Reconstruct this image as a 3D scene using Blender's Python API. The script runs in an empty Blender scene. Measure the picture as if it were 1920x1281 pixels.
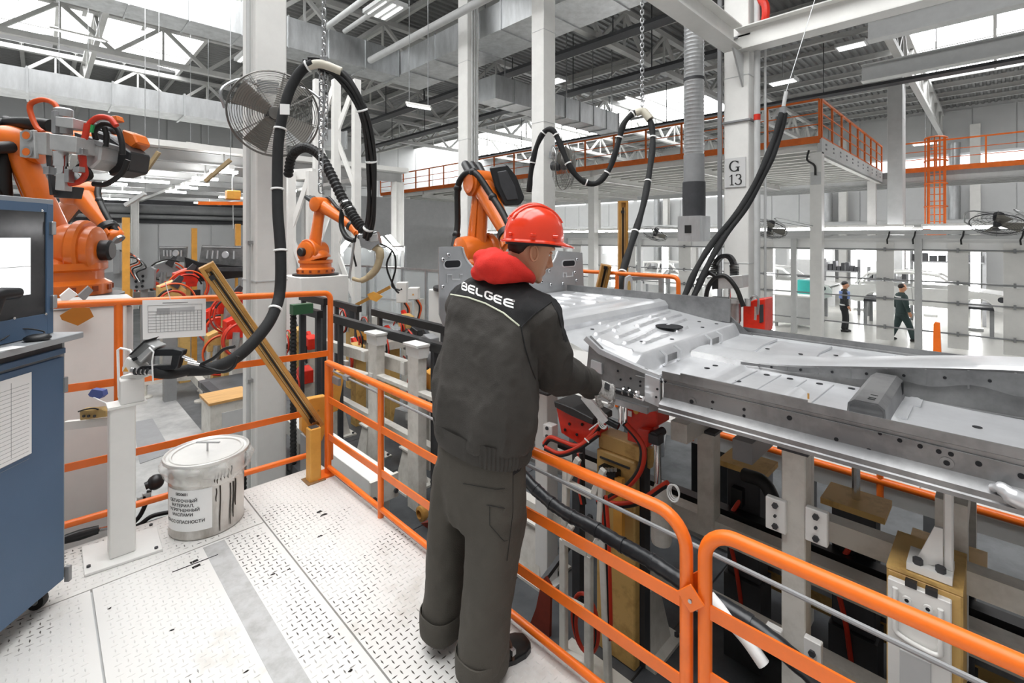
import bpy, bmesh, math, random
from mathutils import Vector, Matrix, noise
from mathutils.bvhtree import BVHTree
random.seed(7)
V = Vector
sc = bpy.context.scene
COL = sc.collection
# ---------------------------------------------------------------- camera
# world: X runs across the line (to the right and away), Y along the line (to the left and away),
# Z up; the operator platform is Z = 0, the hall floor Z = FZ
F_PX, CX, CY, EYE = 897.0, 960.0, 445.0, 1.65
YAW = math.radians(44.6)
SA, CA = math.sin(YAW), math.cos(YAW)
FZ = -1.55
cam = bpy.data.cameras.new('camera')
cam.sensor_width = 36.0
cam.lens = F_PX / 1920 * 36.0
cam.shift_y = (CY - 640.5) / 1920
cam.clip_start = 0.05
cam.clip_end = 300
cam_o = bpy.data.objects.new('camera', cam)
cam_o.location = (0, 0, EYE)
cam_o.rotation_euler = (math.pi / 2, 0, -YAW)
COL.objects.link(cam_o)
sc.camera = cam_o
# ---------------------------------------------------------------- light
w = bpy.data.worlds.new('overcast_sky')
sc.world = w
w.use_nodes = True
w.node_tree.nodes['Background'].inputs[0].default_value = (1.0, 1.0, 1.0, 1)
w.node_tree.nodes['Background'].inputs[1].default_value = 0.38
vs = sc.view_settings
vs.view_transform = 'Standard'
vs.look = 'None'
vs.exposure = -0.04
vs.gamma = 1.0
vs.use_curve_mapping = False
sc.cycles.use_denoising = True
sc.cycles.max_bounces = 6
sc.cycles.diffuse_bounces = 3
sc.cycles.glossy_bounces = 3
sc.cycles.transmission_bounces = 4
sc.cycles.transparent_max_bounces = 8
sc.cycles.sample_clamp_indirect = 4

def at(px, py, Z=None, X=None, Y=None, d=None):
    """surveying helper: the real place on a known plane seen at a photo position"""
    k = (px - CX) / F_PX
    ax = CA * k + SA
    ay = -SA * k + CA
    if Z is not None: d = (EYE - Z) * F_PX / (py - CY)
    elif X is not None: d = X / ax
    elif Y is not None: d = Y / ay
    return V((d * ax, d * ay, EYE - (py - CY) * d / F_PX))

# ---------------------------------------------------------------- mesh kit
def frame(d, up=None):
    d = d.normalized()
    up = V(up) if up is not None else V((0, 0, 1))
    if abs(d.dot(up)) > 0.98 * up.length: up = V((1, 0, 0)) if abs(d.x) < 0.9 else V((0, 1, 0))
    s = d.cross(up).normalized()
    u = s.cross(d).normalized()
    return s, u, d

class MB:
    def __init__(s): s.v = []; s.f = []
    def add(s, vs, fs):
        o = len(s.v)
        s.v += [V(p) for p in vs]
        s.f += [tuple(i + o for i in f) for f in fs]
        return s
    def box(s, lo, hi):
        x0, y0, z0 = lo; x1, y1, z1 = hi
        return s.add([(x0,y0,z0),(x1,y0,z0),(x1,y1,z0),(x0,y1,z0),(x0,y0,z1),(x1,y0,z1),(x1,y1,z1),(x0,y1,z1)],
                     [(0,3,2,1),(4,5,6,7),(0,1,5,4),(1,2,6,5),(2,3,7,6),(3,0,4,7)])
    def cbox(s, c, sz, R=None):
        c = V(c); R = R or Matrix.Identity(3)
        pts = [c + R @ V((sx*sz[0]/2, sy*sz[1]/2, sz_*sz[2]/2)) for sz_ in (-1,1) for sx, sy in ((-1,-1),(1,-1),(1,1),(-1,1))]
        return s.add(pts, [(0,3,2,1),(4,5,6,7),(0,1,5,4),(1,2,6,5),(2,3,7,6),(3,0,4,7)])
    def prof(s, p0, p1, poly, up=None, cap=True):
        p0, p1 = V(p0), V(p1)
        a, u, d = frame(p1 - p0, up)
        n = len(poly)
        vs = [p0 + a*x + u*y for x, y in poly] + [p1 + a*x + u*y for x, y in poly]
        fs = [(i, (i+1) % n, n + (i+1) % n, n + i) for i in range(n)]
        if cap: fs += [tuple(range(n))[::-1], tuple(range(n, 2*n))]
        return s.add(vs, fs)
    def bar(s, p0, p1, w, h=None, up=None):
        h = h or w
        return s.prof(p0, p1, [(-w/2,-h/2),(w/2,-h/2),(w/2,h/2),(-w/2,h/2)], up)
    def ibeam(s, p0, p1, w, h, t=0.012, up=None):
        a, b, c = w/2, h/2, t/2
        return s.prof(p0, p1, [(-a,-b),(a,-b),(a,-b+t),(c,-b+t),(c,b-t),(a,b-t),(a,b),(-a,b),(-a,b-t),(-c,b-t),(-c,-b+t),(-a,-b+t)], up)
    def ring(s, c, a, u, r, n):
        return [c + a*(r*math.cos(2*math.pi*i/n)) + u*(r*math.sin(2*math.pi*i/n)) for i in range(n)]
    def loft(s, rings, cap0=True, cap1=True, close=False):
        n = len(rings[0]); vs = [p for r in rings for p in r]; fs = []
        m = len(rings)
        for k in range(m if close else m - 1):
            k2 = (k + 1) % m
            for i in range(n):
                j = (i + 1) % n
                fs.append((k*n+i, k*n+j, k2*n+j, k2*n+i))
        if not close:
            if cap0: fs.append(tuple(range(n))[::-1])
            if cap1: fs.append(tuple((m-1)*n + i for i in range(n)))
        return s.add(vs, fs)
    def tube(s, pts, r, n=8, close=False, cap=True):
        pts = [V(p) for p in pts]; m = len(pts)
        rr = r if isinstance(r, (list, tuple)) else [r] * m
        d0 = (pts[1] - pts[0])
        a, u, _ = frame(d0)
        rings = []
        pd = d0.normalized()
        for i, p in enumerate(pts):
            if close: d = pts[(i+1) % m] - pts[i-1]
            else: d = pts[min(i+1, m-1)] - pts[max(i-1, 0)]
            d = d.normalized() if d.length > 1e-9 else pd
            q = pd.rotation_difference(d)
            a = q @ a; u = q @ u; pd = d
            rings.append(s.ring(p, a, u, rr[i], n))
        return s.loft(rings, cap, cap, close)
    def cyl(s, p0, p1, r, n=16, r2=None):
        return s.tube([p0, p1], [r, r if r2 is None else r2], n)
    def lathe(s, prof, o=(0,0,0), ax=(0,0,1), n=24, up=None):
        o = V(o); a, u, d = frame(V(ax), up)
        rings = [s.ring(o + d*z, a, u, max(r, 1e-4), n) for r, z in prof]
        return s.loft(rings)
    def ball(s, c, r, n=16, m=8, sc_=(1,1,1)):
        c = V(c); rings = []
        for k in range(m + 1):
            t = -math.pi/2 + math.pi*k/m
            rr = max(r*math.cos(t), 1e-4)
            rings.append([c + V((rr*math.cos(2*math.pi*i/n)*sc_[0], rr*math.sin(2*math.pi*i/n)*sc_[1], r*math.sin(t)*sc_[2])) for i in range(n)])
        return s.loft(rings)
    def plate(s, poly, th):
        poly = [V(p) for p in poly]; th = V(th); n = len(poly)
        vs = poly + [p + th for p in poly]
        fs = [tuple(range(n))[::-1], tuple(range(n, 2*n))] + [(i, (i+1) % n, n + (i+1) % n, n+i) for i in range(n)]
        return s.add(vs, fs)
    def xf(s, M):
        s.v = [M @ p for p in s.v]; return s

def cr(pts, k=6, close=False):
    """Catmull-Rom smoothing of a path"""
    P = [V(p) for p in pts]; out = []
    n = len(P)
    for i in range(n if close else n - 1):
        p0 = P[i-1] if (i > 0 or close) else P[0]*2 - P[1]
        p1 = P[i]; p2 = P[(i+1) % n]
        p3 = P[(i+2) % n] if (i + 2 < n or close) else P[-1]*2 - P[-2]
        for j in range(k):
            t = j / k
            out.append(0.5*((2*p1) + (p2-p0)*t + (2*p0-5*p1+4*p2-p3)*t*t + (3*p1-p0-3*p2+p3)*t**3))
    if not close: out.append(P[-1])
    return out

ORG = {}
def obj(name, mb, mat, parent=None, sm=35, bevel=0, kind=None, label=None, cat=None, group=None, seg=1):
    me = bpy.data.meshes.new(name)
    if parent is not None: org = ORG[parent]
    else:
        xs = [p.x for p in mb.v]; ys = [p.y for p in mb.v]; zs = [p.z for p in mb.v]
        org = V(((min(xs)+max(xs))/2, (min(ys)+max(ys))/2, min(zs)))
    me.from_pydata([p - org for p in mb.v], [], mb.f)
    bm = bmesh.new(); bm.from_mesh(me)
    bmesh.ops.recalc_face_normals(bm, faces=bm.faces)
    if bevel:
        es = [e for e in bm.edges if len(e.link_faces) == 2 and e.calc_face_angle(0) > 0.6]
        bmesh.ops.bevel(bm, geom=es, offset=bevel, segments=seg, affect='EDGES', profile=0.5, clamp_overlap=True)
    bm.to_mesh(me); bm.free()
    if sm:
        me.shade_smooth()
        me.set_sharp_from_angle(angle=math.radians(sm))
    if mat: me.materials.append(mat)
    o = bpy.data.objects.new(name, me)
    COL.objects.link(o)
    ORG[o] = org
    if parent is not None: o.parent = parent
    else: o.location = org
    tag(o, label, cat, group, kind)
    return o

def tag(o, label=None, cat=None, group=None, kind=None):
    if label: o['label'] = label
    if cat: o['category'] = cat
    if group: o['group'] = group
    if kind: o['kind'] = kind
    return o

def thing(name, label, cat, loc=(0,0,0), group=None):
    o = bpy.data.objects.new(name, None)
    o.empty_display_size = 0.1
    COL.objects.link(o)
    o.location = loc
    ORG[o] = V(loc)
    return tag(o, label, cat, group)

def struct(name, mb, mat, **k):
    return obj(name, mb, mat, kind='structure', **k)

def copy_tree(o, parent=None, loc=None, rz=None, label=None):
    c = o.copy(); COL.objects.link(c)
    ORG[c] = ORG[o]
    if parent is not None: c.parent = parent
    if loc is not None: c.location = loc
    if rz is not None: c.rotation_euler = (0, 0, rz)
    if label: c['label'] = label
    for ch in list(o.children): copy_tree(ch, c)
    return c

# ---------------------------------------------------------------- materials
def C(h):
    h = h.lstrip('#')
    def lin(c):
        c /= 255
        return c/12.92 if c <= 0.04045 else ((c+0.055)/1.055)**2.4
    return tuple(lin(int(h[i:i+2], 16)) for i in (0, 2, 4)) + (1,)

MATS = {}
def mat(name, col, rough=0.5, metal=0.0, var=0.12, vs_=4.0, bump=0.0, bs=60.0, col2=None, lo=0.4, hi=0.65, coat=0.0, stretch=None, spec=0.5):
    if name in MATS: return MATS[name]
    m = bpy.data.materials.new(name); MATS[name] = m
    m.use_nodes = True
    nt = m.node_tree; N = nt.nodes; L = nt.links
    b = N['Principled BSDF']
    tc = N.new('ShaderNodeTexCoord')
    src = tc.outputs['Object']
    if stretch:
        mp = N.new('ShaderNodeMapping'); mp.inputs['Scale'].default_value = stretch
        L.new(src, mp.inputs['Vector']); src = mp.outputs[0]
    nz = N.new('ShaderNodeTexNoise')
    nz.inputs['Scale'].default_value = vs_; nz.inputs['Detail'].default_value = 5; nz.inputs['Roughness'].default_value = 0.65
    L.new(src, nz.inputs['Vector'])
    rp = N.new('ShaderNodeValToRGB')
    c1 = C(col)
    c2 = C(col2) if col2 else tuple(x*(1-var) for x in c1[:3]) + (1,)
    c3 = c1 if col2 else tuple(min(1, x*(1+var*0.5)) for x in c1[:3]) + (1,)
    rp.color_ramp.elements[0].position = lo if col2 else 0.3; rp.color_ramp.elements[0].color = c2
    rp.color_ramp.elements[1].position = hi if col2 else 0.7; rp.color_ramp.elements[1].color = c3
    L.new(nz.outputs['Fac'], rp.inputs['Fac'])
    L.new(rp.outputs['Color'], b.inputs['Base Color'])
    b.inputs['Roughness'].default_value = rough
    b.inputs['Metallic'].default_value = metal
    b.inputs['Specular IOR Level'].default_value = spec
    if coat: b.inputs['Coat Weight'].default_value = coat; b.inputs['Coat Roughness'].default_value = 0.08
    if bump:
        n2 = N.new('ShaderNodeTexNoise'); n2.inputs['Scale'].default_value = bs; n2.inputs['Detail'].default_value = 3
        L.new(src, n2.inputs['Vector'])
        bp = N.new('ShaderNodeBump'); bp.inputs['Strength'].default_value = bump; bp.inputs['Distance'].default_value = 0.01
        L.new(n2.outputs['Fac'], bp.inputs['Height']); L.new(bp.outputs['Normal'], b.inputs['Normal'])
    return m

def emat(name, col, st):
    if name in MATS: return MATS[name]
    m = bpy.data.materials.new(name); MATS[name] = m
    m.use_nodes = True
    nt = m.node_tree
    b = nt.nodes['Principled BSDF']
    b.inputs['Base Color'].default_value = C(col)
    b.inputs['Emission Color'].default_value = C(col)
    b.inputs['Emission Strength'].default_value = st
    return m

WHITE = mat('white_paint', '#e9e8e4', 0.45, var=0.06, vs_=3)
WHITE2 = mat('white_machine_paint', '#dedbd3', 0.5, col2='#c2beb4', lo=0.3, hi=0.55, vs_=6)
LGREY = mat('light_grey_paint', '#c9cac9', 0.5, var=0.08)
GREYP = mat('grey_steel_paint', '#8d8e8f', 0.5, var=0.15)
DGREY = mat('dark_grey_steel', '#3b3c3f', 0.55, var=0.25, vs_=8)
BLACK = mat('black_rubber', '#141414', 0.5, var=0.3, vs_=20)
BLACKP = mat('black_plastic', '#1c1d1f', 0.4, var=0.25, vs_=12)
ORANGE = mat('orange_rail_paint', '#f5741b', 0.38, var=0.12, vs_=7, coat=0.15)
ORNG2 = mat('orange_rail_worn', '#f5741b', 0.42, col2='#8f4a22', lo=0.27, hi=0.3, vs_=9)
ROBO = mat('robot_orange', '#df6d19', 0.35, var=0.15, vs_=3, coat=0.25)
MEZZO = mat('mezzanine_orange', '#de6a14', 0.5, var=0.15)
GALV = mat('galvanised_sheet', '#c7c9ca', 0.38, metal=0.75, var=0.22, vs_=5, stretch=(1, 1, 0.25))
STEEL = mat('bare_steel', '#b9babb', 0.3, metal=0.9, var=0.2, vs_=10)
SHEET = mat('pressed_sheet_steel', '#dadbdd', 0.28, metal=0.5, var=0.16, vs_=3)
CHROME = mat('bright_metal', '#e3e3e3', 0.18, metal=1.0, var=0.1)
BEIGE = mat('tan_machine_paint', '#d2ac68', 0.5, col2='#a98345', lo=0.3, hi=0.5, vs_=7)
YELLOW = mat('yellow_ochre_paint', '#e3a548', 0.45, var=0.15, vs_=6)
GOLD = mat('gold_profile', '#c2904a', 0.38, metal=0.35, var=0.15, vs_=8)
RED = mat('red_clamp_paint', '#df2d16', 0.4, var=0.25, vs_=9)
BLUE = mat('blue_cabinet_paint', '#4f6884', 0.5, var=0.1, vs_=2, bump=0.08, bs=400)
PAPER = mat('paper', '#f4f4f2', 0.8, var=0.02)
INK = mat('printing_ink', '#2a2a2a', 0.8, var=0.1)
# ================================================================ SETTING
CONC = mat('concrete_floor', '#b3b3b1', 0.55, col2='#8b8b8a', lo=0.35, hi=0.6, vs_=1.3, bump=0.1, bs=30)
CONC2 = mat('dark_line_floor', '#6d6f71', 0.5, col2='#47494b', lo=0.35, hi=0.62, vs_=1.6)
EPOXY = mat('white_epoxy_floor', '#dcdbd4', 0.22, var=0.08, vs_=0.8)
struct('floor', MB().box((-14, 3.6, FZ-0.2), (1.9, 46, FZ)), CONC, sm=0)
struct('floor_line', MB().box((-14, -6, FZ-0.2), (1.9, 3.6, FZ)).box((1.9, -6, FZ-0.2), (9.5, 46, FZ)), CONC2, sm=0)
struct('floor_hall', MB().box((9.5, -12, FZ-0.2), (46, 46, FZ)), EPOXY, sm=0)
# walls far away
WALLP = mat('wall_panel', '#d3d4d4', 0.6, var=0.06, vs_=0.7)
wr = struct('wall_right', MB().box((44, -12, FZ), (44.3, 46, 12)), WALLP, sm=0)
for k in range(28):
    y0 = -11 + k * 2.03
    for j, (z0, z1) in enumerate(((FZ+0.1, 1.9), (1.95, 5.2), (7.3, 10.2))):
        obj('wall_panel', MB().box((43.93, y0, z0), (44.0, y0 + 1.98, z1)), WALLP, wr, sm=0)
SKYGLASS = emat('daylit_glazing', '#fbfcff', 1.6)
for k in range(9):
    y0 = -10 + k * 6.1
    obj('window_pane', MB().box((43.9, y0, 5.35), (43.97, y0 + 5.6, 7.15)), SKYGLASS, wr, sm=0)
wl = struct('wall_left', MB().box((-14, 40, FZ), (44, 40.3, 12)), WALLP, sm=0)
for k in range(29):
    x0 = -13.8 + k * 2.0
    for z0, z1 in ((FZ+0.1, 2.4), (2.45, 6.0), (6.05, 10.2)):
        obj('wall_panel', MB().box((x0, 39.93, z0), (x0 + 1.95, 40.0, z1)), WALLP, wl, sm=0)

# ---------------------------------------------------------------- roof
DECK = mat('roof_sheet_steel', '#8a8b8a', 0.5, metal=0.2, var=0.12, vs_=1.5)
TRUSS = mat('truss_paint', '#cacac7', 0.5, var=0.08)
SKYL = emat('skylight_glazing', '#fdfeff', 6.0)
RZ = 10.4
STRIPS = [(-14, -4.2), (5.2, 26.0), (35.0, 44.0)]
def corrug(x0, x1, y0, y1):
    mb = MB(); p = 0.3; n = int((y1 - y0) / p); L_ = []
    for i in range(n):
        y = y0 + i * p
        L_ += [(y, RZ), (y + 0.1, RZ), (y + 0.14, RZ + 0.07), (y + 0.26, RZ + 0.07)]
    vs_ = []
    for y, z in L_: vs_ += [(x0, y, z), (x1, y, z)]
    mb.add(vs_, [(2*i, 2*i+1, 2*i+3, 2*i+2) for i in range(len(L_)-1)])
    return mb
ceil = struct('ceiling', corrug(*STRIPS[1], -3, 40), DECK, sm=0)
for s in (0, 2): obj('roof_sheet', corrug(*STRIPS[s], -3, 40), DECK, ceil, sm=0)
obj('roof_sheet', corrug(26.0, 35.0, 3.14, 12.35), DECK, ceil, sm=0)
obj('roof_sheet', corrug(-4.2, 5.2, 15.42, 24.63), DECK, ceil, sm=0)
obj('roof_sheet', corrug(-4.2, 5.2, 30.77, 40), DECK, ceil, sm=0)
for x in (-2.4, -.6, 1.2, 3.0): obj('purlin', MB().ibeam((x, 30.77, RZ - 0.14), (x, 40, RZ - 0.14), 0.14, 0.26), TRUSS, ceil, sm=0)
for x in (-2.4, -.6, 1.2, 3.0): obj('purlin', MB().ibeam((x, 15.42, RZ - 0.14), (x, 24.63, RZ - 0.14), 0.14, 0.26), TRUSS, ceil, sm=0)
for x in (28.2, 30.5, 32.8): obj('purlin', MB().ibeam((x, 3.14, RZ - 0.14), (x, 12.35, RZ - 0.14), 0.14, 0.26), TRUSS, ceil, sm=0)
for x0, x1 in ((-4.2, 5.2), (26.0, 35.0)):
    xm = (x0 + x1) / 2
    for k in range(14):
        y0 = -3 + k * 3.07
        if x0 > 20 and 3.0 < y0 < 12: continue
        if x0 < 0 and (15.0 < y0 < 22 or y0 > 30): continue  # left panes before the gap are out of view, kept for their light
        for a, b in ((x0, xm), (xm, x1)):
            za, zb = (RZ + 0.1, RZ + 0.6) if a == x0 else (RZ + 0.6, RZ + 0.1)
            obj('skylight_pane', MB().plate([(a + .05, y0 + .05, za), (b - .05, y0 + .05, zb), (b - .05, y0 + 3.0, zb), (a + .05, y0 + 3.0, za)], (0, 0, .04)), SKYL, ceil, sm=0)
        obj('glazing_bar', MB().bar((x0, y0, RZ), (x1, y0, RZ), 0.09, 0.16), TRUSS, ceil, sm=0)
    for x in (x0, xm, x1):
        obj('lantern_kerb', MB().bar((x, -3, RZ + (0.45 if x == xm else 0)), (x, 40, RZ + (0.45 if x == xm else 0)), 0.14, 0.3), TRUSS, ceil, sm=0)
for x in [-12, -9, -6.5] + [7.4 + 2.6 * k for k in range(7)] + [36.5 + 2.4*k for k in range(3)]:
    obj('purlin', MB().ibeam((x, -3, RZ - 0.14), (x, 40, RZ - 0.14), 0.14, 0.26), TRUSS, ceil, sm=0)
GIRD = [2.65, 9.75, 16.8, 23.4, 30.4]
for gi, y in enumerate(GIRD):
    t = obj('roof_truss', MB().bar((-14, y, 8.6), (44, y, 8.6), 0.24, 0.2).bar((-14, y, RZ-0.36), (44, y, RZ-0.36), 0.24, 0.2), TRUSS, ceil, sm=0)
    for k in range(19):
        x = -13 + k * 3.0
        for a, b, wd in (((x, 8.65), (x + 1.5, RZ-0.4), .13), ((x + 3.0, 8.65), (x + 1.5, RZ-0.4), .13), ((x + 1.5, 8.65), (x + 1.5, RZ-0.4), .07)):
            obj('brace', MB().bar((a[0], y, a[1]), (b[0], y, b[1]), wd), TRUSS, t, sm=0)
for x in (-8, 1.5, 11.6, 20.5):
    t = obj('roof_truss', MB().bar((x, -3, 8.9), (x, 40, 8.9), 0.16, 0.16).bar((x, -3, RZ-0.35), (x, 40, RZ-0.35), 0.16, 0.16), TRUSS, ceil, sm=0)
    for k in range(12):
        y = -2.6 + k * 3.55
        for a, b in (((y, 8.9), (y + 1.77, RZ-0.4)), ((y + 3.55, 8.9), (y + 1.77, RZ-0.4))):
            obj('brace', MB().bar((x, a[0], a[1]), (x, b[0], b[1]), .1), TRUSS, t, sm=0)

# ---------------------------------------------------------------- columns
def column(name, label, x, y, sx, sy, z1=9.0, m=WHITE):
    t = thing(name, label, 'column', (x + sx/2, y + sy/2, FZ))
    obj('base_plate', MB().box((x-.1, y-.1, FZ), (x+sx+.1, y+sy+.1, FZ+.03)), LGREY, t, sm=0)
    f = 0.03   # two channel flanges with a recessed seam on the faces that show
    mb = MB().box((x, y, FZ+.03), (x+sx, y+sy, z1))
    obj('shaft', mb, m, t, sm=0, bevel=.012)
    for zz in (1.2, 4.4, 6.6): obj('splice_plate', MB().box((x-.006, y-.006, zz), (x+sx+.006, y+sy+.006, zz+.012)), LGREY, t, sm=0)
    return t
colA = column('steel_column', 'broad white column behind the left railing carrying the big cage fan', 1.536, 5.2, .295, .45)
obj('conduit', MB().cyl((1.50, 5.32, FZ), (1.50, 5.32, 8.8), .022, 8), LGREY, colA)
for z in (0.2, 1.6, 3.0, 4.4, 5.8): obj('pipe_clip', MB().cbox((1.515, 5.32, z), (.06, .07, .03)), STEEL, colA, sm=0)
colB = column('steel_column', 'white column with vertical conduits left of the two central columns', 8.5, 10.4, .42, .42)
for i in range(3): obj('conduit', MB().cyl((8.64 + .09*i, 10.36, FZ), (8.64 + .09*i, 10.36, 9), .025, 8), LGREY, colB)
colC = column('steel_column', 'plain white column directly above the red helmet', 8.5, 7.55, .43, .4)
colD = column('steel_column', 'white column marked with a letter and number sign', 8.5, 2.94, .41, .41)
obj('edge_angle', MB().bar((8.45, 3.4, FZ), (8.45, 3.4, 9), .06), GREYP, colD, sm=0)
for z in (3.62, 5.05): obj('collar', MB().box((8.46, 2.9, z), (8.95, 3.39, z+.03)), GREYP, colD, sm=0)
pip = obj('standpipe', MB().cyl((8.6, 2.84, FZ), (8.6, 2.84, 9), .05, 12), LGREY, colD)
obj('red_band', MB().cyl((8.6, 2.84, 3.62), (8.6, 2.84, 3.72), .055, 12), RED, colD)
obj('red_bend', MB().tube(cr([(8.6, 2.84, 5.05), (8.6, 2.78, 5.16), (8.56, 2.70, 5.28), (8.56, 2.70, 5.5), (8.6, 2.80, 5.66), (8.6, 2.84, 5.8)], 5), .062, 10), RED, colD)
obj('thin_conduit', MB().cyl((8.75, 2.76, FZ), (8.75, 2.76, 9), .02, 8), LGREY, colD)
# runway beams fixed to the signed column
obj('bracket', MB().plate([(8.5, 3.02, 4.75), (8.5, 3.02, 4.2), (8.05, 3.02, 4.75)], (0, .03, 0)), LGREY, colD, sm=0)
sol = obj('runway_beam', MB().ibeam((8.47, 3.1, 4.98), (8.47, -3.2, 4.98), .3, .38, .02), WHITE, None, sm=0, label='white runway beam running from the signed column towards the upper right', cat='beam')
obj('runway_beam', MB().ibeam((8.30, 3.12, 4.98), (1.6, 3.12, 4.98), .3, .38, .02), WHITE, None, sm=0, label='white runway beam reaching from the signed column over the line', cat='beam')
# sign on the column: thick and thin stroked figures
SIGNG = mat('grey_sign_face', '#cfcfce', 0.6, var=0.03)
sg = thing('column_sign', 'grey sign reading G 13 on the white column', 'sign', (8.48, 3.14, 2.3))
def onface(y, z): return V((8.468, y, z))
y_l, y_r = at(1359, 330, X=8.48).y, at(1398, 330, X=8.48).y
zt, zb = at(1378, 296, X=8.48).z, at(1378, 351, X=8.48).z
obj('board', MB().box((8.474, y_r, zb), (8.498, y_l, zt)), SIGNG, sg, sm=0)
def glyph(name, strokes, y0, z0, sx, sz, mat_, par, x=8.466):
    mb = MB()
    for st in strokes:
        L_, R_ = [], []
        P = [V((0, p[0]*sx, p[1]*sz)) for p in st]; W = [p[2]*sx for p in st]
        for i, p in enumerate(P):
            d = (P[min(i+1, len(P)-1)] - P[max(i-1, 0)]).normalized()
            nrm = V((0, -d.z, d.y)) * W[i] / 2
            L_.append(p + nrm); R_.append(p - nrm)
        n = len(P)
        for dx in (0, 0.006):
            pass
        vs_ = [V((x, y0 - q.y, z0 + q.z)) for q in L_ + R_] + [V((x+.006, y0 - q.y, z0 + q.z)) for q in L_ + R_]
        fs = []
        for i in range(n-1):
            fs += [(i, i+1, n+i+1, n+i), (2*n+i, 3*n+i, 3*n+i+1, 2*n+i+1), (i, 2*n+i, 2*n+i+1, i+1), (n+i, n+i+1, 3*n+i+1, 3*n+i)]
        fs += [(0, n, 3*n, 2*n), (n-1, 3*n-1, 4*n-1, 2*n-1)]
        mb.add(vs_, fs)
    return obj(name, mb, mat_, par, sm=0)
def arc(cx, cy, rx, ry, a0, a1, n, wf):
    out = []
    for i in range(n+1):
        a = math.radians(a0 + (a1-a0)*i/n)
        out.append((cx + rx*math.cos(a), cy + ry*math.sin(a), wf(a)))
    return out
wfat = lambda a: 0.05 + 0.10*abs(math.cos(a))
S_ = (y_l - y_r)
Gs = [arc(.5, .5, .42, .46, 48, 330, 22, wfat), [(.83, .30, .12), (.86, .02, .12)], [(.62, .40, .05), (1.0, .40, .05)], [(.83, .42, .13), (.83, .16, .13)], [(.84, .93, .04), (.84, .70, .04)]]
hz = (zt - zb)
glyph('letter', Gs, y_l - S_*.22, zb + hz*.53, S_*.52, hz*.38, INK, sg)
glyph('digit', [[(.3, .0, .12), (.3, .97, .12)], [(.08, .80, .05), (.3, .96, .07)], [(.08, .01, .05), (.52, .01, .05)]], y_l - S_*.22, zb + hz*.08, S_*.44, hz*.36, INK, sg)
glyph('digit', [arc(.4, .75, .30, .22, 150, -90, 12, wfat), arc(.4, .27, .36, .27, 90, -160, 14, wfat)], y_l - S_*.50, zb + hz*.08, S_*.40, hz*.36, INK, sg)
# spiral ventilation riser beside the column
vr = thing('spiral_duct', 'round spiral ventilation riser beside the column with the sign', 'duct', (8.2, 3.75, 1.6))
prof = []
z = 2.2
while z < 9.2:
    prof += [(.166, z), (.166, z+.055), (.172, z+.06), (.172, z+.066)]; z += .068
obj('pipe', MB().lathe(prof, (8.2, 3.75, 0), n=24), GALV, vr, sm=60)
obj('lower_sleeve', MB().lathe([(.175, 1.98), (.175, 2.6), (.182, 2.6), (.182, 2.64), (.175, 2.64), (.175, 3.1)], (8.2, 3.75, 0), n=24), GREYP, vr)
obj('grey_wrap', MB().lathe([(.19, 2.02), (.195, 2.3), (.192, 2.62)], (8.2, 3.75, 0), n=24), DGREY, vr)
obj('inlet_box', MB().box((7.99, 3.55, 1.58), (8.41, 3.95, 2.02)), GALV, vr, sm=0)
obj('inlet_opening', MB().box((7.985, 3.70, 1.72), (7.99, 3.82, 1.86)), BLACK, vr, sm=0)
for z in (4.4, 6.4): obj('clamp_band', MB().lathe([(.178, z), (.178, z+.05)], (8.2, 3.75, 0), n=24), DGREY, vr)

# ---------------------------------------------------------------- ducts under the roof
def duct(name, label, p0, p1, w_, h_, seg, drop=None):
    p0, p1 = V(p0), V(p1); n = max(1, round((p1-p0).length/seg)); t = thing(name, label, 'air duct', (p0+p1)/2)
    for i in range(n):
        a = p0.lerp(p1, i/n); b = p0.lerp(p1, (i+1)/n)
        d = (b-a).normalized()*0.012
        s = obj('duct_section', MB().bar(a+d, b-d, w_, h_), GALV, t, sm=0)
        obj('flange', MB().bar(b-d*1.5, b+d*1.5, w_+.07, h_+.07), GALV, s, sm=0)
    return t
duct('ventilation_duct', 'large square air duct crossing behind the hose loop', (-6, 15.5, 7.85), (9.1, 15.5, 7.85), 1.0, .92, 1.25)
duct('ventilation_duct', 'air duct branch running towards the viewer from the large duct corner', (9.9, 16.0, 7.85), (9.9, 5.0, 7.85), 1.5, .8, 1.6)
db = duct('ventilation_duct', 'long square air duct high above the left robot', (-9, 13.4, 4.66), (3.6, 13.4, 4.66), .8, .44, 1.3)
duct('ventilation_duct', 'short offset duct end with a bend above the left robot', (4.15, 13.4, 4.42), (6.2, 13.4, 4.42), .8, .44, 1.0)
obj('duct_elbow', MB().prof((3.6, 13.4, 4.66), (4.12, 13.4, 4.42), [(-.4,-.22),(.4,-.22),(.4,.22),(-.4,.22)]), GALV, db, sm=0)
dc_ = duct('ventilation_duct', 'ribbed air duct behind the second hose loop', (10.8, 12.2, 6.7), (18.2, 12.2, 6.7), .9, .8, .95)
for x_ in (11.2, 14.5, 17.6):
    for y_ in (11.7, 12.7): obj('hanger', MB().bar((x_, y_, 7.1), (x_, y_, RZ+.02), .03), STEEL, dc_, sm=0)
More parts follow.
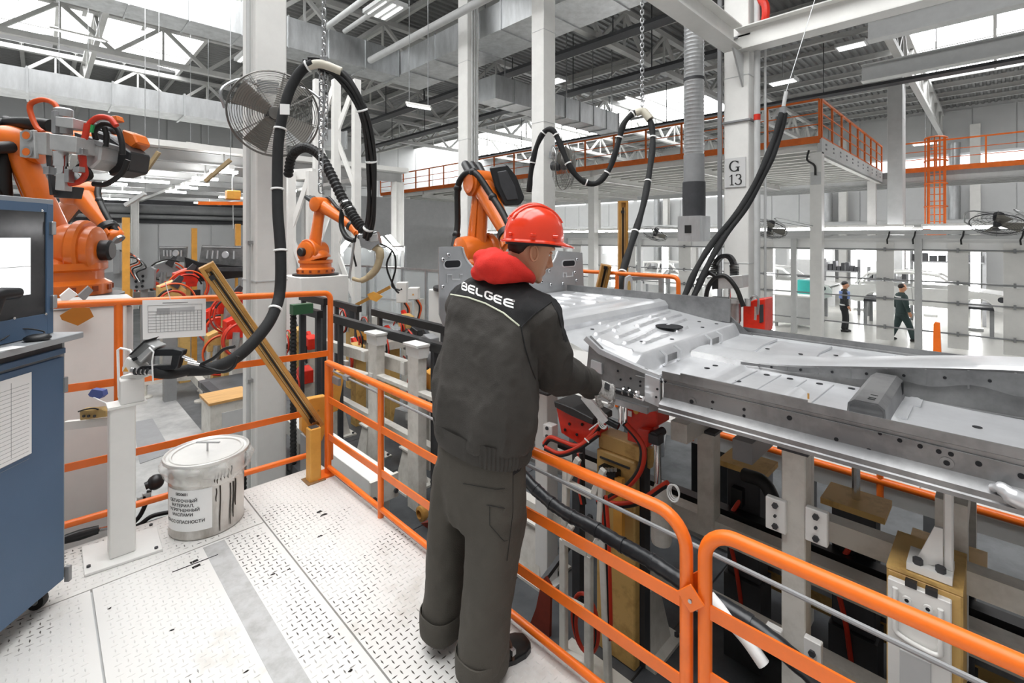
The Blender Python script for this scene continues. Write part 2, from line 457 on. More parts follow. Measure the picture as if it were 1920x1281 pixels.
# round pipes and cable trays high up
for i, (x, z, r) in enumerate(((6.4, 8.25, .09), (7.0, 8.3, .075), (7.9, 7.6, .11))):
    obj('overhead_pipe', MB().cyl((x, 3.5, z), (x, 14.8, z), r, 12), LGREY, None, label=['light grey roof pipe left of the pair above the duct', 'thinner light grey roof pipe beside the first', 'thick lower roof pipe passing the conduit column'][i], cat='pipe')
for i, (x, z) in enumerate(((13.5, 8.2), (16.0, 7.7), (24.0, 7.7))):
    ct = thing('cable_tray', ['grey cable tray under the roof left of the spiral riser', 'dark cable tray above the mezzanine railing', 'far cable tray above the mezzanine corner'][i], 'cable tray', (x, 12, z))
    obj('tray', MB().prof((x, -3, z), (x, 30, z), [(-.25,0),(.25,0),(.25,.12),(.23,.12),(.23,.02),(-.23,.02),(-.23,.12),(-.25,.12)]), DGREY, ct, sm=0)
    for k in range(9): obj('hanger', MB().bar((x-.2, -2+3.6*k, z), (x-.2, -2+3.6*k, RZ-.3), .03), DGREY, ct, sm=0)
obj('girder', MB().ibeam((13.0, 2.0, 6.2), (13.0, -8, 6.2), .3, .5, .03), LGREY, None, sm=0, label='upper of two grey girders crossing the top right corner', cat='beam')
obj('girder', MB().ibeam((16.0, 2.6, 6.1), (16.0, -8, 6.1), .3, .45, .03), LGREY, None, sm=0, label='lower of two grey girders crossing the top right corner', cat='beam')
# ================================================================ PLATFORM AND RAILINGS
def treadmat():
    m = mat('white_tread_plate', '#dedcd8', 0.42, col2='#c4bfb7', lo=0.28, hi=0.42, vs_=2.2)
    return m
TREAD = treadmat()
# worn raised lugs: paint rubbed through to dark steel in patches
LUG = mat('tread_lugs', '#dbd9d5', 0.4, col2='#4a463f', lo=0.42, hi=0.48, vs_=1.7)
DARKSEAM = mat('seam_dirt', '#4a4238', 0.8, var=0.3)
PX0, PX1, PY0, PY1 = -2.6, 1.45, -2.2, 3.45
XA, XB, YA = 0.17, 0.925, 2.98
deck = struct('floor_platform', MB().box((PX0, PY0, -.12), (PX1, PY1, -.016)), LGREY, sm=0)
g = .004
plates = [(XA+g, XB-g, PY0, YA-g), (XB+g, PX1, PY0, PY1), (PX0, XA-g, PY0, YA-g), (PX0, XB-g, YA+g, PY1)]
TAPE = (0.615, 0.715)
for i, (x0, x1, y0, y1) in enumerate(plates):
    pl = obj('floor_plate', MB().box((x0, y0, -.0155), (x1, y1, 0)), TREAD, deck, sm=0)
    mb = MB(); p = 0.0305
    ix0, ix1 = math.ceil((max(x0, -1.3)+.015)/p), math.floor((x1-.015)/p)
    iy0, iy1 = math.ceil((max(y0, .55)+.015)/p), math.floor((y1-.015)/p)
    vs_, fs = [], []
    for a in range(ix0, ix1+1):
        for b in range(iy0, iy1+1):
            cx_, cy_ = a*p, b*p
            if TAPE[0]-.012 < cx_ < TAPE[1]+.012 and cy_ < YA: continue
            if cx_ + cy_ < 1.0 or cx_ < -1.0 and cy_ < 1.6: continue
            # lugs lie along the plate axes, alternating
            l, wd = (.0135, .0032)
            dx, dy = (l, wd) if (a + b) % 2 else (wd, l)
            h = .0022
            o = len(vs_)
            if dx > dy: vs_ += [(cx_-dx, cy_, 0), (cx_, cy_-dy, 0), (cx_+dx, cy_, 0), (cx_, cy_+dy, 0), (cx_-dx*.55, cy_, h), (cx_+dx*.55, cy_, h)]
            else: vs_ += [(cx_, cy_-dy, 0), (cx_+dx, cy_, 0), (cx_, cy_+dy, 0), (cx_-dx, cy_, 0), (cx_, cy_-dy*.55, h), (cx_, cy_+dy*.55, h)]
            fs += [(o, o+1, o+4), (o+1, o+5, o+4), (o+1, o+2, o+5), (o+2, o+3, o+5), (o+3, o+4, o+5), (o+3, o, o+4)]
    mb.add(vs_, fs)
    obj('tread_lugs', mb, LUG, pl, sm=0, kind='stuff')
TAPEM = mat('grey_floor_tape', '#bcbcbb', 0.6, col2='#a3a29f', lo=.3, hi=.6, vs_=12)
obj('floor_tape', MB().box((TAPE[0], 0, .0002), (TAPE[1], YA-.02, .0012)), TAPEM, None, sm=0, label='grey tape strip stuck along the white platform floor', cat='tape')
# slot and lifting holes of the hatch plate
HOLE = mat('dark_hole', '#171411', 0.9, var=0.2)
a, b = at(323, 1073, Z=0.001), at(409, 1040, Z=0.001)
obj('hatch_slot', MB().bar(a, b, .006, .0012), HOLE, deck, sm=0)
for p in ((364, 1053), (368, 1062)): 
    c = at(*p, Z=0.001); obj('lifting_hole', MB().cbox(c, (.035, .018, .0012), Matrix.Rotation(.1, 3, 'Z')), HOLE, deck, sm=0)
random.seed(3)
for (px, py, s) in ((598,960,.035),(607,966,.03),(600,1006,.02),(484,1005,.012),(617,1195,.012),(657,1257,.014),(684,1042,.008),(512,1077,.016),(541,1068,.012),(206,1141,.014),(461,1260,.014),(322,1182,.012),(733,1078,.01),(905,1262,.01)):
    c = at(px, py, Z=0.0011); n = 7
    pts = [c + V((s*random.uniform(.3, 1)*math.cos(6.28*i/n), s*random.uniform(.15, .6)*math.sin(6.28*i/n), 0)) for i in range(n)]
    obj('paint_chip', MB().plate(pts, (0, 0, .0006)), HOLE, deck, sm=0)
# ---------------------------------------------------------------- right railing (along the line), X = RX
RX = 1.43
def rz(px, py): return at(px, py, X=RX)
gr = thing('guard_railing', 'orange railing between the worker and the assembly line', 'railing', (RX, 2, 0))
p_c, p_m, p_e = rz(615, 890), rz(714, 900), rz(1287, 1200)
yc, ym, ye = p_c.y, p_m.y, p_e.y
zt = .775; tr = .0205
top = [(RX, yc, zt-.02), (RX, yc-.03, zt+.0), (RX, ye+.12, zt+.005), (RX, ye+.03, zt-.02), (RX, ye, zt-.10), (RX, ye, 0)]
pth = [V((RX, yc, zt)), V((RX, ye+.1, zt))] + [V((RX, ye+.1-.1*math.sin(t), zt-.1+.1*math.cos(t))) for t in [math.pi/2*i/8 for i in range(1, 9)]] + [V((RX, ye, -.1))]
obj('top_rail', MB().tube(pth, tr, 14), ORANGE, gr, sm=60)
obj('post', MB().cyl((RX, yc, .0), (RX, yc, zt+.01), .023, 14), ORNG2, gr)
obj('post', MB().cyl((RX, ym, -.02), (RX, ym, zt), .018, 14), ORANGE, gr)
obj('foot_plate', MB().cbox((RX-.02, yc, .006), (.14, .12, .012)), ORNG2, gr, sm=0)
zA0, zA1 = rz(617.8, 749).z, rz(1272, 1120).z
zB0, zB1 = rz(617.8, 818.5).z, rz(1272, 1272).z
for z0, z1, n in ((zA0, zA1, 'flat_rail'), (zB0, zB1, 'flat_rail')):
    obj(n, MB().bar((RX-.004, yc, z0), (RX-.004, ye, z1), .008, .042), ORANGE, gr, sm=0)
zC0 = rz(617.8, 876.3).z
obj('bottom_rail', MB().cyl((RX, yc, zC0), (RX, ye, zC0-.01), .016, 12), ORANGE, gr)
# second railing panel starting beside the end post
gate = thing('guard_railing', 'orange railing panel cut off by the lower right corner', 'railing', (RX, .2, 0))
ys = rz(1322, 1100).y
pth = [V((RX, ys, -.1))] + [V((RX, ys-.09+.09*math.cos(t), zt-.09+.09*math.sin(t))) for t in [math.pi/2*i/8 for i in range(0, 9)]] + [V((RX, -1.6, zt))]
obj('top_rail', MB().tube(pth, tr, 14), ORNG2, gate, sm=60)
zD0, zD1 = rz(1330, 1145).z, rz(1590, 1281).z
yD1 = rz(1590, 1281).y
sl = (zD1 - zD0) / (yD1 - ys)
obj('flat_rail', MB().bar((RX-.004, ys, zD0), (RX-.004, -1.6, zD0 + sl*0.2*(-1.6-ys)), .008, .042), ORANGE, gate, sm=0)
obj('flat_rail', MB().bar((RX-.004, ys, zD0-.2), (RX-.004, -1.6, zD0-.2), .008, .042), ORANGE, gate, sm=0)
# clamp joining the two panels
cl = thing('rail_clamp', 'orange diamond-shaped clamp plate joining two railing panels', 'clamp', (RX, (ye+ys)/2, .42))
c = rz(1303, 1113)
Rm = Matrix.Rotation(math.radians(45), 3, 'X')
obj('plate', MB().cbox(c + V((-.028, 0, 0)), (.007, .062, .062), Rm), ORANGE, cl, sm=0, bevel=.002)
obj('back_plate', MB().cbox(c + V((.026, .0, .02)), (.007, .055, .07), Rm), ORANGE, cl, sm=0, bevel=.002)
obj('screw', MB().cyl(c + V((-.036, 0, -.006)), c + V((.03, 0, -.006)), .006, 10), STEEL, cl)
# ---------------------------------------------------------------- left railing, plane Y = LY
LY = 3.48
def ly(px, py): return at(px, py, Y=LY)
lr = thing('guard_railing', 'orange railing on the left behind the paint can', 'railing', (.7, LY, 0))
a, b = ly(60, 574.0), ly(612, 549.5)
xe = b.x + .06
pth = [V((-.6, LY, a.z+.05)), a, V((b.x-.02, LY, b.z))] + [V((b.x-.02+.05*math.sin(t), LY, b.z-.05+.05*math.cos(t))) for t in [math.pi/2*i/6 for i in range(1, 7)]] + [V((b.x+.03, LY, 0))]
obj('top_rail', MB().tube(pth, .0205, 14), ORANGE, lr, sm=60)
pp = ly(222, 700)
obj('post', MB().cyl((pp.x, LY, -.1), (pp.x, LY, ly(222, 568).z), .0205, 14), ORANGE, lr)
obj('post', MB().cyl((-.35, LY, -.1), (-.35, LY, a.z+.03), .0205, 14), ORANGE, lr)
for (q0, q1, n, hh) in (((-160, 767.6), (620, 661.7), 'flat_rail', .042), ((-160, 942.5), (570, 775.5), 'flat_rail', .042)):
    s0, s1 = ly(*q0), ly(*q1)
    obj(n, MB().bar(s0, s1, .008, hh), ORANGE, lr, sm=0)
s0, s1 = ly(-160, 1066), ly(600, 847)
obj('bottom_rail', MB().cyl(s0, s1, .019, 12), ORANGE, lr)
# ================================================================ MEZZANINE AND FAR RIGHT
MZ = 4.72
MX0, MX1, MY0, MY1 = 17.4, 28.6, 3.9, 31.0
mz = thing('mezzanine', 'grey steel mezzanine floor with orange kickboard above the far aisle', 'mezzanine', (23, 17, FZ))
obj('deck', MB().box((MX0, MY0, MZ-.1), (MX1, MY1, MZ)), LGREY, mz, sm=0)
for k in range(15):
    x = MX0 + .12 + k*.79
    obj('joist', MB().ibeam((x, MY0+.1, MZ-.21), (x, MY1, MZ-.21), .12, .22), WHITE, mz, sm=0)
for y in (MY0+.06, 8.3, 12.7, 17.0, 21.4, 25.8):
    obj('cross_beam', MB().ibeam((MX0, y, MZ-.32), (MX1, y, MZ-.32), .16, .4), WHITE, mz, sm=0)
fb = obj('edge_beam', MB().bar((MX0-.02, MY0, MZ-.2), (MX1, MY0, MZ-.2), .12, .48), LGREY, mz, sm=0)
for k in range(11):
    for dz in (.08, -.06): obj('bolt_plate', MB().cbox((MX0 + .5 + k*1.0, MY0-.07, MZ-.2+dz), (.14, .02, .05)), GREYP, fb, sm=0)
for (x, y) in ((17.5, 4.0), (17.5, 12.6), (17.5, 27.8), (28.3, 4.2), (28.3, 12.9), (28.3, 20.0)):
    p = obj('post', MB().box((x-.16, y-.16, FZ+.02), (x+.16, y+.16, MZ-.4)), WHITE, mz, sm=0)
    obj('post_foot', MB().box((x-.26, y-.26, FZ), (x+.26, y+.26, FZ+.03)), LGREY, p, sm=0)
obj('junction_box', MB().box((17.33, 3.86, 3.3), (17.36, 4.14, 3.7)), LGREY, mz, sm=0)
obj('loose_cable', MB().tube(cr([(17.3, 4.18, 4.4), (17.28, 4.22, 4.1), (17.28, 4.02, 3.9), (17.3, 4.0, 3.6)], 6), .03, 6), BLACK, mz)
def railing(name, label, p0, p1, step, m=MEZZO, h=1.25):
    p0, p1 = V(p0), V(p1); t = thing(name, label, 'railing', (p0+p1)/2)
    n = max(1, round((p1-p0).length/step)); up = V((0, 0, 1))
    obj('top_rail', MB().bar(p0+up*h, p1+up*h, .06), m, t, sm=0)
    obj('mid_rail', MB().bar(p0+up*h*.66, p1+up*h*.66, .03), m, t, sm=0)
    obj('mid_rail', MB().bar(p0+up*h*.38, p1+up*h*.38, .03), m, t, sm=0)
    obj('kickboard', MB().bar(p0+up*.0, p1+up*.0, .02, .22), m, t, sm=0)
    for i in range(n+1):
        q = p0.lerp(p1, i/n); obj('post', MB().bar(q, q+up*h, .06), m, t, sm=0)
    return t
railing('mezzanine_railing', 'long orange railing along the front of the mezzanine', (MX0-.05, MY0, MZ), (MX0-.05, MY1, MZ), 1.5)
railing('mezzanine_railing', 'orange railing closing the right end of the mezzanine', (MX0+.05, MY0-.03, MZ), (MX1, MY0-.03, MZ), 1.45)
wk = thing('walkway', 'far grey walkway continuing right of the mezzanine', 'walkway', (30, -1, MZ))
obj('deck', MB().box((MX1+.05, -6, MZ-.3), (32, MY1, MZ)), GREYP, wk, sm=0)
for k in range(5): obj('joist', MB().ibeam((MX1+.2+k*.75, -6, MZ-.42), (MX1+.2+k*.75, MY0+6, MZ-.42), .12, .24), LGREY, wk, sm=0)
railing('mezzanine_railing', 'orange railing on the far walkway at the right edge', (MX1-.02, MY0-.4, MZ), (MX1-.02, -6, MZ), 1.55)
# caged ladder
lx, lyy = 28.2, 1.9
ld = thing('cage_ladder', 'orange caged ladder climbing to the far walkway', 'ladder', (lx, lyy, FZ))
for s in (-1, 1): obj('stile', MB().bar((lx, lyy+.27*s, FZ), (lx, lyy+.27*s, 6.1), .06), MEZZO, ld, sm=0)
for k in range(25): obj('rung', MB().cyl((lx, lyy-.27, FZ+.3+k*.3), (lx, lyy+.27, FZ+.3+k*.3), .02, 6), MEZZO, ld)
for k in range(6):
    z = 1.0 + k*1.0
    pts = [(lx - .75*math.sin(t), lyy - .38*math.cos(t), z) for t in [math.pi*i/10 for i in range(11)]]
    obj('cage_hoop', MB().tube(pts, .035, 6), MEZZO, ld)
for t in (.5, 1.1, 1.57, 2.04, 2.64):
    obj('cage_strip', MB().bar((lx-.75*math.sin(t), lyy-.38*math.cos(t), 1.0), (lx-.75*math.sin(t), lyy-.38*math.cos(t), 6.0), .05, .03), MEZZO, ld, sm=0)
# columns beyond the mezzanine, rising through it
for x, y, l in ((27.2, 2.9, 'light grey column rising past the caged ladder'), (25.4, 2.75, 'light grey post carrying girders right of the mezzanine corner')):
    column('steel_column', l, x, y, .6, .5, 8.5 if x > 25 else 6.5, LGREY)
# far wall dressing: round pipe, verticals and bracing
fp = thing('wall_pipe', 'grey pipe running along the far white wall', 'pipe', (42.6, 10, 2.2))
obj('pipe', MB().cyl((42.6, -10, 2.6), (42.6, 36, 2.6), .22, 12), LGREY, fp)
for k in range(9): obj('bracket', MB().bar((42.6, -7+4.8*k, 2.3), (43.9, -7+4.8*k, 2.3), .08), GREYP, fp, sm=0)
for i, y in enumerate((-6.2, 1.0, 8.2, 15.4, 22.6)):
    obj('wall_column', MB().ibeam((43.4, y, FZ), (43.4, y, 9), .5, .5, .06), WHITE, None, sm=0, label=['far wall column at the right edge of the picture', 'far wall column right of the caged ladder', 'far wall column left of the caged ladder', 'far wall column seen under the mezzanine', 'leftmost far wall column under the mezzanine'][i], cat='column')
    obj('spiral_duct', MB().lathe([(.3 if k % 2 else .315, FZ + k*.12) for k in range(80)], (43.4, y+1.0, 0), n=12), GALV, None, label=['grey spiral pipe on the far wall at the right edge', 'grey spiral pipe on the far wall right of the ladder', 'grey spiral pipe on the far wall behind the mezzanine corner post', 'grey spiral pipe on the far wall seen under the mezzanine', 'leftmost grey spiral pipe on the far wall'][i], cat='pipe')

# ---------------------------------------------------------------- lit inspection booth with rod fence
BX = 18.0
def yb(px): return at(px, 500, X=BX).y
bo = thing('booth_frame', 'long grey lintel and white posts of the lit inspection booth', 'booth', (BX, 7, FZ))
obj('lintel', MB().bar((BX, -3, 1.80), (BX, 26, 1.80), .3, .14), LGREY, bo, sm=0)
obj('lintel_edge', MB().bar((BX-.05, -3, 1.66), (BX-.05, 26, 1.66), .1, .1), LGREY, bo, sm=0)
obj('valance', MB().box((BX+.1, -3, 1.25), (BX+.14, 26, 1.62)), PAPER, bo, sm=0)
for px in (1060, 1200, 1350, 1489, 1722):
    y = yb(px); obj('thin_post', MB().box((BX-.08, y-.08, FZ), (BX+.08, y+.08, 1.7)), LGREY, bo, sm=0)
for px, wd in ((1080, .5), (1181, .5), (1283, .5), (1434, .5), (1659, .42), (1796, .42), (1903, .42)):
    y = yb(px)
    for z0, z1 in ((FZ+.12, .33), (.42, 1.5)):
        obj('white_panel', MB().box((BX+.04, y-wd/2, z0), (BX+.07, y+wd/2, z1)), WHITE, bo, sm=0)
for z in (1.29, .39, -.17, -1.02):
    r_ = obj('fence_rod', MB().cyl((BX-.02, -3, z), (BX-.02, 26, z), .022, 8), GREYP, bo)
    for px in (1283, 1434, 1659, 1796, 1903):
        obj('rod_clamp', MB().cbox((BX-.02, yb(px), z), (.09, .05, .12)), GREYP, r_, sm=0)
for k, px in enumerate((1670, 1718, 1808, 1919)):
    y = yb(px); obj('hook', MB().tube([(BX-.2, y, 1.82), (BX-.22, y+.02, 1.68), (BX-.2, y+.06, 1.58), (BX-.2, y+.05, 1.45)], .02, 6), BLACK, bo)
TUBE = emat('fluorescent_tube', '#fdfdff', 26.0)
BOOTHL = ['nearest the fence', 'above the white car body', 'on the far side of the white car body']
for i, x in enumerate((18.9, 21.2, 24.5)):
    t = thing('tube_light_row', 'row of bright booth tube lights ' + BOOTHL[i], 'lamp', (x, 6, 1.9))
    for k in range(11):
        y = -3 + k*2.5
        h_ = obj('housing', MB().box((x-.1, y, 1.98), (x+.1, y+2.1, 2.05)), WHITE, t, sm=0)
        obj('tube', MB().cyl((x, y+.05, 1.94), (x, y+2.05, 1.94), .035, 8), TUBE, h_)
# vertical light columns in the booth
VL = emat('light_column', '#ffffff', 14.0)
for i, px in enumerate((1247, 1446, 1829, 1150, 1345, 1612, 1706, 1745)):  # the distant ones at the end are added to brighten the booth
    p = at(px, 500, X=19.6 + (i == 2)*3.2 + (i > 2)*6.0)
    t = thing('light_column', ['upright light column left of the signed column', 'upright light column near the grey workbench', 'upright light column in front of the white car nose', 'distant added light column left of the middle hose', 'distant added light column left of the signed column', 'distant added light column above the worker with the blue collar', 'distant added light column left of the thin fence post', 'distant added light column right of the thin fence post'][i], 'lamp', (p.x, p.y, FZ))
    obj('base', MB().box((p.x-.15, p.y-.2, FZ), (p.x+.15, p.y+.2, FZ+.1)), LGREY, t, sm=0)
    obj('tube', MB().box((p.x-.05, p.y-.12, FZ+.1), (p.x+.05, p.y+.12, 1.5)), VL, t, sm=0)
# bright partition panes beyond the booth
for i, (px0, px1) in enumerate(((1480, 1560), (1600, 1650), (1730, 1780), (1320, 1350), (1130, 1190))):
    a, b = at(px0, 480, X=26), at(px1, 480, X=26)
    t = thing('partition_window', 'bright partition window beyond the booth, ' + ['right of the workbench', 'above the worker in the blue collar', 'above the white car roof', 'left of the signed column', 'left of the upright light curtain'][i], 'window', ((26, (a.y+b.y)/2, FZ)))
    obj('frame', MB().box((26, b.y-.1, FZ), (26.1, a.y+.1, .6)).box((26, b.y-.1, 1.45), (26.1, a.y+.1, 1.6)).box((26, b.y-.1, .6), (26.1, b.y, 1.45)).box((26, a.y, .6), (26.1, a.y+.1, 1.45)), LGREY, t, sm=0)
    obj('pane', MB().box((26.02, b.y, .6), (26.06, a.y, 1.45)), SKYGLASS, t, sm=0)
# white car body shells
CARW = mat('white_car_body', '#ecece8', 0.25, var=0.04, coat=.4)
CARD = mat('dark_car_cavity', '#34363a', 0.6, var=0.3)
def car_shell(label, x0, y_front, L_=4.3, wd=1.75, zb=-.88, flip=1):
    t = thing('white_car', label, 'car', (x0+wd/2, y_front + flip*L_/2, FZ))
    Y = lambda s: y_front + flip*s*L_
    low = [(0, .30), (.0, .52), (.03, .66), (.14, .74), (.29, .80), (.60, .82), (.86, .84), (.97, .80), (1.0, .55), (1.0, .28)]
    arch = lambda c: [(c + .088*math.cos(a), .22 + .36*math.sin(a)) for a in [math.pi*i/8 for i in range(9)]]
    prof = low + [(.93, .2)] + [p for p in arch(.80)] + [(.3, .18)] + [p for p in arch(.19)] + [(.06, .2)]
    k = 1.0
    for s, xx in ((0, x0), (1, x0+wd)):
        sx = 1 if s == 0 else -1
        obj('body_side', MB().plate([(xx, Y(a), zb+b*k) for a, b in prof], (sx*.06, 0, 0)), CARW, t, sm=0)
        up = [(.27, .80), (.40, 1.22), (.44, 1.25)]
        for a, b, wdt in (((.28, .80), (.41, 1.23), .09), ((.56, .82), (.55, 1.27), .1), ((.74, .82), (.76, 1.24), .12), ((.94, .84), (.86, 1.22), .2)):
            obj('pillar', MB().bar((xx+sx*.05, Y(a[0]), zb+a[1]), (xx+sx*.2, Y(b[0]), zb+b[1]), .06, wdt, up=(1, 0, 0)), CARW, t, sm=0)
        obj('roof_rail', MB().tube([(xx+sx*.2, Y(a), zb+b) for a, b in ((.40, 1.22), (.48, 1.28), (.6, 1.31), (.76, 1.27), (.86, 1.22))], .05, 6), CARW, t)
        for c_ in (.19, .80):
            obj('arch_lip', MB().tube([(xx-.005*sx, Y(c_ + .088*math.cos(a)), zb+.22+.36*math.sin(a)) for a in [math.pi*i/10 for i in range(11)]], .022, 6), CARW, t)
        for a in (.29, .56, .75):
            obj('door_seam', MB().bar((xx-.004*sx, Y(a), zb+.24), (xx-.004*sx, Y(a+.01), zb+.8), .006, .012), CARD, t, sm=0)
        obj('fuel_flap', MB().lathe([(.09, 0), (.09, .008)], (xx-.003*sx, Y(.07), zb+.58), (sx, 0, 0), 14), CARD, t)
    obj('roof', MB().plate([(x0+.2, Y(.42), zb+1.25), (x0+.2, Y(.86), zb+1.24), (x0+wd-.2, Y(.86), zb+1.24), (x0+wd-.2, Y(.42), zb+1.25)], (0, 0, .05)), CARW, t, sm=0)
    obj('bonnet', MB().plate([(x0+.05, Y(.02), zb+.66), (x0+.05, Y(.28), zb+.79), (x0+wd-.05, Y(.28), zb+.79), (x0+wd-.05, Y(.02), zb+.66)], (0, 0, .04)), CARW, t, sm=0)
    obj('floor_pan', MB().box((x0+.05, min(Y(.05), Y(.95)), zb+.22), (x0+wd-.05, max(Y(.05), Y(.95)), zb+.30)), CARD, t, sm=0)
    obj('end_panel', MB().box((x0+.06, min(Y(0), Y(.01)), zb+.3), (x0+wd-.06, max(Y(0), Y(.01)), zb+.62)), CARW, t, sm=0)
    for x in (x0+.3, x0+wd-.3):
        for s in (.12, .88): obj('carrier_leg', MB().box((x-.05, Y(s)-.05, FZ), (x+.05, Y(s)+.05, zb+.24)), GREYP, t, sm=0)
    return t
car_shell('white car body shell on the carrier at the right edge', 21.2, -.4)
car_shell('white car body shell mostly hidden by the worker with the blue collar', 21.2, 4.35, 4.2)
car_shell('distant white car body shell behind the signed column', 21.4, 9.3, 4.2)
# booth furniture: grey workbench, dark racks, teal cart
p = at(1452, 600, X=18.9); q = at(1530, 600, X=18.9)
wbn = thing('workbench', 'grey sheet-metal workbench behind the fence rods', 'workbench', (19.3, (p.y+q.y)/2, FZ))
obj('cabinet', MB().box((18.9, q.y, FZ+.15), (19.6, p.y, -.45)), LGREY, wbn, sm=0)
obj('top', MB().box((18.85, q.y-.05, -.45), (19.65, p.y+.05, -.40)), WHITE, wbn, sm=0)
for yy in (p.y-.05, q.y+.05): obj('leg', MB().box((18.92, yy-.04, FZ), (19.0, yy+.04, FZ+.15)), GREYP, wbn, sm=0)
p = at(1515, 560, X=20.2)
tc_ = thing('tool_cart', 'teal tool cart behind the grey workbench', 'cart', (p.x, p.y, FZ))
TEAL = mat('teal_paint', '#1c8f88', .5)
obj('body', MB().box((p.x, p.y-.4, FZ+.5), (p.x+.5, p.y+.4, .05)), TEAL, tc_, sm=0, bevel=.04)
obj('handle', MB().tube([(p.x-.1, p.y-.35, 0), (p.x-.2, p.y-.35, .2), (p.x-.2, p.y+.35, .2), (p.x-.1, p.y+.35, 0)], .03, 6), DGREY, tc_)
for sx in (.05, .45):
    for sy in (-.33, .33): obj('caster', MB().lathe([(.1, -.03), (.1, .03)], (p.x+sx, p.y+sy, FZ+.1), (1, 0, 0), 12), BLACK, tc_)
    for sy in (-.33, .33): obj('caster_fork', MB().box((p.x+sx-.05, p.y+sy-.03, FZ+.1), (p.x+sx+.05, p.y+sy+.03, FZ+.5)), STEEL, tc_, sm=0)
for i, (px, zz, L_) in enumerate(((1210, -.2, 2.2), (1578, .25, 1.2), (1664, -.05, 1.2), (1775, .75, 2.0))):
    p = at(px, 500, X=24.0)
    rk = thing('machine_rack', ['black machine rack behind the upright light curtain', 'dark overhead tool rack above the worker in the blue collar', 'dark louvred rack between the two far workers', 'grey equipment rack above the white car roof'][i], 'rack', (24, p.y, FZ))
    for s in (-1, 1): obj('upright', MB().box((23.95, p.y+s*L_/2-.05, FZ), (24.05, p.y+s*L_/2+.05, zz+.5)), GREYP, rk, sm=0)
    obj('shelf', MB().box((23.8, p.y-L_/2, zz-.05), (24.3, p.y+L_/2, zz)), GREYP, rk, sm=0)
    random.seed(i)
    for k in range(8):
        y = p.y - L_/2 + (k+.5)*L_/8; hgt = random.uniform(.15, .42)
        obj('equipment_box', MB().box((23.82, y-L_/20, zz), (24.2, y+L_/20, zz+hgt)), random.choice([DGREY, BLACKP, GREYP, DGREY]), rk, sm=0)
# ================================================================ FAR WORKERS
SKIN = mat('skin', '#d39a78', 0.5, var=0.06, vs_=10)
HAIR = mat('dark_hair', '#2a211b', 0.7, var=0.3, vs_=60)
SHOE = mat('black_shoe_leather', '#191817', 0.5, var=0.3, vs_=20)
def remesh(mb, vox, smooth=4, name='tmp', disp=None):
    """fuse overlapping lofts into one continuous skin"""
    me = bpy.data.meshes.new(name); me.from_pydata(mb.v, [], mb.f)
    bm = bmesh.new(); bm.from_mesh(me); bmesh.ops.recalc_face_normals(bm, faces=bm.faces); bm.to_mesh(me); bm.free()
    o = bpy.data.objects.new(name, me); COL.objects.link(o)
    r = o.modifiers.new('r', 'REMESH'); r.mode = 'VOXEL'; r.voxel_size = vox; r.adaptivity = 0
    s = o.modifiers.new('s', 'SMOOTH'); s.iterations = smooth; s.factor = .6
    dg = bpy.context.evaluated_depsgraph_get()
    m2 = bpy.data.meshes.new_from_object(o.evaluated_get(dg))
    out = MB(); out.v = [v.co.copy() for v in m2.vertices]; out.f = [tuple(p.vertices) for p in m2.polygons]
    bpy.data.objects.remove(o); bpy.data.meshes.remove(me); bpy.data.meshes.remove(m2)
    return out
def limb(mb, pts, rad, n=10, flat=None):
    mb.tube(cr(pts, 4), [x for i in range(len(rad)-1) for x in [rad[i] + (rad[i+1]-rad[i])*j/4 for j in range(4)]] + [rad[-1]], n)
    return mb
def oval(c, a, u, ra, ru, n=16):
    return [c + a*(ra*math.cos(2*math.pi*i/n)) + u*(ru*math.sin(2*math.pi*i/n)) for i in range(n)]
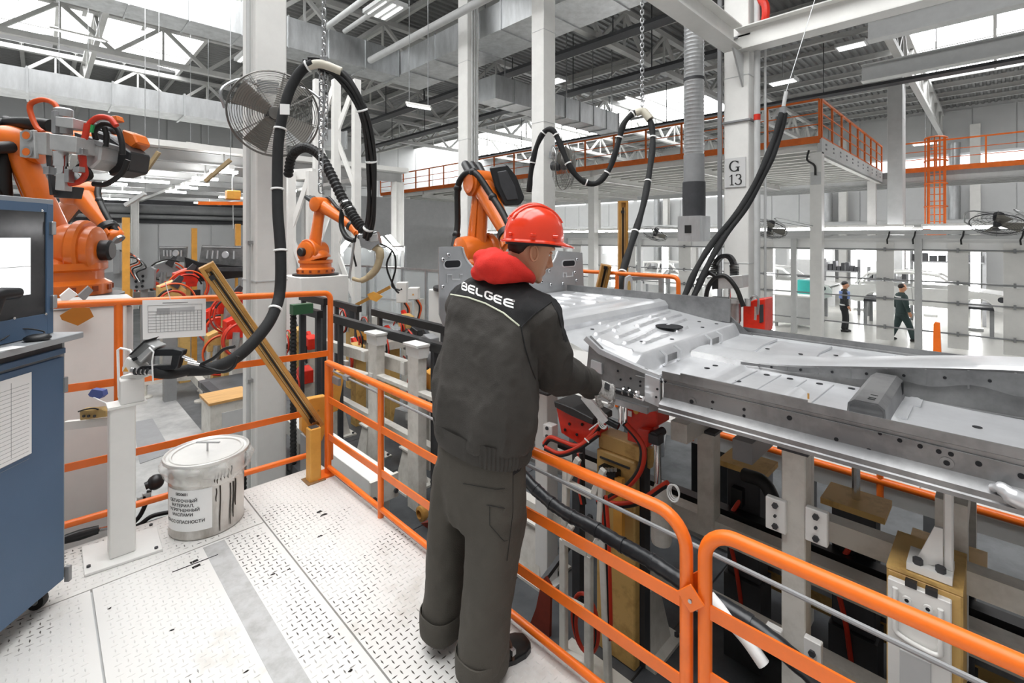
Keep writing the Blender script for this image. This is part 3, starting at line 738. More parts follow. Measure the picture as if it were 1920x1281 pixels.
def far_person(label, foot, face, h, jac, trou, cap, step, arm_l, arm_r, extra=None):
    """standing figure in local axes: f forward, s to its right"""
    t = thing('person', label, 'person', foot)
    f = V((math.cos(face), math.sin(face), 0)); s = V((math.sin(face), -math.cos(face), 0)); u = V((0, 0, 1))
    P = lambda a, b, c: V(foot) + s*a*h + f*b*h + u*c*h
    # skin: head, neck and hands as one mesh
    mb = MB()
    mb.tube([P(0, 0, .80), P(0, .01, .86), P(0, .015, .885), P(0, .02, .93), P(0, .015, .965), P(0, .01, .99)], [.035*h, .034*h, .05*h, .054*h, .048*h, .02*h], 12)
    mb.tube([P(0, .065, .92), P(0, .078, .905), P(0, .06, .895)], [.008*h, .014*h, .01*h], 6)
    for sgn in (-1, 1): mb.ball(P(.055*sgn, .01, .92), .014*h, 6, 4)
    hands = []
    for sgn, arm in ((-1, arm_l), (1, arm_r)):
        w_, e_ = P(*arm[2]), P(*arm[1])
        d = (w_ - e_).normalized()
        mb.tube([w_ - d*.02*h, w_ + d*.02*h, w_ + d*.055*h], [.018*h, .024*h, .02*h], 8)
        a_, u_, _ = frame(d)
        for k in range(4):
            b0 = w_ + d*.05*h + a_*(k-1.5)*.011*h
            mb.tube([b0, b0 + d*.03*h, b0 + d*.045*h - u_*.012*h], .0065*h, 5)
        mb.tube([w_ + d*.02*h + a_*.02*h, w_ + d*.045*h + a_*.032*h, w_ + d*.06*h + a_*.03*h], .007*h, 5)
    obj('body', mb, SKIN, t, sm=80)
    obj('hair', MB().ball(P(0, .005, .945), .056*h, 12, 6, (1, 1, .9)), HAIR, t)
    if cap: obj('cap', MB().ball(P(0, .008, .958), .06*h, 12, 6, (1, 1, .75)), cap, t)
    # jacket
    jb = MB()
    ring = lambda z, ra, ru, b=0: oval(P(0, b, z), s, f, ra*h, ru*h)
    jb.loft([ring(.47, .105, .075), ring(.50, .11, .08), ring(.60, .10, .07), ring(.70, .11, .075), ring(.78, .115, .07), ring(.815, .08, .055), ring(.845, .045, .045)])
    for sgn, arm in ((-1, arm_l), (1, arm_r)):
        limb(jb, [P(.09*sgn, 0, .80), P(*arm[0]), P(*arm[1]), P(*arm[2])], [.045*h, .047*h, .038*h, .03*h], 10)
    obj('jacket', remesh(jb, .02), jac, t, sm=80)
    pb = MB()
    pb.loft([ring(.42, .085, .07), ring(.47, .092, .075), ring(.52, .09, .07)])
    for sgn, st in ((-1, step[0]), (1, step[1])):
        limb(pb, [P(.045*sgn, 0, .48), P(.05*sgn, st*.5+.02, .27), P(.05*sgn, st, .05 + max(0, -st)*.12)], [.068*h, .05*h, .042*h], 10)
    obj('trousers', remesh(pb, .02), trou, t, sm=80)
    for sgn, st in ((-1, step[0]), (1, step[1])):
        zz = .02 + max(0, -st)*.05
        obj('shoe', MB().tube([P(.05*sgn, st-.04, zz), P(.05*sgn, st, zz+.012), P(.05*sgn, st+.05, zz), P(.05*sgn, st+.085, zz-.004)], [.022*h, .032*h, .024*h, .014*h], 8), SHOE, t)
    return t, P
GREEN = mat('dark_green_workwear', '#2f403f', .8, var=.15, vs_=6)
BLKW = mat('black_workwear', '#26282a', .8, var=.2, vs_=6)
BLUW = mat('pale_blue_cloth', '#7b92c9', .8, var=.1)
g1 = at(1583, 622, Z=FZ); g2 = at(1690, 639, Z=FZ)
t1, P1 = far_person('worker in black with a pale blue collar walking behind the fence', g1, math.radians(-75), 1.72, BLKW, BLKW, BLACKP, (.03, -.02),
    ((-.13, .0, .74), (-.15, .02, .63), (-.13, .06, .53)), ((.13, .0, .74), (.15, .0, .62), (.14, .05, .52)))
obj('blue_shoulder', MB().loft([oval(P1(.05, .0, z), V((math.sin(-1.3), -math.cos(-1.3), 0)), V((math.cos(-1.3), math.sin(-1.3), 0)), .15, .155, 14) for z in (.66, .70, .76, .80)]), BLUW, t1)
obj('white_belt', MB().loft([oval(P1(0, 0, z), V((math.sin(-1.3), -math.cos(-1.3), 0)), V((math.cos(-1.3), math.sin(-1.3), 0)), .195, .14, 14) for z in (.525, .55)]), PAPER, t1)
t2, P2 = far_person('worker in dark green striding behind the fence with trouser stripes', g2, math.radians(-60), 1.78, GREEN, GREEN, None, (-.13, .15),
    ((-.13, .0, .74), (-.16, -.03, .63), (-.14, .03, .53)), ((.13, .0, .74), (.16, .01, .62), (.14, .05, .52)))
obj('reflective_band', MB().loft([oval(P2(0, 0, z), V((math.sin(-1.05), -math.cos(-1.05), 0)), V((math.cos(-1.05), math.sin(-1.05), 0)), .205, .145, 14) for z in (.755, .775)]), PAPER, t2)
# ================================================================ CAR UNDERBODY ON THE LINE
HOLEM = mat('sheet_hole', '#15161a', 0.8, var=0.1)
SHEETD = mat('dark_sheet_steel', '#969696', 0.42, metal=0.7, col2='#767677', lo=.35, hi=.6, vs_=4)  # darker copy of the pressed sheet steel
ub = thing('car_underbody', 'bare pressed-steel car underbody clamped on the assembly line', 'car underbody', (2.75, .8, .8))
SX, FX = 2.05, 3.46
YR = -1.6
def hfield(x0, x1, y0, y1, nx, ny, fn, th=.004):
    mb = MB(); vs_ = []
    for i in range(nx+1):
        for j in range(ny+1):
            x = x0 + (x1-x0)*i/nx; y = y0 + (y1-y0)*j/ny
            vs_.append((x, y, fn(x, y)))
    mb.add(vs_, [(i*(ny+1)+j, (i+1)*(ny+1)+j, (i+1)*(ny+1)+j+1, i*(ny+1)+j+1) for i in range(nx) for j in range(ny)])
    return mb
def cap_(px, py, ax, ay, bx, by):
    dx, dy = bx-ax, by-ay; t = max(0, min(1, ((px-ax)*dx + (py-ay)*dy)/(dx*dx+dy*dy+1e-9)))
    return math.hypot(px-ax-dx*t, py-ay-dy*t)
def sst(e0, e1, x):
    t = max(0, min(1, (x-e0)/(e1-e0))); return t*t*(3-2*t)
def holes(lst, zf, par, r=.013):
    for x, y in lst:
        obj('hole', MB().lathe([(r, 0), (r, .0015)], (x, y, zf(x, y) + .0008), n=14), HOLEM, par)
# near sill: pressed channel with top flange, face and stepped lower ledge
def sill(x, sg, y0, y1, nm, m):
    pr_ = [(0, 1.03), (0, .997), (.012, .992), (.016, .93), (.012, .908), (-.018, .892), (-.030, .884), (-.030, .866), (-.036, .862), (-.036, .848), (-.030, .846)]
    in_ = [(-.026, .850), (-.026, .870), (-.014, .888), (.014, .900), (.020, .93), (.016, .996), (.004, 1.0), (.004, 1.03)]
    P = pr_ + in_
    mb = MB(); n = len(P)
    mb.add([(x + sg*a, y0, z) for a, z in P] + [(x + sg*a, y1, z) for a, z in P], [(i, (i+1) % n, n+(i+1) % n, n+i) for i in range(n)] + [tuple(range(n)), tuple(range(n, 2*n))])
    return obj(nm, mb, m, ub, sm=30)
ns = sill(SX, 1, YR, 1.09, 'near_sill', SHEETD)
obj('flange_notch', MB().box((SX-.002, .50, 1.028), (SX+.006, 1.0, 1.038)), SHEETD, ns, sm=0)
for px, py, r in ((1297, 753, .020), (1336, 754, .006), (1335, 768, .006), (1395, 768, .006), (1395, 780, .006), (1480, 784, .009), (1568, 824, .007), (1629, 845, .008), (1687, 826, .007), (1725, 837, .007), (1760, 847, .007), (1783, 852, .007), (1775, 868, .018), (1835, 870, .008), (1915, 893, .008), (1650, 813, .006)):
    p = at(px, py, X=SX+.013)
    ho_ = obj('hole', MB().lathe([(r, 0), (r, .002)], (SX+.0135 - .002, p.y, p.z), (1, 0, 0), 14), HOLEM if r < .015 else SHEETD, ns)
    if r > .015: obj('hole', MB().lathe([(r*.45, 0), (r*.45, .002)], (SX+.0095, p.y, p.z), (1, 0, 0), 12), HOLEM, ns)
# reinforcement bead at the right end of the sill
a = at(1860, 915, X=SX-.02); b_ = at(1995, 965, X=SX-.02)
obj('sill_reinforcement', MB().tube(cr([a, a.lerp(b_, .15) + V((-.012, 0, .012)), a.lerp(b_, .4) + V((-.018, 0, 0)), b_], 5), [.012]*4 + [.02]*4 + [.026]*4 + [.028]*4, 10), SHEET, ns, sm=60)
fs_ = sill(FX, -1, YR, 1.3, 'far_sill', SHEETD)
# kick-up side member behind the sill, plates and bolts
kp = [at(1106, 630, X=2.07), at(1130, 655, X=2.07), at(1175, 676, X=2.07), at(1216, 694, X=2.07), at(1240, 706, X=2.07), at(1240, 768, X=2.07), at(1212, 775, X=2.07), at(1150, 752, X=2.07), at(1112, 730, X=2.07), at(1100, 690, X=2.07)]
ku = obj('side_member', MB().plate(kp, (.012, 0, 0)), SHEETD, ub, sm=0)
kf = [at(x, y, X=2.085) for x, y in ((1100, 636), (1106, 629), (1131, 653), (1176, 674), (1217, 692), (1242, 701), (1242, 708), (1216, 699), (1174, 682), (1128, 662))]
obj('upper_flange', MB().plate(kf, (-.03, 0, 0)), SHEET, ku, sm=0)
obj('joint_plate', MB().plate([at(x, y, X=2.04) for x, y in ((1209, 702), (1236, 712), (1236, 764), (1209, 752))], (.012, 0, 0)), SHEET, ku, sm=0)
obj('bracket', MB().plate([at(x, y, X=2.06) for x, y in ((1108, 675), (1127, 682), (1128, 702), (1107, 694))], (.02, 0, 0)), SHEET, ku, sm=0)
for px, py in ((1158, 696), (1182, 710), (1200, 716), (1163, 712), (1200, 724), (1178, 728), (1170, 727), (1232, 730), (1230, 745), (1240, 716), (1247, 716), (1185, 733), (1193, 736)):
    p = at(px, py, X=2.066 if px < 1206 else 2.037); obj('hole', MB().lathe([(.0055, 0), (.0055, .005)], p, (1, 0, 0), 10), HOLEM, ku)
# front floor near side
def zfl(x, y):
    z = .968 - .012*sst(.3, -.6, y)
    for (ax, ay, bx, by, w_) in ((2.16, .95, 2.62, .95, .035), (2.18, .30, 2.6, .24, .03), (2.2, -.1, 2.5, -.16, .03), (2.22, .62, 2.4, .62, .03)):
        z += .012*(1 - sst(w_*.6, w_, cap_(x, y, ax, ay, bx, by)))
    z += .01*(1 - sst(.0, .05, x - 2.07))
    return z
ff = obj('front_floor', hfield(SX+.005, 2.70, YR, 1.235, 56, 150, zfl), SHEET, ub, sm=40)
holes([(2.56, .80), (2.57, .70), (2.58, .58), (2.60, .46), (2.25, .40), (2.40, .05), (2.44, -.12), (2.35, .86), (2.47, 1.06), (2.55, 1.05)], zfl, ff, .014)
far = obj('front_floor', hfield(2.90, FX-.005, YR, 1.25, 40, 120, lambda x, y: zfl(2.05 + (FX - x), y) + .01), SHEET, ub, sm=40)
# centre tunnel, rising towards the front
tn = MB(); rings = []; th_ = []
for j in range(60):
    y = YR + (1.24 - YR)*j/59
    h = .20 - .165*sst(-.25, .98, y)
    wv = .0
    nb = 2.655 - .01*math.sin(y*9)
    zb_ = .962
    th_.append([(nb-.03, y, zb_+.004), (nb-.012, y, zb_+.006), (nb, y, zb_+h*.5), (nb+.012, y, zb_+h*.93), (nb+.03, y, zb_+h), (2.78, y, zb_+h+.006), (2.90, y, zb_+h), (2.915, y, zb_+h*.9), (2.93, y, zb_)])
n = len(th_[0])
def strip(i0, i1):
    m_ = MB(); q = i1 - i0 + 1
    return m_.add([p for r_ in th_ for p in r_[i0:i1+1]], [(k*q+i, k*q+i+1, (k+1)*q+i+1, (k+1)*q+i) for k in range(59) for i in range(q-1)])
tun = obj('tunnel_wall', strip(0, 3), SHEETD, ub, sm=30)
obj('tunnel_top', strip(3, n-1), SHEET, ub, sm=30)  # top's bright reflection put into colour: lighter sheet here, darker on the wall
# wavy doubler along the tunnel wall
dbl = MB(); tp, bt = [], []
for j in range(60):
    y = .95 - (.95+1.4)*j/59
    h = .20 - .165*sst(-.25, .98, y)
    tp.append((2.630, y, .962+h*.92)); bt.append((2.630, y, .962 + h*(.52 + .07*math.sin(y*24))))
dbl.add(tp + bt, [(i, i+1, 61+i, 60+i) for i in range(59)])
do_ = obj('tunnel_doubler', dbl, SHEETD, tun, sm=0)
for k in range(11):
    y = .8 - k*.13; h = .20 - .165*sst(-.25, .98, y)
    obj('hole', MB().lathe([(.006, 0), (.006, .003)], (2.626, y, .962+h*.72), (1, 0, 0), 10), HOLEM, do_)
# seat cross member
cmx0, cmx1, cmy = 2.14, 2.60, .335
cm = obj('seat_cross_member', MB().prof((cmx0, cmy, .96), (cmx1, cmy, .968), [(-.062, 0), (-.055, .075), (-.035, .092), (.035, .092), (.055, .075), (.062, 0)]), SHEETD, ub, sm=20)
obj('end_cap', MB().prof((cmx0-.004, cmy, .96), (cmx0, cmy, .96), [(-.055, .0), (-.048, .07), (-.03, .086), (.03, .086), (.048, .07), (.055, 0)]), CHROME, cm, sm=0)
obj('side_opening', MB().cbox((2.56, cmy-.058, 1.02), (.03, .004, .05)), HOLEM, cm, sm=0)
for x in (2.18, 2.2, 2.24, 2.5, 2.53): obj('slot', MB().cbox((x, cmy-.01, 1.0535), (.008, .022, .002)), HOLEM, cm, sm=0)
obj('foot_flange', MB().plate([(2.30, cmy-.062, .968), (2.60, cmy-.062, .972), (2.60, cmy-.12, .972), (2.5, cmy-.12, .971), (2.48, cmy-.10, .971), (2.30, cmy-.10, .969)], (0, 0, .006)), SHEET, cm, sm=0)
# rear seat pan with step, beads and access hole
STEP = 1.235
def zpan(x, y):
    base = 1.055 + .06*sst(1.3, 1.9, y)
    base -= .09*(1 - sst(STEP-.01, STEP+.05, y))
    base -= .05*(1 - sst(2.08, 2.22, x))*sst(1.9, 1.3, y)
    b = 0
    for (ax, ay, bx, by, w_) in BEADS: b = max(b, 1 - sst(w_*.55, w_, cap_(x, y, ax, ay, bx, by)))
    return base + .013*b
BEADS = [(2.28, 1.62, 2.55, 1.66, .018), (2.36, 1.53, 2.62, 1.56, .018), (2.30, 1.44, 2.55, 1.47, .02), (2.55, 1.47, 2.72, 1.50, .016), (2.62, 1.68, 2.95, 1.72, .018), (2.70, 1.60, 3.00, 1.63, .02), (2.9, 1.50, 3.2, 1.53, .018),
         (2.40, 1.38, 2.7, 1.40, .016), (3.0, 1.68, 3.3, 1.70, .018), (2.5, 1.75, 2.7, 1.76, .014), (2.45, 1.60, 2.5, 1.69, .012), (2.82, 1.40, 3.0, 1.42, .014), (2.2, 1.35, 2.22, 1.55, .02), (3.05, 1.60, 3.3, 1.61, .014)]
rp_ = obj('rear_seat_pan', hfield(2.07, FX-.02, STEP-.02, 1.80, 150, 70, zpan), SHEET, ub, sm=40)
obj('access_hole', MB().lathe([(.085, 0), (.085, .002)], (2.86, 1.47, zpan(2.86, 1.47)+.014), n=24), HOLEM, rp_)
holes([(2.42, 1.41), (2.62, 1.33), (3.25, 1.45), (3.3, 1.35), (3.1, 1.36), (2.35, 1.7)], zpan, rp_, .012)
for x in (2.42, 2.98):      # windows and hoops pressed in the step face
    obj('step_window', MB().cbox((x, STEP-.002, 1.005), (.13, .004, .035)), SHEETD, rp_, sm=0)
    for s in (-.08, .08): obj('hoop', MB().tube([(x+s, STEP+.0, .975), (x+s, STEP-.016, .99), (x+s, STEP-.016, 1.03), (x+s, STEP+.02, 1.052)], .007, 6), SHEET, rp_)
# rear cross member, trunk floor
obj('rear_cross_member', MB().prof((2.10, 1.83, 1.115), (FX-.06, 1.83, 1.115), [(-.07, -.01), (-.05, .05), (.0, .062), (.05, .05), (.075, .02), (.075, -.03), (-.07, -.03)]), SHEET, ub, sm=30)
def ztr(x, y):
    b = 0
    for k in range(7):
        xx = 2.25 + k*.17
        b = max(b, 1 - sst(.010, .02, cap_(x, y, xx, 2.08 + .05*(k % 2), xx+.02, 2.55)))
    b = max(b, 1 - sst(.012, .026, cap_(x, y, 2.2, 2.0, 3.2, 2.0)))
    return 1.165 + .012*b
tr2 = obj('trunk_floor', hfield(2.12, FX-.06, 1.88, 2.74, 110, 70, ztr), SHEET, ub, sm=40)
obj('side_flange', MB().box((2.10, 1.86, 1.13), (2.12, 2.74, 1.20)), SHEETD, ub, sm=0)
obj('side_flange', MB().box((FX-.06, 1.3, 1.06), (FX-.04, 2.74, 1.22)), SHEETD, ub, sm=0)
for k in range(7):
    obj('hole', MB().lathe([(.008, 0), (.008, .004)], (2.097, 1.95+.11*k, 1.17), (1, 0, 0), 10), HOLEM, tr2)
# upright rear bulkhead with cut-outs and swages
BY = 2.76
bp_ = [at(x, y, Y=BY) for x, y in ((823, 463), (866, 462), (872, 482), (884, 498), (905, 514), (960, 522), (1008, 516), (1030, 500), (1040, 486), (1046, 470), (1092, 474), (1095, 545), (1090, 556), (1060, 561), (1000, 566), (990, 580), (900, 600), (846, 616), (832, 612), (824, 590))]
bk = obj('rear_bulkhead', MB().plate(bp_, (0, .01, 0)), mat('bulkhead_sheet', '#b4b6b8', .38, metal=.55, var=.12, vs_=4), ub, sm=0)
def slot_on(cx_, cy_, wpx, hpx, m, nm, dy=-.006):
    c = at(cx_, cy_, Y=BY+dy); e = at(cx_+wpx/2, cy_, Y=BY+dy); r = abs(at(cx_, cy_-hpx/2, Y=BY+dy).z - c.z)
    L_ = max((e-c).length - r, .001)
    pts = [c + V((L_ + r*math.cos(t), 0, r*math.sin(t))) for t in [-math.pi/2 + math.pi*i/8 for i in range(9)]] + [c + V((-L_ + r*math.cos(t), 0, r*math.sin(t))) for t in [math.pi/2 + math.pi*i/8 for i in range(9)]]
    return obj(nm, MB().plate(pts, (0, .008, 0)), m, bk, sm=0)
slot_on(849, 496, 34, 17, SHEET, 'slot_rim', -.004); slot_on(849, 495, 29, 13, HOLEM, 'slot_opening')
slot_on(1067, 494, 26, 14, SHEET, 'slot_rim', -.004); slot_on(1067, 494, 22, 10, HOLEM, 'slot_opening')
for (pl) in (((838, 530), (838, 515), (847, 515), (847, 524), (862, 524), (862, 515), (867, 515)), ((1056, 520), (1056, 512), (1062, 512), (1062, 519), (1074, 518), (1074, 510))):
    obj('swage', MB().tube([at(x, y, Y=BY-.002) for x, y in pl], .006, 6), SHEET, bk)
obj('arch_flange', MB().tube(cr([at(x, y, Y=BY-.004) for x, y in ((867, 464), (873, 483), (885, 499), (906, 514))], 5), .008, 6), SHEET, bk)
obj('arch_flange', MB().tube(cr([at(x, y, Y=BY-.004) for x, y in ((1046, 472), (1040, 487), (1030, 500), (1010, 514))], 5), .008, 6), SHEET, bk)
for x, y in ((841, 478), (831, 487), (831, 538), (1082, 487), (1078, 511), (1081, 526), (1056, 532), (1033, 534), (1016, 528), (1030, 508)):
    c = at(x, y, Y=BY-.004); o_ = obj('boss', MB().lathe([(.016, 0), (.012, .006)], c, (0, -1, 0), 12), SHEET, bk); obj('hole', MB().lathe([(.006, .006), (.006, .008)], c, (0, -1, 0), 10), HOLEM, o_)
# tall towing bracket standing on the trunk floor
c = at(1176, 562, Y=2.35)
obj('upright_bracket', MB().plate([c + V(p) for p in ((-.10, 0, 0), (-.03, 0, .06), (-.01, 0, .20), (.06, 0, .22), (.09, 0, .18), (.09, 0, 0))], (0, .02, 0)), SHEET, ub, sm=0)
obj('bracket_slot', MB().plate([c + V((.03 + .025*math.cos(t), -.004, .11 + .06*math.sin(t))) for t in [6.283*i/14 for i in range(14)]], (0, .004, 0)), BEIGE, ub, sm=0)
# far rear wheel-house plates
wp = [at(x, y, X=FX-.03) for x, y in ((1236, 590), (1305, 600), (1330, 592), (1366, 590), (1400, 622), (1420, 634), (1385, 640), (1300, 612))]
obj('wheelhouse_plate', MB().plate(wp, (.012, 0, 0)), SHEETD, ub, sm=0)

# pressed ribs and seams on the floor panels
for k in range(12):
    y = .86 - k*.13; h = .20 - .165*sst(-.25, .98, y)
    obj('wall_rib', MB().bar((2.634, y, .962+h*.5), (2.634, y, .962+h*.92), .006, .010), SHEETD, tun, sm=0)
for k in range(7):
    y = 1.0 - k*.3
    obj('floor_rib', MB().tube([(2.98, y, zfl(2.53, y)+.012), (3.18, y+.02, zfl(2.33, y)+.012), (3.38, y, zfl(2.13, y)+.02)], .008, 6), SHEET, far, sm=60)
holes([(3.05 + .05*(k % 3), .95 - k*.16) for k in range(12)], lambda x, y: zfl(2.05+(FX-x), y) + .012, far, .012)
for k in range(5):
    y = .98 - k*.11
    obj('floor_rib', MB().tube([(2.14, y, zfl(2.14, y)+.001), (2.60, y-.01, zfl(2.6, y)+.001)], .0045, 6), SHEET, ff, sm=60)
obj('floor_rib', MB().tube([(2.12, -.05, zfl(2.12, -.05)), (2.35, -.25, zfl(2.35, -.25)), (2.62, -.6, zfl(2.62, -.6))], .007, 6), SHEET, ff, sm=60)
obj('weld_stud', MB().cyl((2.31, .56, zfl(2.31, .56)), (2.31, .56, zfl(2.31, .56)+.022), .004, 8), GOLD, ff)
# ================================================================ LINE FRAME, FIXTURES, FAR PLATFORM
random.seed(11)
LZ = -.78
LD = mat('dark_line_deck', '#55585b', .45, col2='#36383b', lo=.35, hi=.6, vs_=2.2)
ld_ = struct('floor_line_deck', MB().box((1.50, -2.2, LZ-.1), (3.75, 3.40, LZ)).box((1.90, 3.40, LZ-.1), (3.75, 9.5, LZ)), LD, sm=0)
for y in (-2, .5, 3, 5.5, 8, 9.3):
    for x in (2.0, 3.65): obj('deck_leg', MB().box((x-.06, y-.06, FZ), (x+.06, y+.06, LZ-.1)), DGREY, ld_, sm=0)
for y in range(11): obj('deck_seam', MB().box((1.92, -1.6+y*1.0, LZ+.0005), (3.74, -1.59+y*1.0, LZ+.002)), BLACKP, ld_, sm=0)
def bolt(p, ax, par, r=.010, h=.01, m=DGREY):
    obj('bolt', MB().lathe([(r, 0), (r, h), (r*.6, h)], p, ax, 6), m, par, sm=0)
def frame_post(label, px0, px1, py0, py1, X, m=WHITE2, z_to=None, cap=True, dx=None):
    a, b = at(px0, py0, X=X), at(px1, py0, X=X)
    y0, y1 = b.y, a.y; w_ = y1 - y0; z1 = at((px0+px1)/2, py0, X=X).z
    z0 = LZ if z_to is None else z_to
    t = thing('frame_post', label, 'machine frame', (X + w_/2, (y0+y1)/2, z0))
    d_ = dx or w_
    obj('shaft', MB().box((X, y0, z0), (X+d_, y1, z1)), m, t, sm=0, bevel=.004)
    if cap: obj('cap_plate', MB().box((X-.012, y0-.012, z1), (X+d_+.012, y1+.012, z1+.014)), DGREY, t, sm=0)
    if z0 == LZ: obj('foot', MB().box((X-.05, y0-.05, LZ), (X+d_+.05, y1+.05, LZ+.02)), m, t, sm=0)
    return t, y0, y1, z1
pA, y0, y1, z1 = frame_post('broad grey frame post under the right part of the sill', 1465, 1510, 848, 1281, 2.16)
for (px, py) in ((1456, 964), (1532, 986)):
    c = at(px, py, X=2.15); pl = obj('bolt_plate', MB().cbox(c, (.03, .075, .13)), WHITE, pA, sm=0, bevel=.003)
    for dz in (.042, 0, -.042): bolt(c + V((-.016, 0, dz)), (-1, 0, 0), pl, .012 if dz else .006)
for (px, py) in ((1452, 1195), (1525, 1220)):
    c = at(px, py, X=2.15); pl = obj('bolt_plate', MB().cbox(c, (.03, .06, .09)), WHITE, pA, sm=0, bevel=.003); bolt(c + V((-.016, 0, 0)), (-1, 0, 0), pl, .013)
frame_post('grey frame post left of the broad post under the sill', 1307, 1338, 812, 945, 2.62, z_to=.02)
pC, y0, y1, z1 = frame_post('slim white upright with a gusset on the tan tower at the right', 1769, 1787, 925, 1090, 2.14, m=WHITE, z_to=.545, cap=False, dx=.06)
g0 = [at(x, y, X=2.135) for x, y in ((1768, 992), (1752, 988), (1716, 1054), (1768, 1064))]
obj('gusset', MB().plate(g0, (.012, 0, 0)), WHITE, pC, sm=0)
a, b = at(1700, 1052, X=2.11), at(1786, 1086, X=2.11)
fo = obj('foot_flange', MB().plate([(2.10, b.y, .52), (2.10, a.y, .52), (2.22, a.y, .52), (2.22, b.y, .52)], (0, 0, .025)), WHITE, pC, sm=0)
for t_ in (.25, .75): bolt(V((2.115, b.y + (a.y-b.y)*t_, .545)), (0, 0, 1), fo, .014, .018)
# tan tower carrying the white panel
a, b = at(1662, 1060, X=2.09), at(1806, 1060, X=2.09)
tw = thing('fixture_tower', 'tan fixture tower with a white embossed front plate at the lower right', 'machine', (2.2, (a.y+b.y)/2, LZ))
obj('body', MB().box((2.09, b.y, LZ), (2.36, a.y, .505)), BEIGE, tw, sm=0, bevel=.006)
obj('shoulder', MB().plate([(2.09, b.y, .505), (2.09, a.y, .505), (2.36, a.y, .505), (2.36, b.y, .505)], (0, 0, .012)), BEIGE, tw, sm=0)
fa, fb_ = at(1664, 1100, X=2.06), at(1784, 1100, X=2.06)
fpz = at(1720, 1118, X=2.06).z
fpn = obj('front_plate', MB().box((2.062, fb_.y, -.9), (2.088, fa.y, fpz+.02)), WHITE, tw, sm=0, bevel=.003)
w_ = fa.y - fb_.y
obj('embossed_rib', MB().tube(cr([(2.055, fb_.y+.16*w_, fpz-.01), (2.052, fb_.y+.16*w_, fpz-.12), (2.052, fb_.y+.22*w_, fpz-.16), (2.052, fa.y-.2*w_, fpz-.15), (2.052, fa.y-.13*w_, fpz-.11), (2.055, fa.y-.13*w_, fpz+.0)], 5), .008, 8), WHITE, fpn, sm=60)
obj('recess', MB().box((2.058, fb_.y+.3*w_, fpz-.55), (2.064, fa.y-.2*w_, fpz-.2)), LGREY, fpn, sm=0, bevel=.002)
for t_ in (.35, .68): 
    o_ = obj('eyelet', MB().lathe([(.012, 0), (.012, .008), (.006, .008)], (2.06, fb_.y+w_*t_, fpz-.025), (-1, 0, 0), 14), WHITE, fpn); obj('hole', MB().lathe([(.006, .008), (.006, .009)], (2.06, fb_.y+w_*t_, fpz-.025), (-1, 0, 0), 10), HOLEM, o_)
for t_ in (.3, .62): obj('clip', MB().cbox((2.07, fb_.y+w_*t_, fpz+.028), (.02, .03, .02)), BLACKP, tw, sm=0)
# long beams running with the line
def long_beam(name, label, X, Z, w_, h_, m, y0=-1.8, y1=9.0, cat='beam'):
    return obj(name, MB().bar((X, y0, Z), (X, y1, Z), w_, h_), m, None, sm=0, label=label, cat=cat)
zb1 = at(1654, 1101, X=2.66).z
long_beam('line_beam', 'long light grey beam under the underbody, nearest the railing', 2.68, zb1-.06, .09, .11, WHITE2, -1.8, 2.4)
long_beam('slide_rail', 'black slide rail lying beside the near grey beam', 2.80, zb1-.02, .07, .05, BLACKP, -1.8, 2.6)
long_beam('line_beam', 'second light grey beam at cross-tie height under the sill', 2.36, at(1600, 1005, X=2.36).z, .07, .085, WHITE2, -1.8, .62)
long_beam('line_beam', 'pale lower beam resting on the tapered pedestals', 2.60, LZ+.435, .08, .11, WHITE2, -1.7, 6.2)
long_beam('slide_rail', 'dark floor rail below the underbody nearest the platform', 1.9, LZ+.05, .12, .08, DGREY, -2, 9)
long_beam('slide_rail', 'dark floor rail below the underbody centre', 3.1, LZ+.05, .12, .08, DGREY, -2, 9)
long_beam('slide_rail', 'bright steel guide rail under the far sill', 3.2, -.2, .04, .03, STEEL, -2, 3.2)
long_beam('slide_rail', 'second bright steel guide rail under the far sill', 3.05, -.28, .04, .03, STEEL, -2, 3.2)
long_beam('base_plinth', 'low tan base plinth running under the line', 3.32, -.45, .12, .2, BEIGE, -1.8, 1.2)
for i, (y_) in enumerate((-.62, .12, .86, 1.18)):
    long_tie = obj('cross_tie', MB().bar((2.4, y_, .62), (3.5, y_, .62), .09, .1), WHITE2 if i % 2 else GREYP, None, sm=0, label=['grey cross tie under the right end of the underbody', 'white cross tie behind the broad grey post', 'grey cross tie left of the broad grey post', 'white cross tie under the rear seat step'][i], cat='beam')
    obj('tie_leg', MB().bar((3.45, y_, LZ), (3.45, y_, .57), .09), WHITE2, long_tie, sm=0)
    if i < 2: obj('tie_leg', MB().bar((2.45, y_, .03), (2.45, y_, .57), .09), WHITE2, long_tie, sm=0)
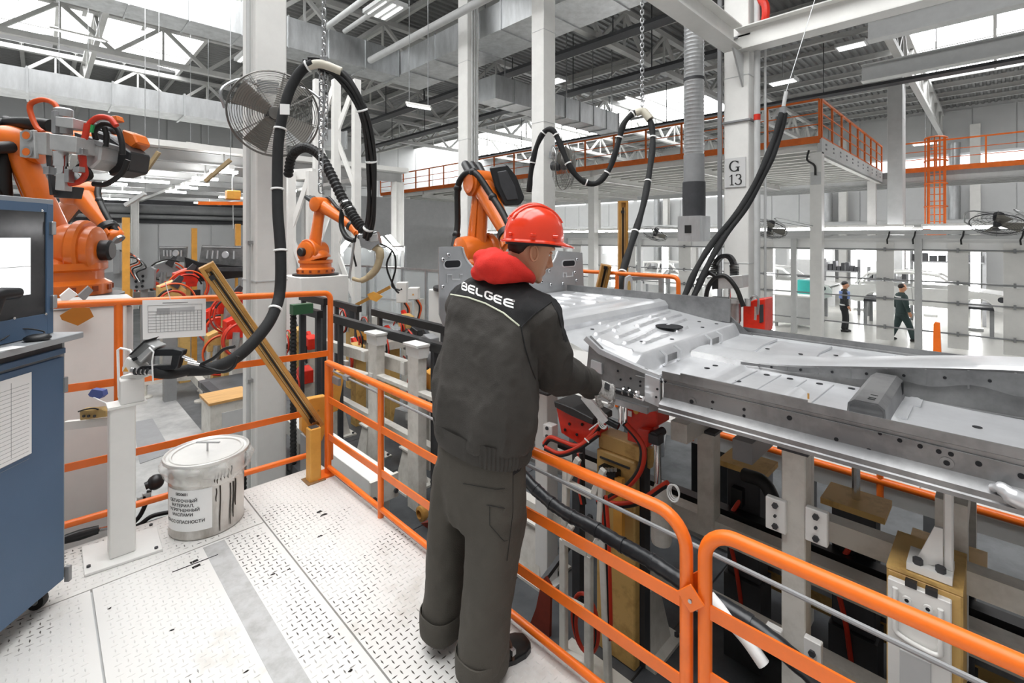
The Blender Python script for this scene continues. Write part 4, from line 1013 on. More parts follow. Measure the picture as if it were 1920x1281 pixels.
# dark fixtures and cylinders between the ties
for i, (x, y_, z_) in enumerate(((2.93, .5, .3), (2.93, 1.02, .32), (2.93, -.3, .35), (2.93, .16, .2))):
    t = thing('fixture_cylinder', ['dark pneumatic cylinder block behind the broad grey post', 'dark pneumatic cylinder block under the seat step', 'dark cylinder block near the tan tower', 'dark cylinder block deep under the floor pan'][i], 'machine', (x, y_, LZ))
    obj('pedestal', MB().box((x-.09, y_-.1, LZ), (x+.09, y_+.1, -.3)), DGREY, t, sm=0)
    obj('block', MB().box((x-.07, y_-.09, -.3), (x+.07, y_+.09, z_)), DGREY, t, sm=0, bevel=.006)
    obj('top_plate', MB().box((x-.11, y_-.13, z_), (x+.11, y_+.13, z_+.03)), BEIGE, t, sm=0)
    obj('rod', MB().cyl((x, y_, z_+.03), (x, y_, z_+.25), .018, 10), CHROME, t)
    obj('valve', MB().cbox((x-.09, y_+.02, z_-.15), (.05, .06, .1)), BLACKP, t, sm=0)
    obj('air_hose', MB().tube(cr([(x-.1, y_, z_-.15), (x-.16, y_+.05, z_-.3), (x-.12, y_+.02, z_-.55), (x-.08, y_, z_-.8)], 6), .012, 8), mat('red_air_hose', '#c8341c', .45), t)
RHOSE = MATS['red_air_hose']
a = thing('corrugated_hose', 'black bent hose behind the broad grey post', 'hose', (2.7, .7, 0))
obj('hose', MB().tube(cr([at(1395, 890, X=2.75), at(1432, 905, X=2.72), at(1452, 945, X=2.7), at(1458, 985, X=2.7)], 6), .035, 12), BLACK, a)
# tapered pedestals on the hall floor
def pedestal(c, label):
    t = thing('tapered_pedestal', label, 'pedestal', (c.x, c.y, LZ), 'tapered pedestals under the line beam')
    z0, z1 = LZ+.02, LZ+.36
    b, u_ = .115, .06
    pts = [(c.x+sx*b, c.y+sy*b, z0) for sx, sy in ((-1,-1),(1,-1),(1,1),(-1,1))] + [(c.x+sx*u_, c.y+sy*u_, z1) for sx, sy in ((-1,-1),(1,-1),(1,1),(-1,1))]
    obj('cone', MB().add(pts, [(0,3,2,1),(4,5,6,7),(0,1,5,4),(1,2,6,5),(2,3,7,6),(3,0,4,7)]), WHITE2, t, sm=0)
    fp_ = obj('foot_plate', MB().box((c.x-.17, c.y-.17, LZ), (c.x+.17, c.y+.17, LZ+.02)), WHITE2, t, sm=0)
    for sx in (-1, 1):
        for sy in (-1, 1): bolt(V((c.x+sx*.14, c.y+sy*.14, LZ+.02)), (0, 0, 1), fp_, .016, .015)
    obj('head_plate', MB().box((c.x-.09, c.y-.09, z1), (c.x+.09, c.y+.09, z1+.015)), WHITE2, t, sm=0)
for i, y_ in enumerate((5.7, 4.87, 4.04, 3.2, 2.36, 1.5)):
    pedestal(V((2.60, y_, LZ)), ['tapered pedestal farthest along the line', 'tapered pedestal just right of the railing corner', 'tapered pedestal seen between two railing posts', 'tapered pedestal hidden beyond the worker', 'tapered pedestal right of the worker beside the white lattice stand', 'tapered pedestal beneath the orange end posts'][i])
# white lattice stand right of the worker
lt = thing('lattice_stand', 'white welded lattice stand with oval openings right of the worker', 'machine frame', (2.15, 1.5, LZ))
def lat(p0, p1, w_): return obj('strut', MB().bar(p0, p1, w_*.62, .035), WHITE2, lt, sm=0, bevel=.004)
X_ = 2.12
q = lambda x, y: at(x, y, X=X_)
lat(q(1057, 1010), V((X_, q(1057, 1010).y, LZ)), .07); lat(q(1104, 1040), V((X_, q(1104, 1040).y, LZ)), .07)
for yy in (1030, 1140, 1240): lat(q(1057, yy-18), q(1104, yy+8), .06)
lat(q(1057, 1012), q(1072, 985), .05); lat(q(1104, 1045), q(1124, 1010), .05); lat(q(1124, 1010), q(1130, 890), .05); lat(q(1060, 985), q(1062, 880), .06); lat(q(1062, 905), q(1112, 930), .06); lat(q(1062, 905), q(1085, 860), .04); lat(q(1112, 930), q(1132, 880), .04)
lat(q(1130, 1005), V((X_, q(1142, 1200).y, LZ)), .06)
obj('foot', MB().box((X_-.12, q(1150, 1200).y-.06, LZ), (X_+.16, q(1050, 1200).y+.04, LZ+.02)), WHITE2, lt, sm=0)
for i in range(3):
    obj('coiled_hose', MB().tube([V((X_+.06, q(1085, 1180).y + (.09-.012*i)*math.cos(t), q(1085, 1180).z - .02*i + (.16-.02*i)*math.sin(t))) for t in [6.283*k/24 for k in range(24)]], .011, 8, close=True), [RHOSE, BLACK, RHOSE][i], lt)
for i in range(3): obj('hose_drop', MB().tube(cr([q(1128+4*i, 930), q(1133+4*i, 1000), q(1136+4*i, 1100), q(1138+4*i, 1200)], 5), .010, 8), RHOSE if i != 1 else BLACK, lt)
# white square post behind the worker's hip
frame_post('white square post between the worker and the red clamp unit', 1003, 1026, 738, 900, 2.5, m=WHITE, z_to=LZ)
c = at(1028, 812, X=2.47)
# red clamp units with tan tower
rc = thing('clamp_unit', 'red clamp block under the worker hand with black top', 'clamp', (2.3, 1.75, .3))
def blk(nm, quad, X, dx, m, par, bev=.004): return obj(nm, MB().plate([at(x, y, X=X) for x, y in quad], (dx, 0, 0)), m, par, sm=0, bevel=bev)
blk('body', ((1042, 762), (1113, 790), (1116, 824), (1090, 836), (1052, 812)), 2.32, .14, RED, rc)
blk('top_plate', ((1038, 752), (1072, 765), (1112, 786), (1112, 798), (1070, 780), (1040, 764)), 2.28, .2, BLACKP, rc)
for x, y in ((1068, 795), (1092, 796), (1082, 815), (1060, 806)):
    bolt(at(x, y, X=2.317), (-1, 0, 0), rc, .009, .006, HOLEM)
blk('hose_bracket', ((1018, 795), (1035, 800), (1035, 826), (1018, 820)), 2.3, .06, WHITE, rc)
for y in (803, 818): bolt(at(1026, y, X=2.295), (-1, 0, 0), rc, .012, .008)
obj('support_leg', MB().bar(at(1085, 830, X=2.5), V((2.5, at(1085, 830, X=2.5).y, LZ)), .06), DGREY, rc, sm=0)
r2 = thing('clamp_unit', 'red clamp block right of the worker hand beside the steel rods', 'clamp', (2.35, 1.35, .3))
blk('body', ((1176, 764), (1212, 766), (1232, 774), (1232, 800), (1212, 808), (1212, 838), (1176, 826)), 2.36, .14, RED, r2)
blk('side_cheek', ((1196, 804), (1218, 808), (1214, 840), (1192, 832)), 2.30, .05, RED, r2)
obj('number_disc', MB().lathe([(.016, 0), (.016, .006)], at(1193, 771, X=2.355), (-1, 0, 0), 16), YELLOW, r2)
blk('white_tag', ((1177, 770), (1184, 772), (1184, 782), (1177, 780)), 2.35, .006, PAPER, r2, 0)
obj('pivot', MB().lathe([(.022, 0), (.022, .1)], at(1225, 818, X=2.3), (1, 0, 0), 14), DGREY, r2)
obj('air_cylinder', MB().cyl(at(1232, 828, X=2.32), at(1234, 905, X=2.32), .019, 12), CHROME, r2)
obj('cylinder_head', MB().cbox(at(1230, 822, X=2.32), (.06, .06, .05)), DGREY, r2, sm=0, bevel=.004)
obj('cylinder_base', MB().lathe([(.03, 0), (.05, -.06), (.055, -.3), (.05, -.32)], at(1240, 905, X=2.36), n=16), WHITE2, r2)
obj('support_leg', MB().bar(at(1205, 838, X=2.45), V((2.45, at(1205, 838, X=2.45).y, LZ)), .06), DGREY, r2, sm=0)
for dx in (0, 10): obj('steel_rod', MB().cyl(at(1163+dx, 750, X=2.22), at(1163+dx, 795, X=2.22), .01, 10), CHROME, r2)
tt = thing('fixture_tower', 'tan fixture tower behind the railing right of the worker', 'machine', (2.4, 1.55, LZ))
yA, yB = at(1118, 860, X=2.36).y, at(1190, 860, X=2.36).y
zT = at(1155, 855, X=2.36).z
obj('body', MB().box((2.36, yB, LZ), (2.42, yA, zT)), BEIGE, tt, sm=0, bevel=.008)
obj('rear_block', MB().box((2.38, yB-.02, zT), (2.50, yA, zT+.09)), BEIGE, tt, sm=0, bevel=.006)
obj('groove', MB().box((2.352, yB+.03, zT-.045), (2.362, yA-.03, zT-.035)), DGREY, tt, sm=0)
obj('side_wing', MB().plate([at(x, y, X=2.45) for x, y in ((1205, 838), (1222, 842), (1218, 880), (1204, 872))], (.04, 0, 0)), BEIGE, tt, sm=0)
obj('lever', MB().plate([at(x, y, X=2.30) for x, y in ((1150, 895), (1166, 900), (1166, 1010), (1150, 1010))], (.03, 0, 0)), YELLOW, tt, sm=0)
obj('valve_block', MB().cbox(at(1143, 888, X=2.33), (.06, .12, .07)), BLACKP, tt, sm=0, bevel=.006)
for k in range(5): obj('valve_knob', MB().cyl(at(1130+6*k, 884, X=2.3), at(1130+6*k, 878, X=2.3), .009, 8), STEEL, tt)
# hoses round the clamp units
hs_ = thing('air_hose_bundle', 'red and black air hoses looping around the clamp units', 'hose', (2.2, 1.6, .2))
def hose(pts, X, r, m, par, n=10): return obj('hose', MB().tube(cr([at(x, y, X=X) for x, y in pts], 6), r, n), m, par, sm=60)
for dx, m in ((0, RHOSE), (4, BLACK)):
    hose(((1020, 832+dx), (1032, 820+dx), (1055, 828+dx), (1085, 836+dx), (1110, 815+dx), (1128, 792+dx)), 2.24, .013, m, hs_)
    hose(((1022, 838+dx), (1050, 850+dx), (1085, 838+dx), (1122, 812+dx)), 2.22, .011, m, hs_)
    hose(((1170+dx, 795), (1196+dx, 825), (1204+dx, 850), (1196+dx, 885), (1170+dx, 915), (1130+dx, 940)), 2.2, .013, RHOSE if dx else BLACK, hs_)
    hose(((1120, 938+dx), (1160, 945+dx), (1200, 938+dx), (1240, 912+dx), (1252, 905+dx)), 2.24, .013, m, hs_)
    hose(((1085+dx, 850), (1090+dx, 880), (1086+dx, 910), (1092+dx, 945)), 2.3, .013, m, hs_)
for i, (x, y) in enumerate(((1130, 790), (1262, 925))):
    c = at(x, y, X=2.15)
    for k in range(3): obj('white_cable_loop', MB().tube([c + V((0.01*k, (.03-.004*k)*math.cos(t), (.04-.004*k)*math.sin(t))) for t in [6.283*j/18 for j in range(18)]], .0035, 6, close=True), PAPER, hs_)
for (x0, y0_, x1, y1_) in ((1105, 806, 1126, 790), (1096, 822, 1104, 830)): obj('cable_tie', MB().cyl(at(x0, y0_, X=2.19), at(x1, y1_, X=2.19), .004, 6), PAPER, hs_)
# the fastening tool in the worker's glove
tl = thing('fastening_tool', 'black and chrome fastening tool held against the sill', 'tool', at(1170, 738, X=2.0))
obj('body', MB().tube([at(1140, 728, X=2.0), at(1165, 735, X=2.0), at(1190, 742, X=2.0)], [.014, .016, .014], 12), BLACKP, tl)
obj('nose', MB().cyl(at(1188, 742, X=2.0), at(1206, 748, X=2.0), .013, 12), CHROME, tl)
for x in (1170, 1182, 1194): obj('ring', MB().lathe([(.018, -.004), (.018, .004)], at(x, 732+(x-1165)*.25, X=1.99), (0, -1, -.15), 14), CHROME, tl)
obj('lower_bar', MB().bar(at(1108, 738, X=2.02), at(1215, 770, X=2.02), .02, .03), STEEL, tl, sm=0)
obj('gun_arm', MB().bar(at(1095, 742, X=2.04), at(1135, 790, X=2.1), .035, .04), STEEL, tl, sm=0)
obj('gun_barrel', MB().cyl(at(1118, 778, X=2.1), at(1160, 800, X=2.12), .018, 12), BLACKP, tl)
# wrapped black hose behind the railing, pull wire
wh = thing('wrapped_hose', 'thick black taped hose sagging behind the orange railing', 'hose', (1.75, 1.4, .3))
P = cr([at(x, y, X=1.78) for x, y in ((900, 800), (985, 897), (1020, 932), (1060, 962), (1110, 988), (1160, 1018), (1220, 1052), (1290, 1098), (1420, 1180), (1560, 1300))], 12)
obj('hose', MB().tube(P, [.030 + .0012*math.sin(i*2.1) + .001*math.sin(i*.7) for i in range(len(P))], 14), mat('taped_black', '#26282b', .32, var=.35, vs_=25), wh, sm=60)
for i in range(6, len(P)-4, 11): obj('tape_wrap', MB().tube([P[i], P[i].lerp(P[i+1], .5), P[i+1]], .0325, 14), MATS['taped_black'], wh, sm=60)
obj('white_sleeve', MB().tube(cr([at(x, y, X=1.75) for x, y in ((1330, 1118), (1365, 1160), (1400, 1200), (1432, 1246))], 4), .022, 12), PAPER, wh, sm=60)
pw = thing('pull_wire', 'thin steel pull wire strung just behind the railing', 'wire', (1.55, 1.5, .62))
obj('wire', MB().cyl(at(612, 690, X=1.55), (1.55, -1.6, .60), .0075, 8), GREYP, pw)
obj('tensioner', MB().cbox(at(650, 708, X=1.55), (.03, .07, .03)), STEEL, pw, sm=0)
obj('bracket', MB().cbox(at(637, 712, X=1.55) + V((0, .06, -.02)), (.02, .12, .05)), GREYP, pw, sm=0)
# far platform with its railing
fpl = struct('floor_far_platform', MB().box((4.0, -2.5, -.12), (5.6, 4.5, -.016)), LGREY, sm=0)
for k in range(5): obj('floor_plate', MB().box((4.0, -2.4+k*1.38, -.015), (5.6, -2.4+k*1.38+1.37, 0)), TREAD, fpl, sm=0)
for x in (4.1, 5.5):
    for y in (-2.2, 1.0, 4.3): obj('leg', MB().box((x-.05, y-.05, FZ), (x+.05, y+.05, -.12)), GREYP, fpl, sm=0)
fr = thing('guard_railing', 'orange railing on the platform across the line', 'railing', (4.0, 2.4, 0))
z_t = at(1275, 520, X=4.0).z; ya, yb_ = 3.4, at(1272, 520, X=4.0).y
obj('top_rail', MB().tube([V((4.0, ya, z_t)), V((4.0, yb_+.05, z_t))] + [V((4.0, yb_+.05-.05*math.sin(t), z_t-.05+.05*math.cos(t))) for t in (.4, .8, 1.2, 1.57)] + [V((4.0, yb_, 0))], .02, 10), ORANGE, fr, sm=60)
for y in (2.6, 3.3): obj('post', MB().cyl((4.0, y, 0), (4.0, y, z_t), .02, 10), ORANGE, fr)
obj('mid_rail', MB().bar((4.0, ya, .7), (4.0, yb_, .7), .008, .045), ORANGE, fr, sm=0)
fr2 = thing('guard_railing', 'low orange railing across the line seen under the sill', 'railing', (4.0, 0, 0))
obj('bottom_rail', MB().cyl((4.0, 1.85, .02), (4.0, -1.6, .02), .025, 12), ORANGE, fr2)
for y in (1.85, .55, .15, -.9): obj('post', MB().cyl((4.0, y, -.1), (4.0, y, .70), .02, 10), ORANGE, fr2)
obj('top_rail', MB().cyl((4.0, 1.85, .70), (4.0, -1.6, .70), .02, 12), ORANGE, fr2)
# orange marker post far beyond the sill
c = at(1757, 662, X=6.0)
obj('marker_post', MB().plate([at(x, y, X=6.0) for x, y in ((1749, 668), (1750, 608), (1753, 604), (1762, 606), (1765, 668))], (.05, 0, 0)), ORANGE, None, sm=0, label='short orange marker post standing beyond the far sill', cat='post')
sp_ = thing('marker_stand', 'grey stand carrying the orange marker post', 'stand', (6.05, c.y, FZ))
obj('stand', MB().box((6.0, c.y-.1, FZ), (6.1, c.y+.1, c.z-.03)), GREYP, sp_, sm=0)

# ---------------------------------------------------------------- line beyond the worker (left of him)
for i, (p0, p1, X) in enumerate((((622, 596), (845, 658), 2.5), ((700, 585), (850, 622), 3.15), ((565, 556), (612, 566), 2.5), ((627, 568), (674, 580), 3.15), ((562, 580), (600, 590), 2.3))):
    a_, b_ = at(*p0, X=X), at(*p1, X=X)
    t = thing('skid_rail', ['long black skid rail in front, ending at the worker back', 'long black skid rail behind, ending at the worker shoulder', 'short black skid rail left of the railing corner', 'short black skid rail between the two long ones', 'short lower black rail beside the green bracket'][i], 'rail', a_.lerp(b_, .5))
    obj('rail', MB().bar(a_, b_, .07, .085), BLACKP, t, sm=0)
    for f in (.1, .9):
        q_ = a_.lerp(b_, f); obj('rail_stay', MB().bar((q_.x, q_.y, LZ), (q_.x, q_.y, q_.z-.04), .05), DGREY, t, sm=0)
for i, (px0, px1, py) in enumerate(((690, 706, 625), (764, 784, 646))):
    X = 2.36; a_, b_ = at(px0, py, X=X), at(px1, py, X=X)
    t = thing('line_post', ['white line post with a flat head farther from the worker', 'white line post with a flat head next to the worker'][i], 'post', (X+.05, (a_.y+b_.y)/2, LZ))
    obj('post', MB().box((X, b_.y, LZ), (X+.09, a_.y, a_.z)), WHITE2, t, sm=0, bevel=.004)
    obj('head', MB().box((X-.03, b_.y-.03, a_.z), (X+.13, a_.y+.03, a_.z+.02)), WHITE, t, sm=0)
    obj('corbel', MB().plate([(X-.01, b_.y-.02, a_.z), (X+.12, b_.y-.02, a_.z), (X+.09, b_.y-.02, a_.z-.1), (X, b_.y-.02, a_.z-.1)], (0, (a_.y-b_.y)+.04, 0)), WHITE, t, sm=0)
for i, (p0, p1, X, h_) in enumerate((((600, 642), (690, 668), 2.62, .12), ((710, 672), (764, 690), 2.55, .13), ((640, 690), (690, 706), 2.5, .05), ((700, 700), (830, 752), 2.4, .035))):
    a_, b_ = at(*p0, X=X), at(*p1, X=X)
    t = thing('line_side_beam', ['white side beam left of the farther line post', 'white side beam between the two line posts', 'thin white beam below the left side beam', 'thin white ledge running behind the top rail'][i], 'beam', a_.lerp(b_, .5))
    obj('beam', MB().bar(a_, b_, .08, h_), WHITE2, t, sm=0, bevel=.003)
    for f in (.03, .97):
        q_ = a_.lerp(b_, f); obj('end_plate', MB().cbox(q_ - V((.045, 0, 0)), (.012, .06, h_*.9)), WHITE, t, sm=0)
for i, (p0, X) in enumerate((((715, 650), 3.0), ((660, 640), 3.1), ((742, 640), 3.3))):
    c = at(*p0, X=X); t = thing('line_cross_beam', ['white cross beam behind the line posts', 'white cross beam behind the left side beam', 'white cross beam under the rear skid rail'][i], 'beam', c)
    obj('beam', MB().bar(c, c + V((.7, 0, 0)), .1, .1), WHITE2, t, sm=0)
    obj('leg', MB().bar((c.x+.6, c.y, LZ), (c.x+.6, c.y, c.z-.05), .08), WHITE2, t, sm=0)
random.seed(5)
mlist = [RED, BEIGE, YELLOW, WHITE2, BLACKP, DGREY, BEIGE, GREYP]
# compact fixture heads along the line, each a small clamp assembly
CL = ['left of the tall black hose', 'right of the ribbed hose', 'behind the front skid rail', 'between the two skid rails', 'under the far skid rail', 'beside the orange boom sign', 'near the white control boxes', 'at the worker shoulder', 'low behind the railing corner', 'low beside the white posts', 'next to the grey motor', 'far along the line']
spots = [(585, 640, 2.9), (560, 625, 2.6), (690, 620, 3.1), (735, 632, 3.2), (785, 625, 3.6), (660, 585, 3.6), (765, 600, 3.9), (808, 640, 3.5), (575, 700, 2.4), (672, 655, 2.95), (808, 705, 2.95), (700, 598, 4.4)]
for i, (px, py, X) in enumerate(spots):
    c = at(px, py, X=X); t = thing('clamp_fixture', 'clamp fixture with hoses ' + CL[i], 'clamp', (c.x, c.y, LZ))
    obj('column', MB().box((c.x-.07, c.y-.07, LZ), (c.x+.07, c.y+.07, c.z-.1)), BEIGE if i % 2 else WHITE2, t, sm=0)
    obj('head', MB().plate([c + V(p) for p in ((-.1, -.12, -.1), (-.1, .1, -.1), (-.1, .14, .0), (-.1, .02, .1), (-.1, -.12, .06))], (.14, 0, 0)), mlist[i % 8], t, sm=0, bevel=.006)
    obj('jaw', MB().plate([c + V(p) for p in ((-.04, .02, .08), (-.04, .10, .14), (-.04, .14, .12), (-.04, .08, .02))], (.05, 0, 0)), RED if i % 3 == 0 else DGREY, t, sm=0)
    obj('cylinder', MB().cyl(c + V((-.12, -.06, -.3)), c + V((-.12, -.04, -.05)), .03, 10), STEEL if i % 2 else BLACKP, t)
    for k in range(3):
        ph = random.uniform(0, 6); r_ = random.uniform(.10, .2)
        pts = [c + V((-.14-.02*k, r_*math.cos(ph + a)*.9, -.12 + r_*math.sin(ph + a))) for a in [j*.5 for j in range(8)]]
        obj('hose', MB().tube(cr(pts, 3), .011, 6), RHOSE if k != 1 else BLACK, t, sm=60)
    obj('valve', MB().cbox(c + V((-.12, .1, -.18)), (.05, .09, .07)), random.choice([BLACKP, WHITE, GREYP]), t, sm=0)
# grey geared motor by the worker's back
c = at(800, 668, X=2.7)
gm = thing('geared_motor', 'grey finned electric motor beside the worker back', 'motor', (c.x, c.y, .2))
obj('body', MB().lathe([(.09, -.12), (.1, -.1)] + [(.1 if k % 2 else .09, -.09+.02*k) for k in range(10)] + [(.08, .13), (.04, .15)], c, (0, -1, 0), 20), GREYP, gm)
obj('gearbox', MB().cbox(c + V((0, .18, -.02)), (.18, .14, .22)), GREYP, gm, sm=0, bevel=.015)
obj('terminal_box', MB().cbox(c + V((-.08, -.04, .07)), (.08, .1, .08)), LGREY, gm, sm=0, bevel=.006)
obj('mount', MB().box((c.x-.06, c.y+.1, LZ), (c.x+.06, c.y+.24, c.z-.12)), WHITE2, gm, sm=0)
for i in range(2): obj('cable', MB().tube(cr([at(x+3*i, y, X=2.6) for x, y in ((800, 690), (785, 700), (782, 730), (790, 760), (815, 775))], 6), .012, 8), BLACK if i else RHOSE, gm)
# grey cover box low behind the railing and perspex guard
cb_ = thing('guard_cover', 'grey bent sheet cover low between the railing posts', 'machine cover', (2.6, 3.6, LZ))
obj('sheet', MB().plate([at(x, y, X=2.75) for x, y in ((740, 765), (768, 772), (763, 830), (732, 822))], (.25, 0, 0)), GREYP, cb_, sm=0, bevel=.01)
obj('support', MB().box((2.8, at(755, 800, X=2.75).y-.05, LZ), (2.95, at(745, 800, X=2.75).y, at(745, 825, X=2.75).z)), GREYP, cb_, sm=0)
obj('bracket', MB().cbox(at(770, 786, X=2.74), (.06, .1, .1)), STEEL, cb_, sm=0)
# white floor beam next to the platform corner
b0, b1 = at(640, 868, Z=-1.2), at(690, 905, Z=-1.2)
fbm = thing('floor_beam', 'white box beam lying below the railing corner', 'beam', (2.2, 3.7, LZ))
obj('beam', MB().bar((2.05, 5.6, -.45), (2.05, 3.62, -.45), .22, .16), WHITE, fbm, sm=0, bevel=.004)
for y in (3.75, 5.3): obj('leg', MB().box((1.96, y-.08, LZ), (2.14, y+.08, -.53)), WHITE2, fbm, sm=0)
obj('end_plate', MB().box((1.92, 3.59, -.56), (2.18, 3.62, -.36)), WHITE2, fbm, sm=0)
for sx in (-1, 1): bolt(V((2.05+.1*sx, 3.59, -.5)), (0, -1, 0), fbm, .02, .02)
# red-brown rubber mats and black gear on the floor
mb_ = MB().plate([(2.0, 2.0, -.35), (2.5, 2.0, -.55), (2.5, 2.9, -.55), (2.0, 2.9, -.35)], (0, 0, .02))
mt_ = thing('rubber_flap', 'red-brown rubber flap hanging below the railing by the worker', 'flap', (2.2, 2.4, -.6))
RB = mat('red_brown_rubber', '#7c2c1b', .75, var=.25, vs_=9)
obj('sheet', MB().plate([at(x, y, X=2.2) for x, y in ((1005, 1140), (1015, 1090), (1022, 1082), (1032, 1100), (1030, 1200), (990, 1180))], (.02, 0, 0)), RB, mt_, sm=0)
obj('hanger', MB().bar(at(1018, 1090, X=2.22), at(1018, 1090, X=2.22) + V((.5, 0, .2)), .03), DGREY, mt_, sm=0)
m2 = thing('rubber_flap', 'dark red flap seen left of the worker knees', 'flap', (2.2, 3.0, -.9))
obj('sheet', MB().plate([at(x, y, X=2.3) for x, y in ((760, 985), (805, 980), (808, 1000), (775, 1006))], (.25, 0, 0)), RB, m2, sm=0)
obj('stem', MB().box((2.4, at(785, 995, X=2.3).y-.05, LZ), (2.5, at(785, 995, X=2.3).y+.05, at(785, 1000, X=2.3).z)), DGREY, m2, sm=0)
br_ = thing('brass_coupling', 'round brass coupling left of the worker knees', 'coupling', at(797, 960, X=2.2))
obj('ring', MB().lathe([(.05, 0), (.06, .02), (.06, .05), (.035, .06), (.03, .02)], at(797, 960, X=2.25), (-1, 0, 0), 18), GOLD, br_)
obj('pipe', MB().cyl(at(797, 960, X=2.27), at(797, 960, X=2.27) + V((1.1, 0, 0)), .04, 12), STEEL, br_)
# ================================================================ ROBOTS
def perp(d):
    s = d.cross(V((0, 0, 1))); return s.normalized() if s.length > 1e-3 else V((1, 0, 0))
def taper(p0, p1, a0, b0, a1, b1, ax, n=20, k=8, bulge=.0):
    """oval tapered limb, a along ax, b across"""
    d = (p1-p0).normalized(); ax = (ax - d*ax.dot(d)).normalized(); ot = d.cross(ax); rings = []
    for i in range(k+1):
        t = i/k; w_ = 1 + bulge*math.sin(math.pi*t)
        rings.append(oval(p0.lerp(p1, t), ax, ot, (a0+(a1-a0)*t), (b0+(b1-b0)*t)*w_, n))
    return MB().loft(rings)
def robot(label, foot, sh, el, wr, tip, s=1.0, ped=None, side=1):
    sh, el, wr, tip, foot = V(sh), V(el), V(wr), V(tip), V(foot)
    t = thing('robot_arm', label, 'robot', (foot.x, foot.y, FZ))
    pl = V((el.x-sh.x, el.y-sh.y, 0)) + V((wr.x-el.x, wr.y-el.y, 0))
    pl = pl.normalized() if pl.length > .05 else V((1, 0, 0))
    ax = V((-pl.y, pl.x, 0))*side            # axis of shoulder and elbow joints
    zf = foot.z
    if ped: obj('pedestal', MB().box((foot.x-ped, foot.y-ped, FZ), (foot.x+ped, foot.y+ped, zf-.05*s)), WHITE, t, sm=0, bevel=.01)
    obj('mount_plate', MB().lathe([(.50*s, -.05*s), (.50*s, -.01*s), (.42*s, 0)], foot, n=28), BLACKP, t)
    ba = obj('base', MB().lathe([(.40*s, 0), (.40*s, .10*s), (.34*s, .14*s), (.34*s, .22*s), (.37*s, .24*s), (.37*s, .30*s)], foot, n=32), ROBO, t)
    for k in range(14):
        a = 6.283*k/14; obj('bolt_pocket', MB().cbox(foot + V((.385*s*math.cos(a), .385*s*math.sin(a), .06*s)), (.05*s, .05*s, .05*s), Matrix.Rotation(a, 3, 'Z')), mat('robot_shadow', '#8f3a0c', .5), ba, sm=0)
    c0 = foot + V((0, 0, .30*s))
    top_ = V((sh.x, sh.y, sh.z))
    obj('carousel', taper(c0, c0.lerp(top_, .92), .34*s, .34*s, .26*s, .24*s, ax, 28, 8, .12), ROBO, t, sm=60)
    obj('shoulder_housing', MB().lathe([(.16*s, -.30*s), (.23*s, -.27*s), (.25*s, -.12*s), (.25*s, .12*s), (.23*s, .25*s), (.16*s, .28*s)], sh, ax, 28), ROBO, t)
    obj('shoulder_disc', MB().lathe([(.27*s, -.05*s), (.29*s, -.03*s), (.29*s, .03*s), (.27*s, .05*s)], sh - ax*.16*s, ax, 32), ROBO, t)
    obj('shoulder_motor', MB().lathe([(.10*s, 0), (.10*s, .07*s), (.08*s, .09*s)], sh - ax*.30*s, -ax, 18), BLACKP, t)
    obj('grey_boss', MB().lathe([(.03*s, 0), (.03*s, .02*s)], sh - ax*.21*s + V((0, 0, .2*s)), -ax, 12), LGREY, t)
    la = obj('link_arm', taper(sh, el, .10*s, .21*s, .085*s, .15*s, ax, 22, 12, -.12), ROBO, t, sm=60)
    obj('arm_rib', taper(sh.lerp(el, .12) + ax*.10*s, sh.lerp(el, .88) + ax*.085*s, .02*s, .10*s, .015*s, .07*s, ax, 12), ROBO, la, sm=60)
    eh = obj('elbow_housing', MB().lathe([(.11*s, -.20*s), (.165*s, -.18*s), (.175*s, -.06*s), (.175*s, .06*s), (.165*s, .17*s), (.11*s, .19*s)], el, ax, 26), ROBO, t)
    obj('elbow_cover', MB().lathe([(.13*s, 0), (.13*s, .012*s), (.11*s, .014*s)], el + ax*.19*s, ax, 24), ROBO, eh)
    fd = (wr-el).normalized()
    for k in (-1, 0, 1):
        o_ = el - fd*.16*s + ax*.10*s*k; obj('drive_motor', MB().lathe([(.055*s, 0), (.055*s, .26*s), (.045*s, .28*s)], o_, -fd, 14), BLACKP, eh)
    obj('forearm', taper(el + fd*.05*s, wr, .145*s, .15*s, .085*s, .09*s, ax, 22, 8), ROBO, t, sm=60)
    obj('forearm_collar', MB().lathe([(.105*s, -.05*s), (.125*s, -.04*s), (.125*s, .03*s), (.1*s, .05*s)], wr, fd, 20), BLACKP, t)
    td = (tip-wr).normalized()
    for sg in (-1, 1): obj('wrist_fork', taper(wr + ax*.075*s*sg, wr.lerp(tip, .55) + ax*.075*s*sg, .03*s, .075*s, .03*s, .06*s, ax, 14, 4), ROBO, t, sm=60)
    obj('wrist_ball', MB().lathe([(.06*s, -.08*s), (.085*s, -.05*s), (.09*s, 0), (.085*s, .05*s), (.06*s, .08*s)], wr.lerp(tip, .55), ax, 18), ROBO, t)
    obj('flange', MB().lathe([(.055*s, 0), (.075*s, .02*s), (.075*s, .05*s)], wr.lerp(tip, .72), td, 18), STEEL, t)
    # dress pack
    up = V((0, 0, 1))
    P = [sh + ax*.30*s - pl*.1*s, sh.lerp(el, .4) + ax*.20*s - pl*.20*s, el + ax*.22*s - pl*.22*s, el + up*.20*s + ax*.16*s + fd*.1*s, el.lerp(wr, .5) + up*.17*s + ax*.05*s, wr + up*.13*s, tip + up*.04*s]
    obj('dress_hose', MB().tube(cr(P, 8), .042*s, 10), BLACK, t, sm=60)
    for k, q in enumerate(cr(P, 8)[6::9]): obj('hose_clip', MB().ball(q, .056*s, 10, 6), BLACKP, t)
    return t, ax, fd, td
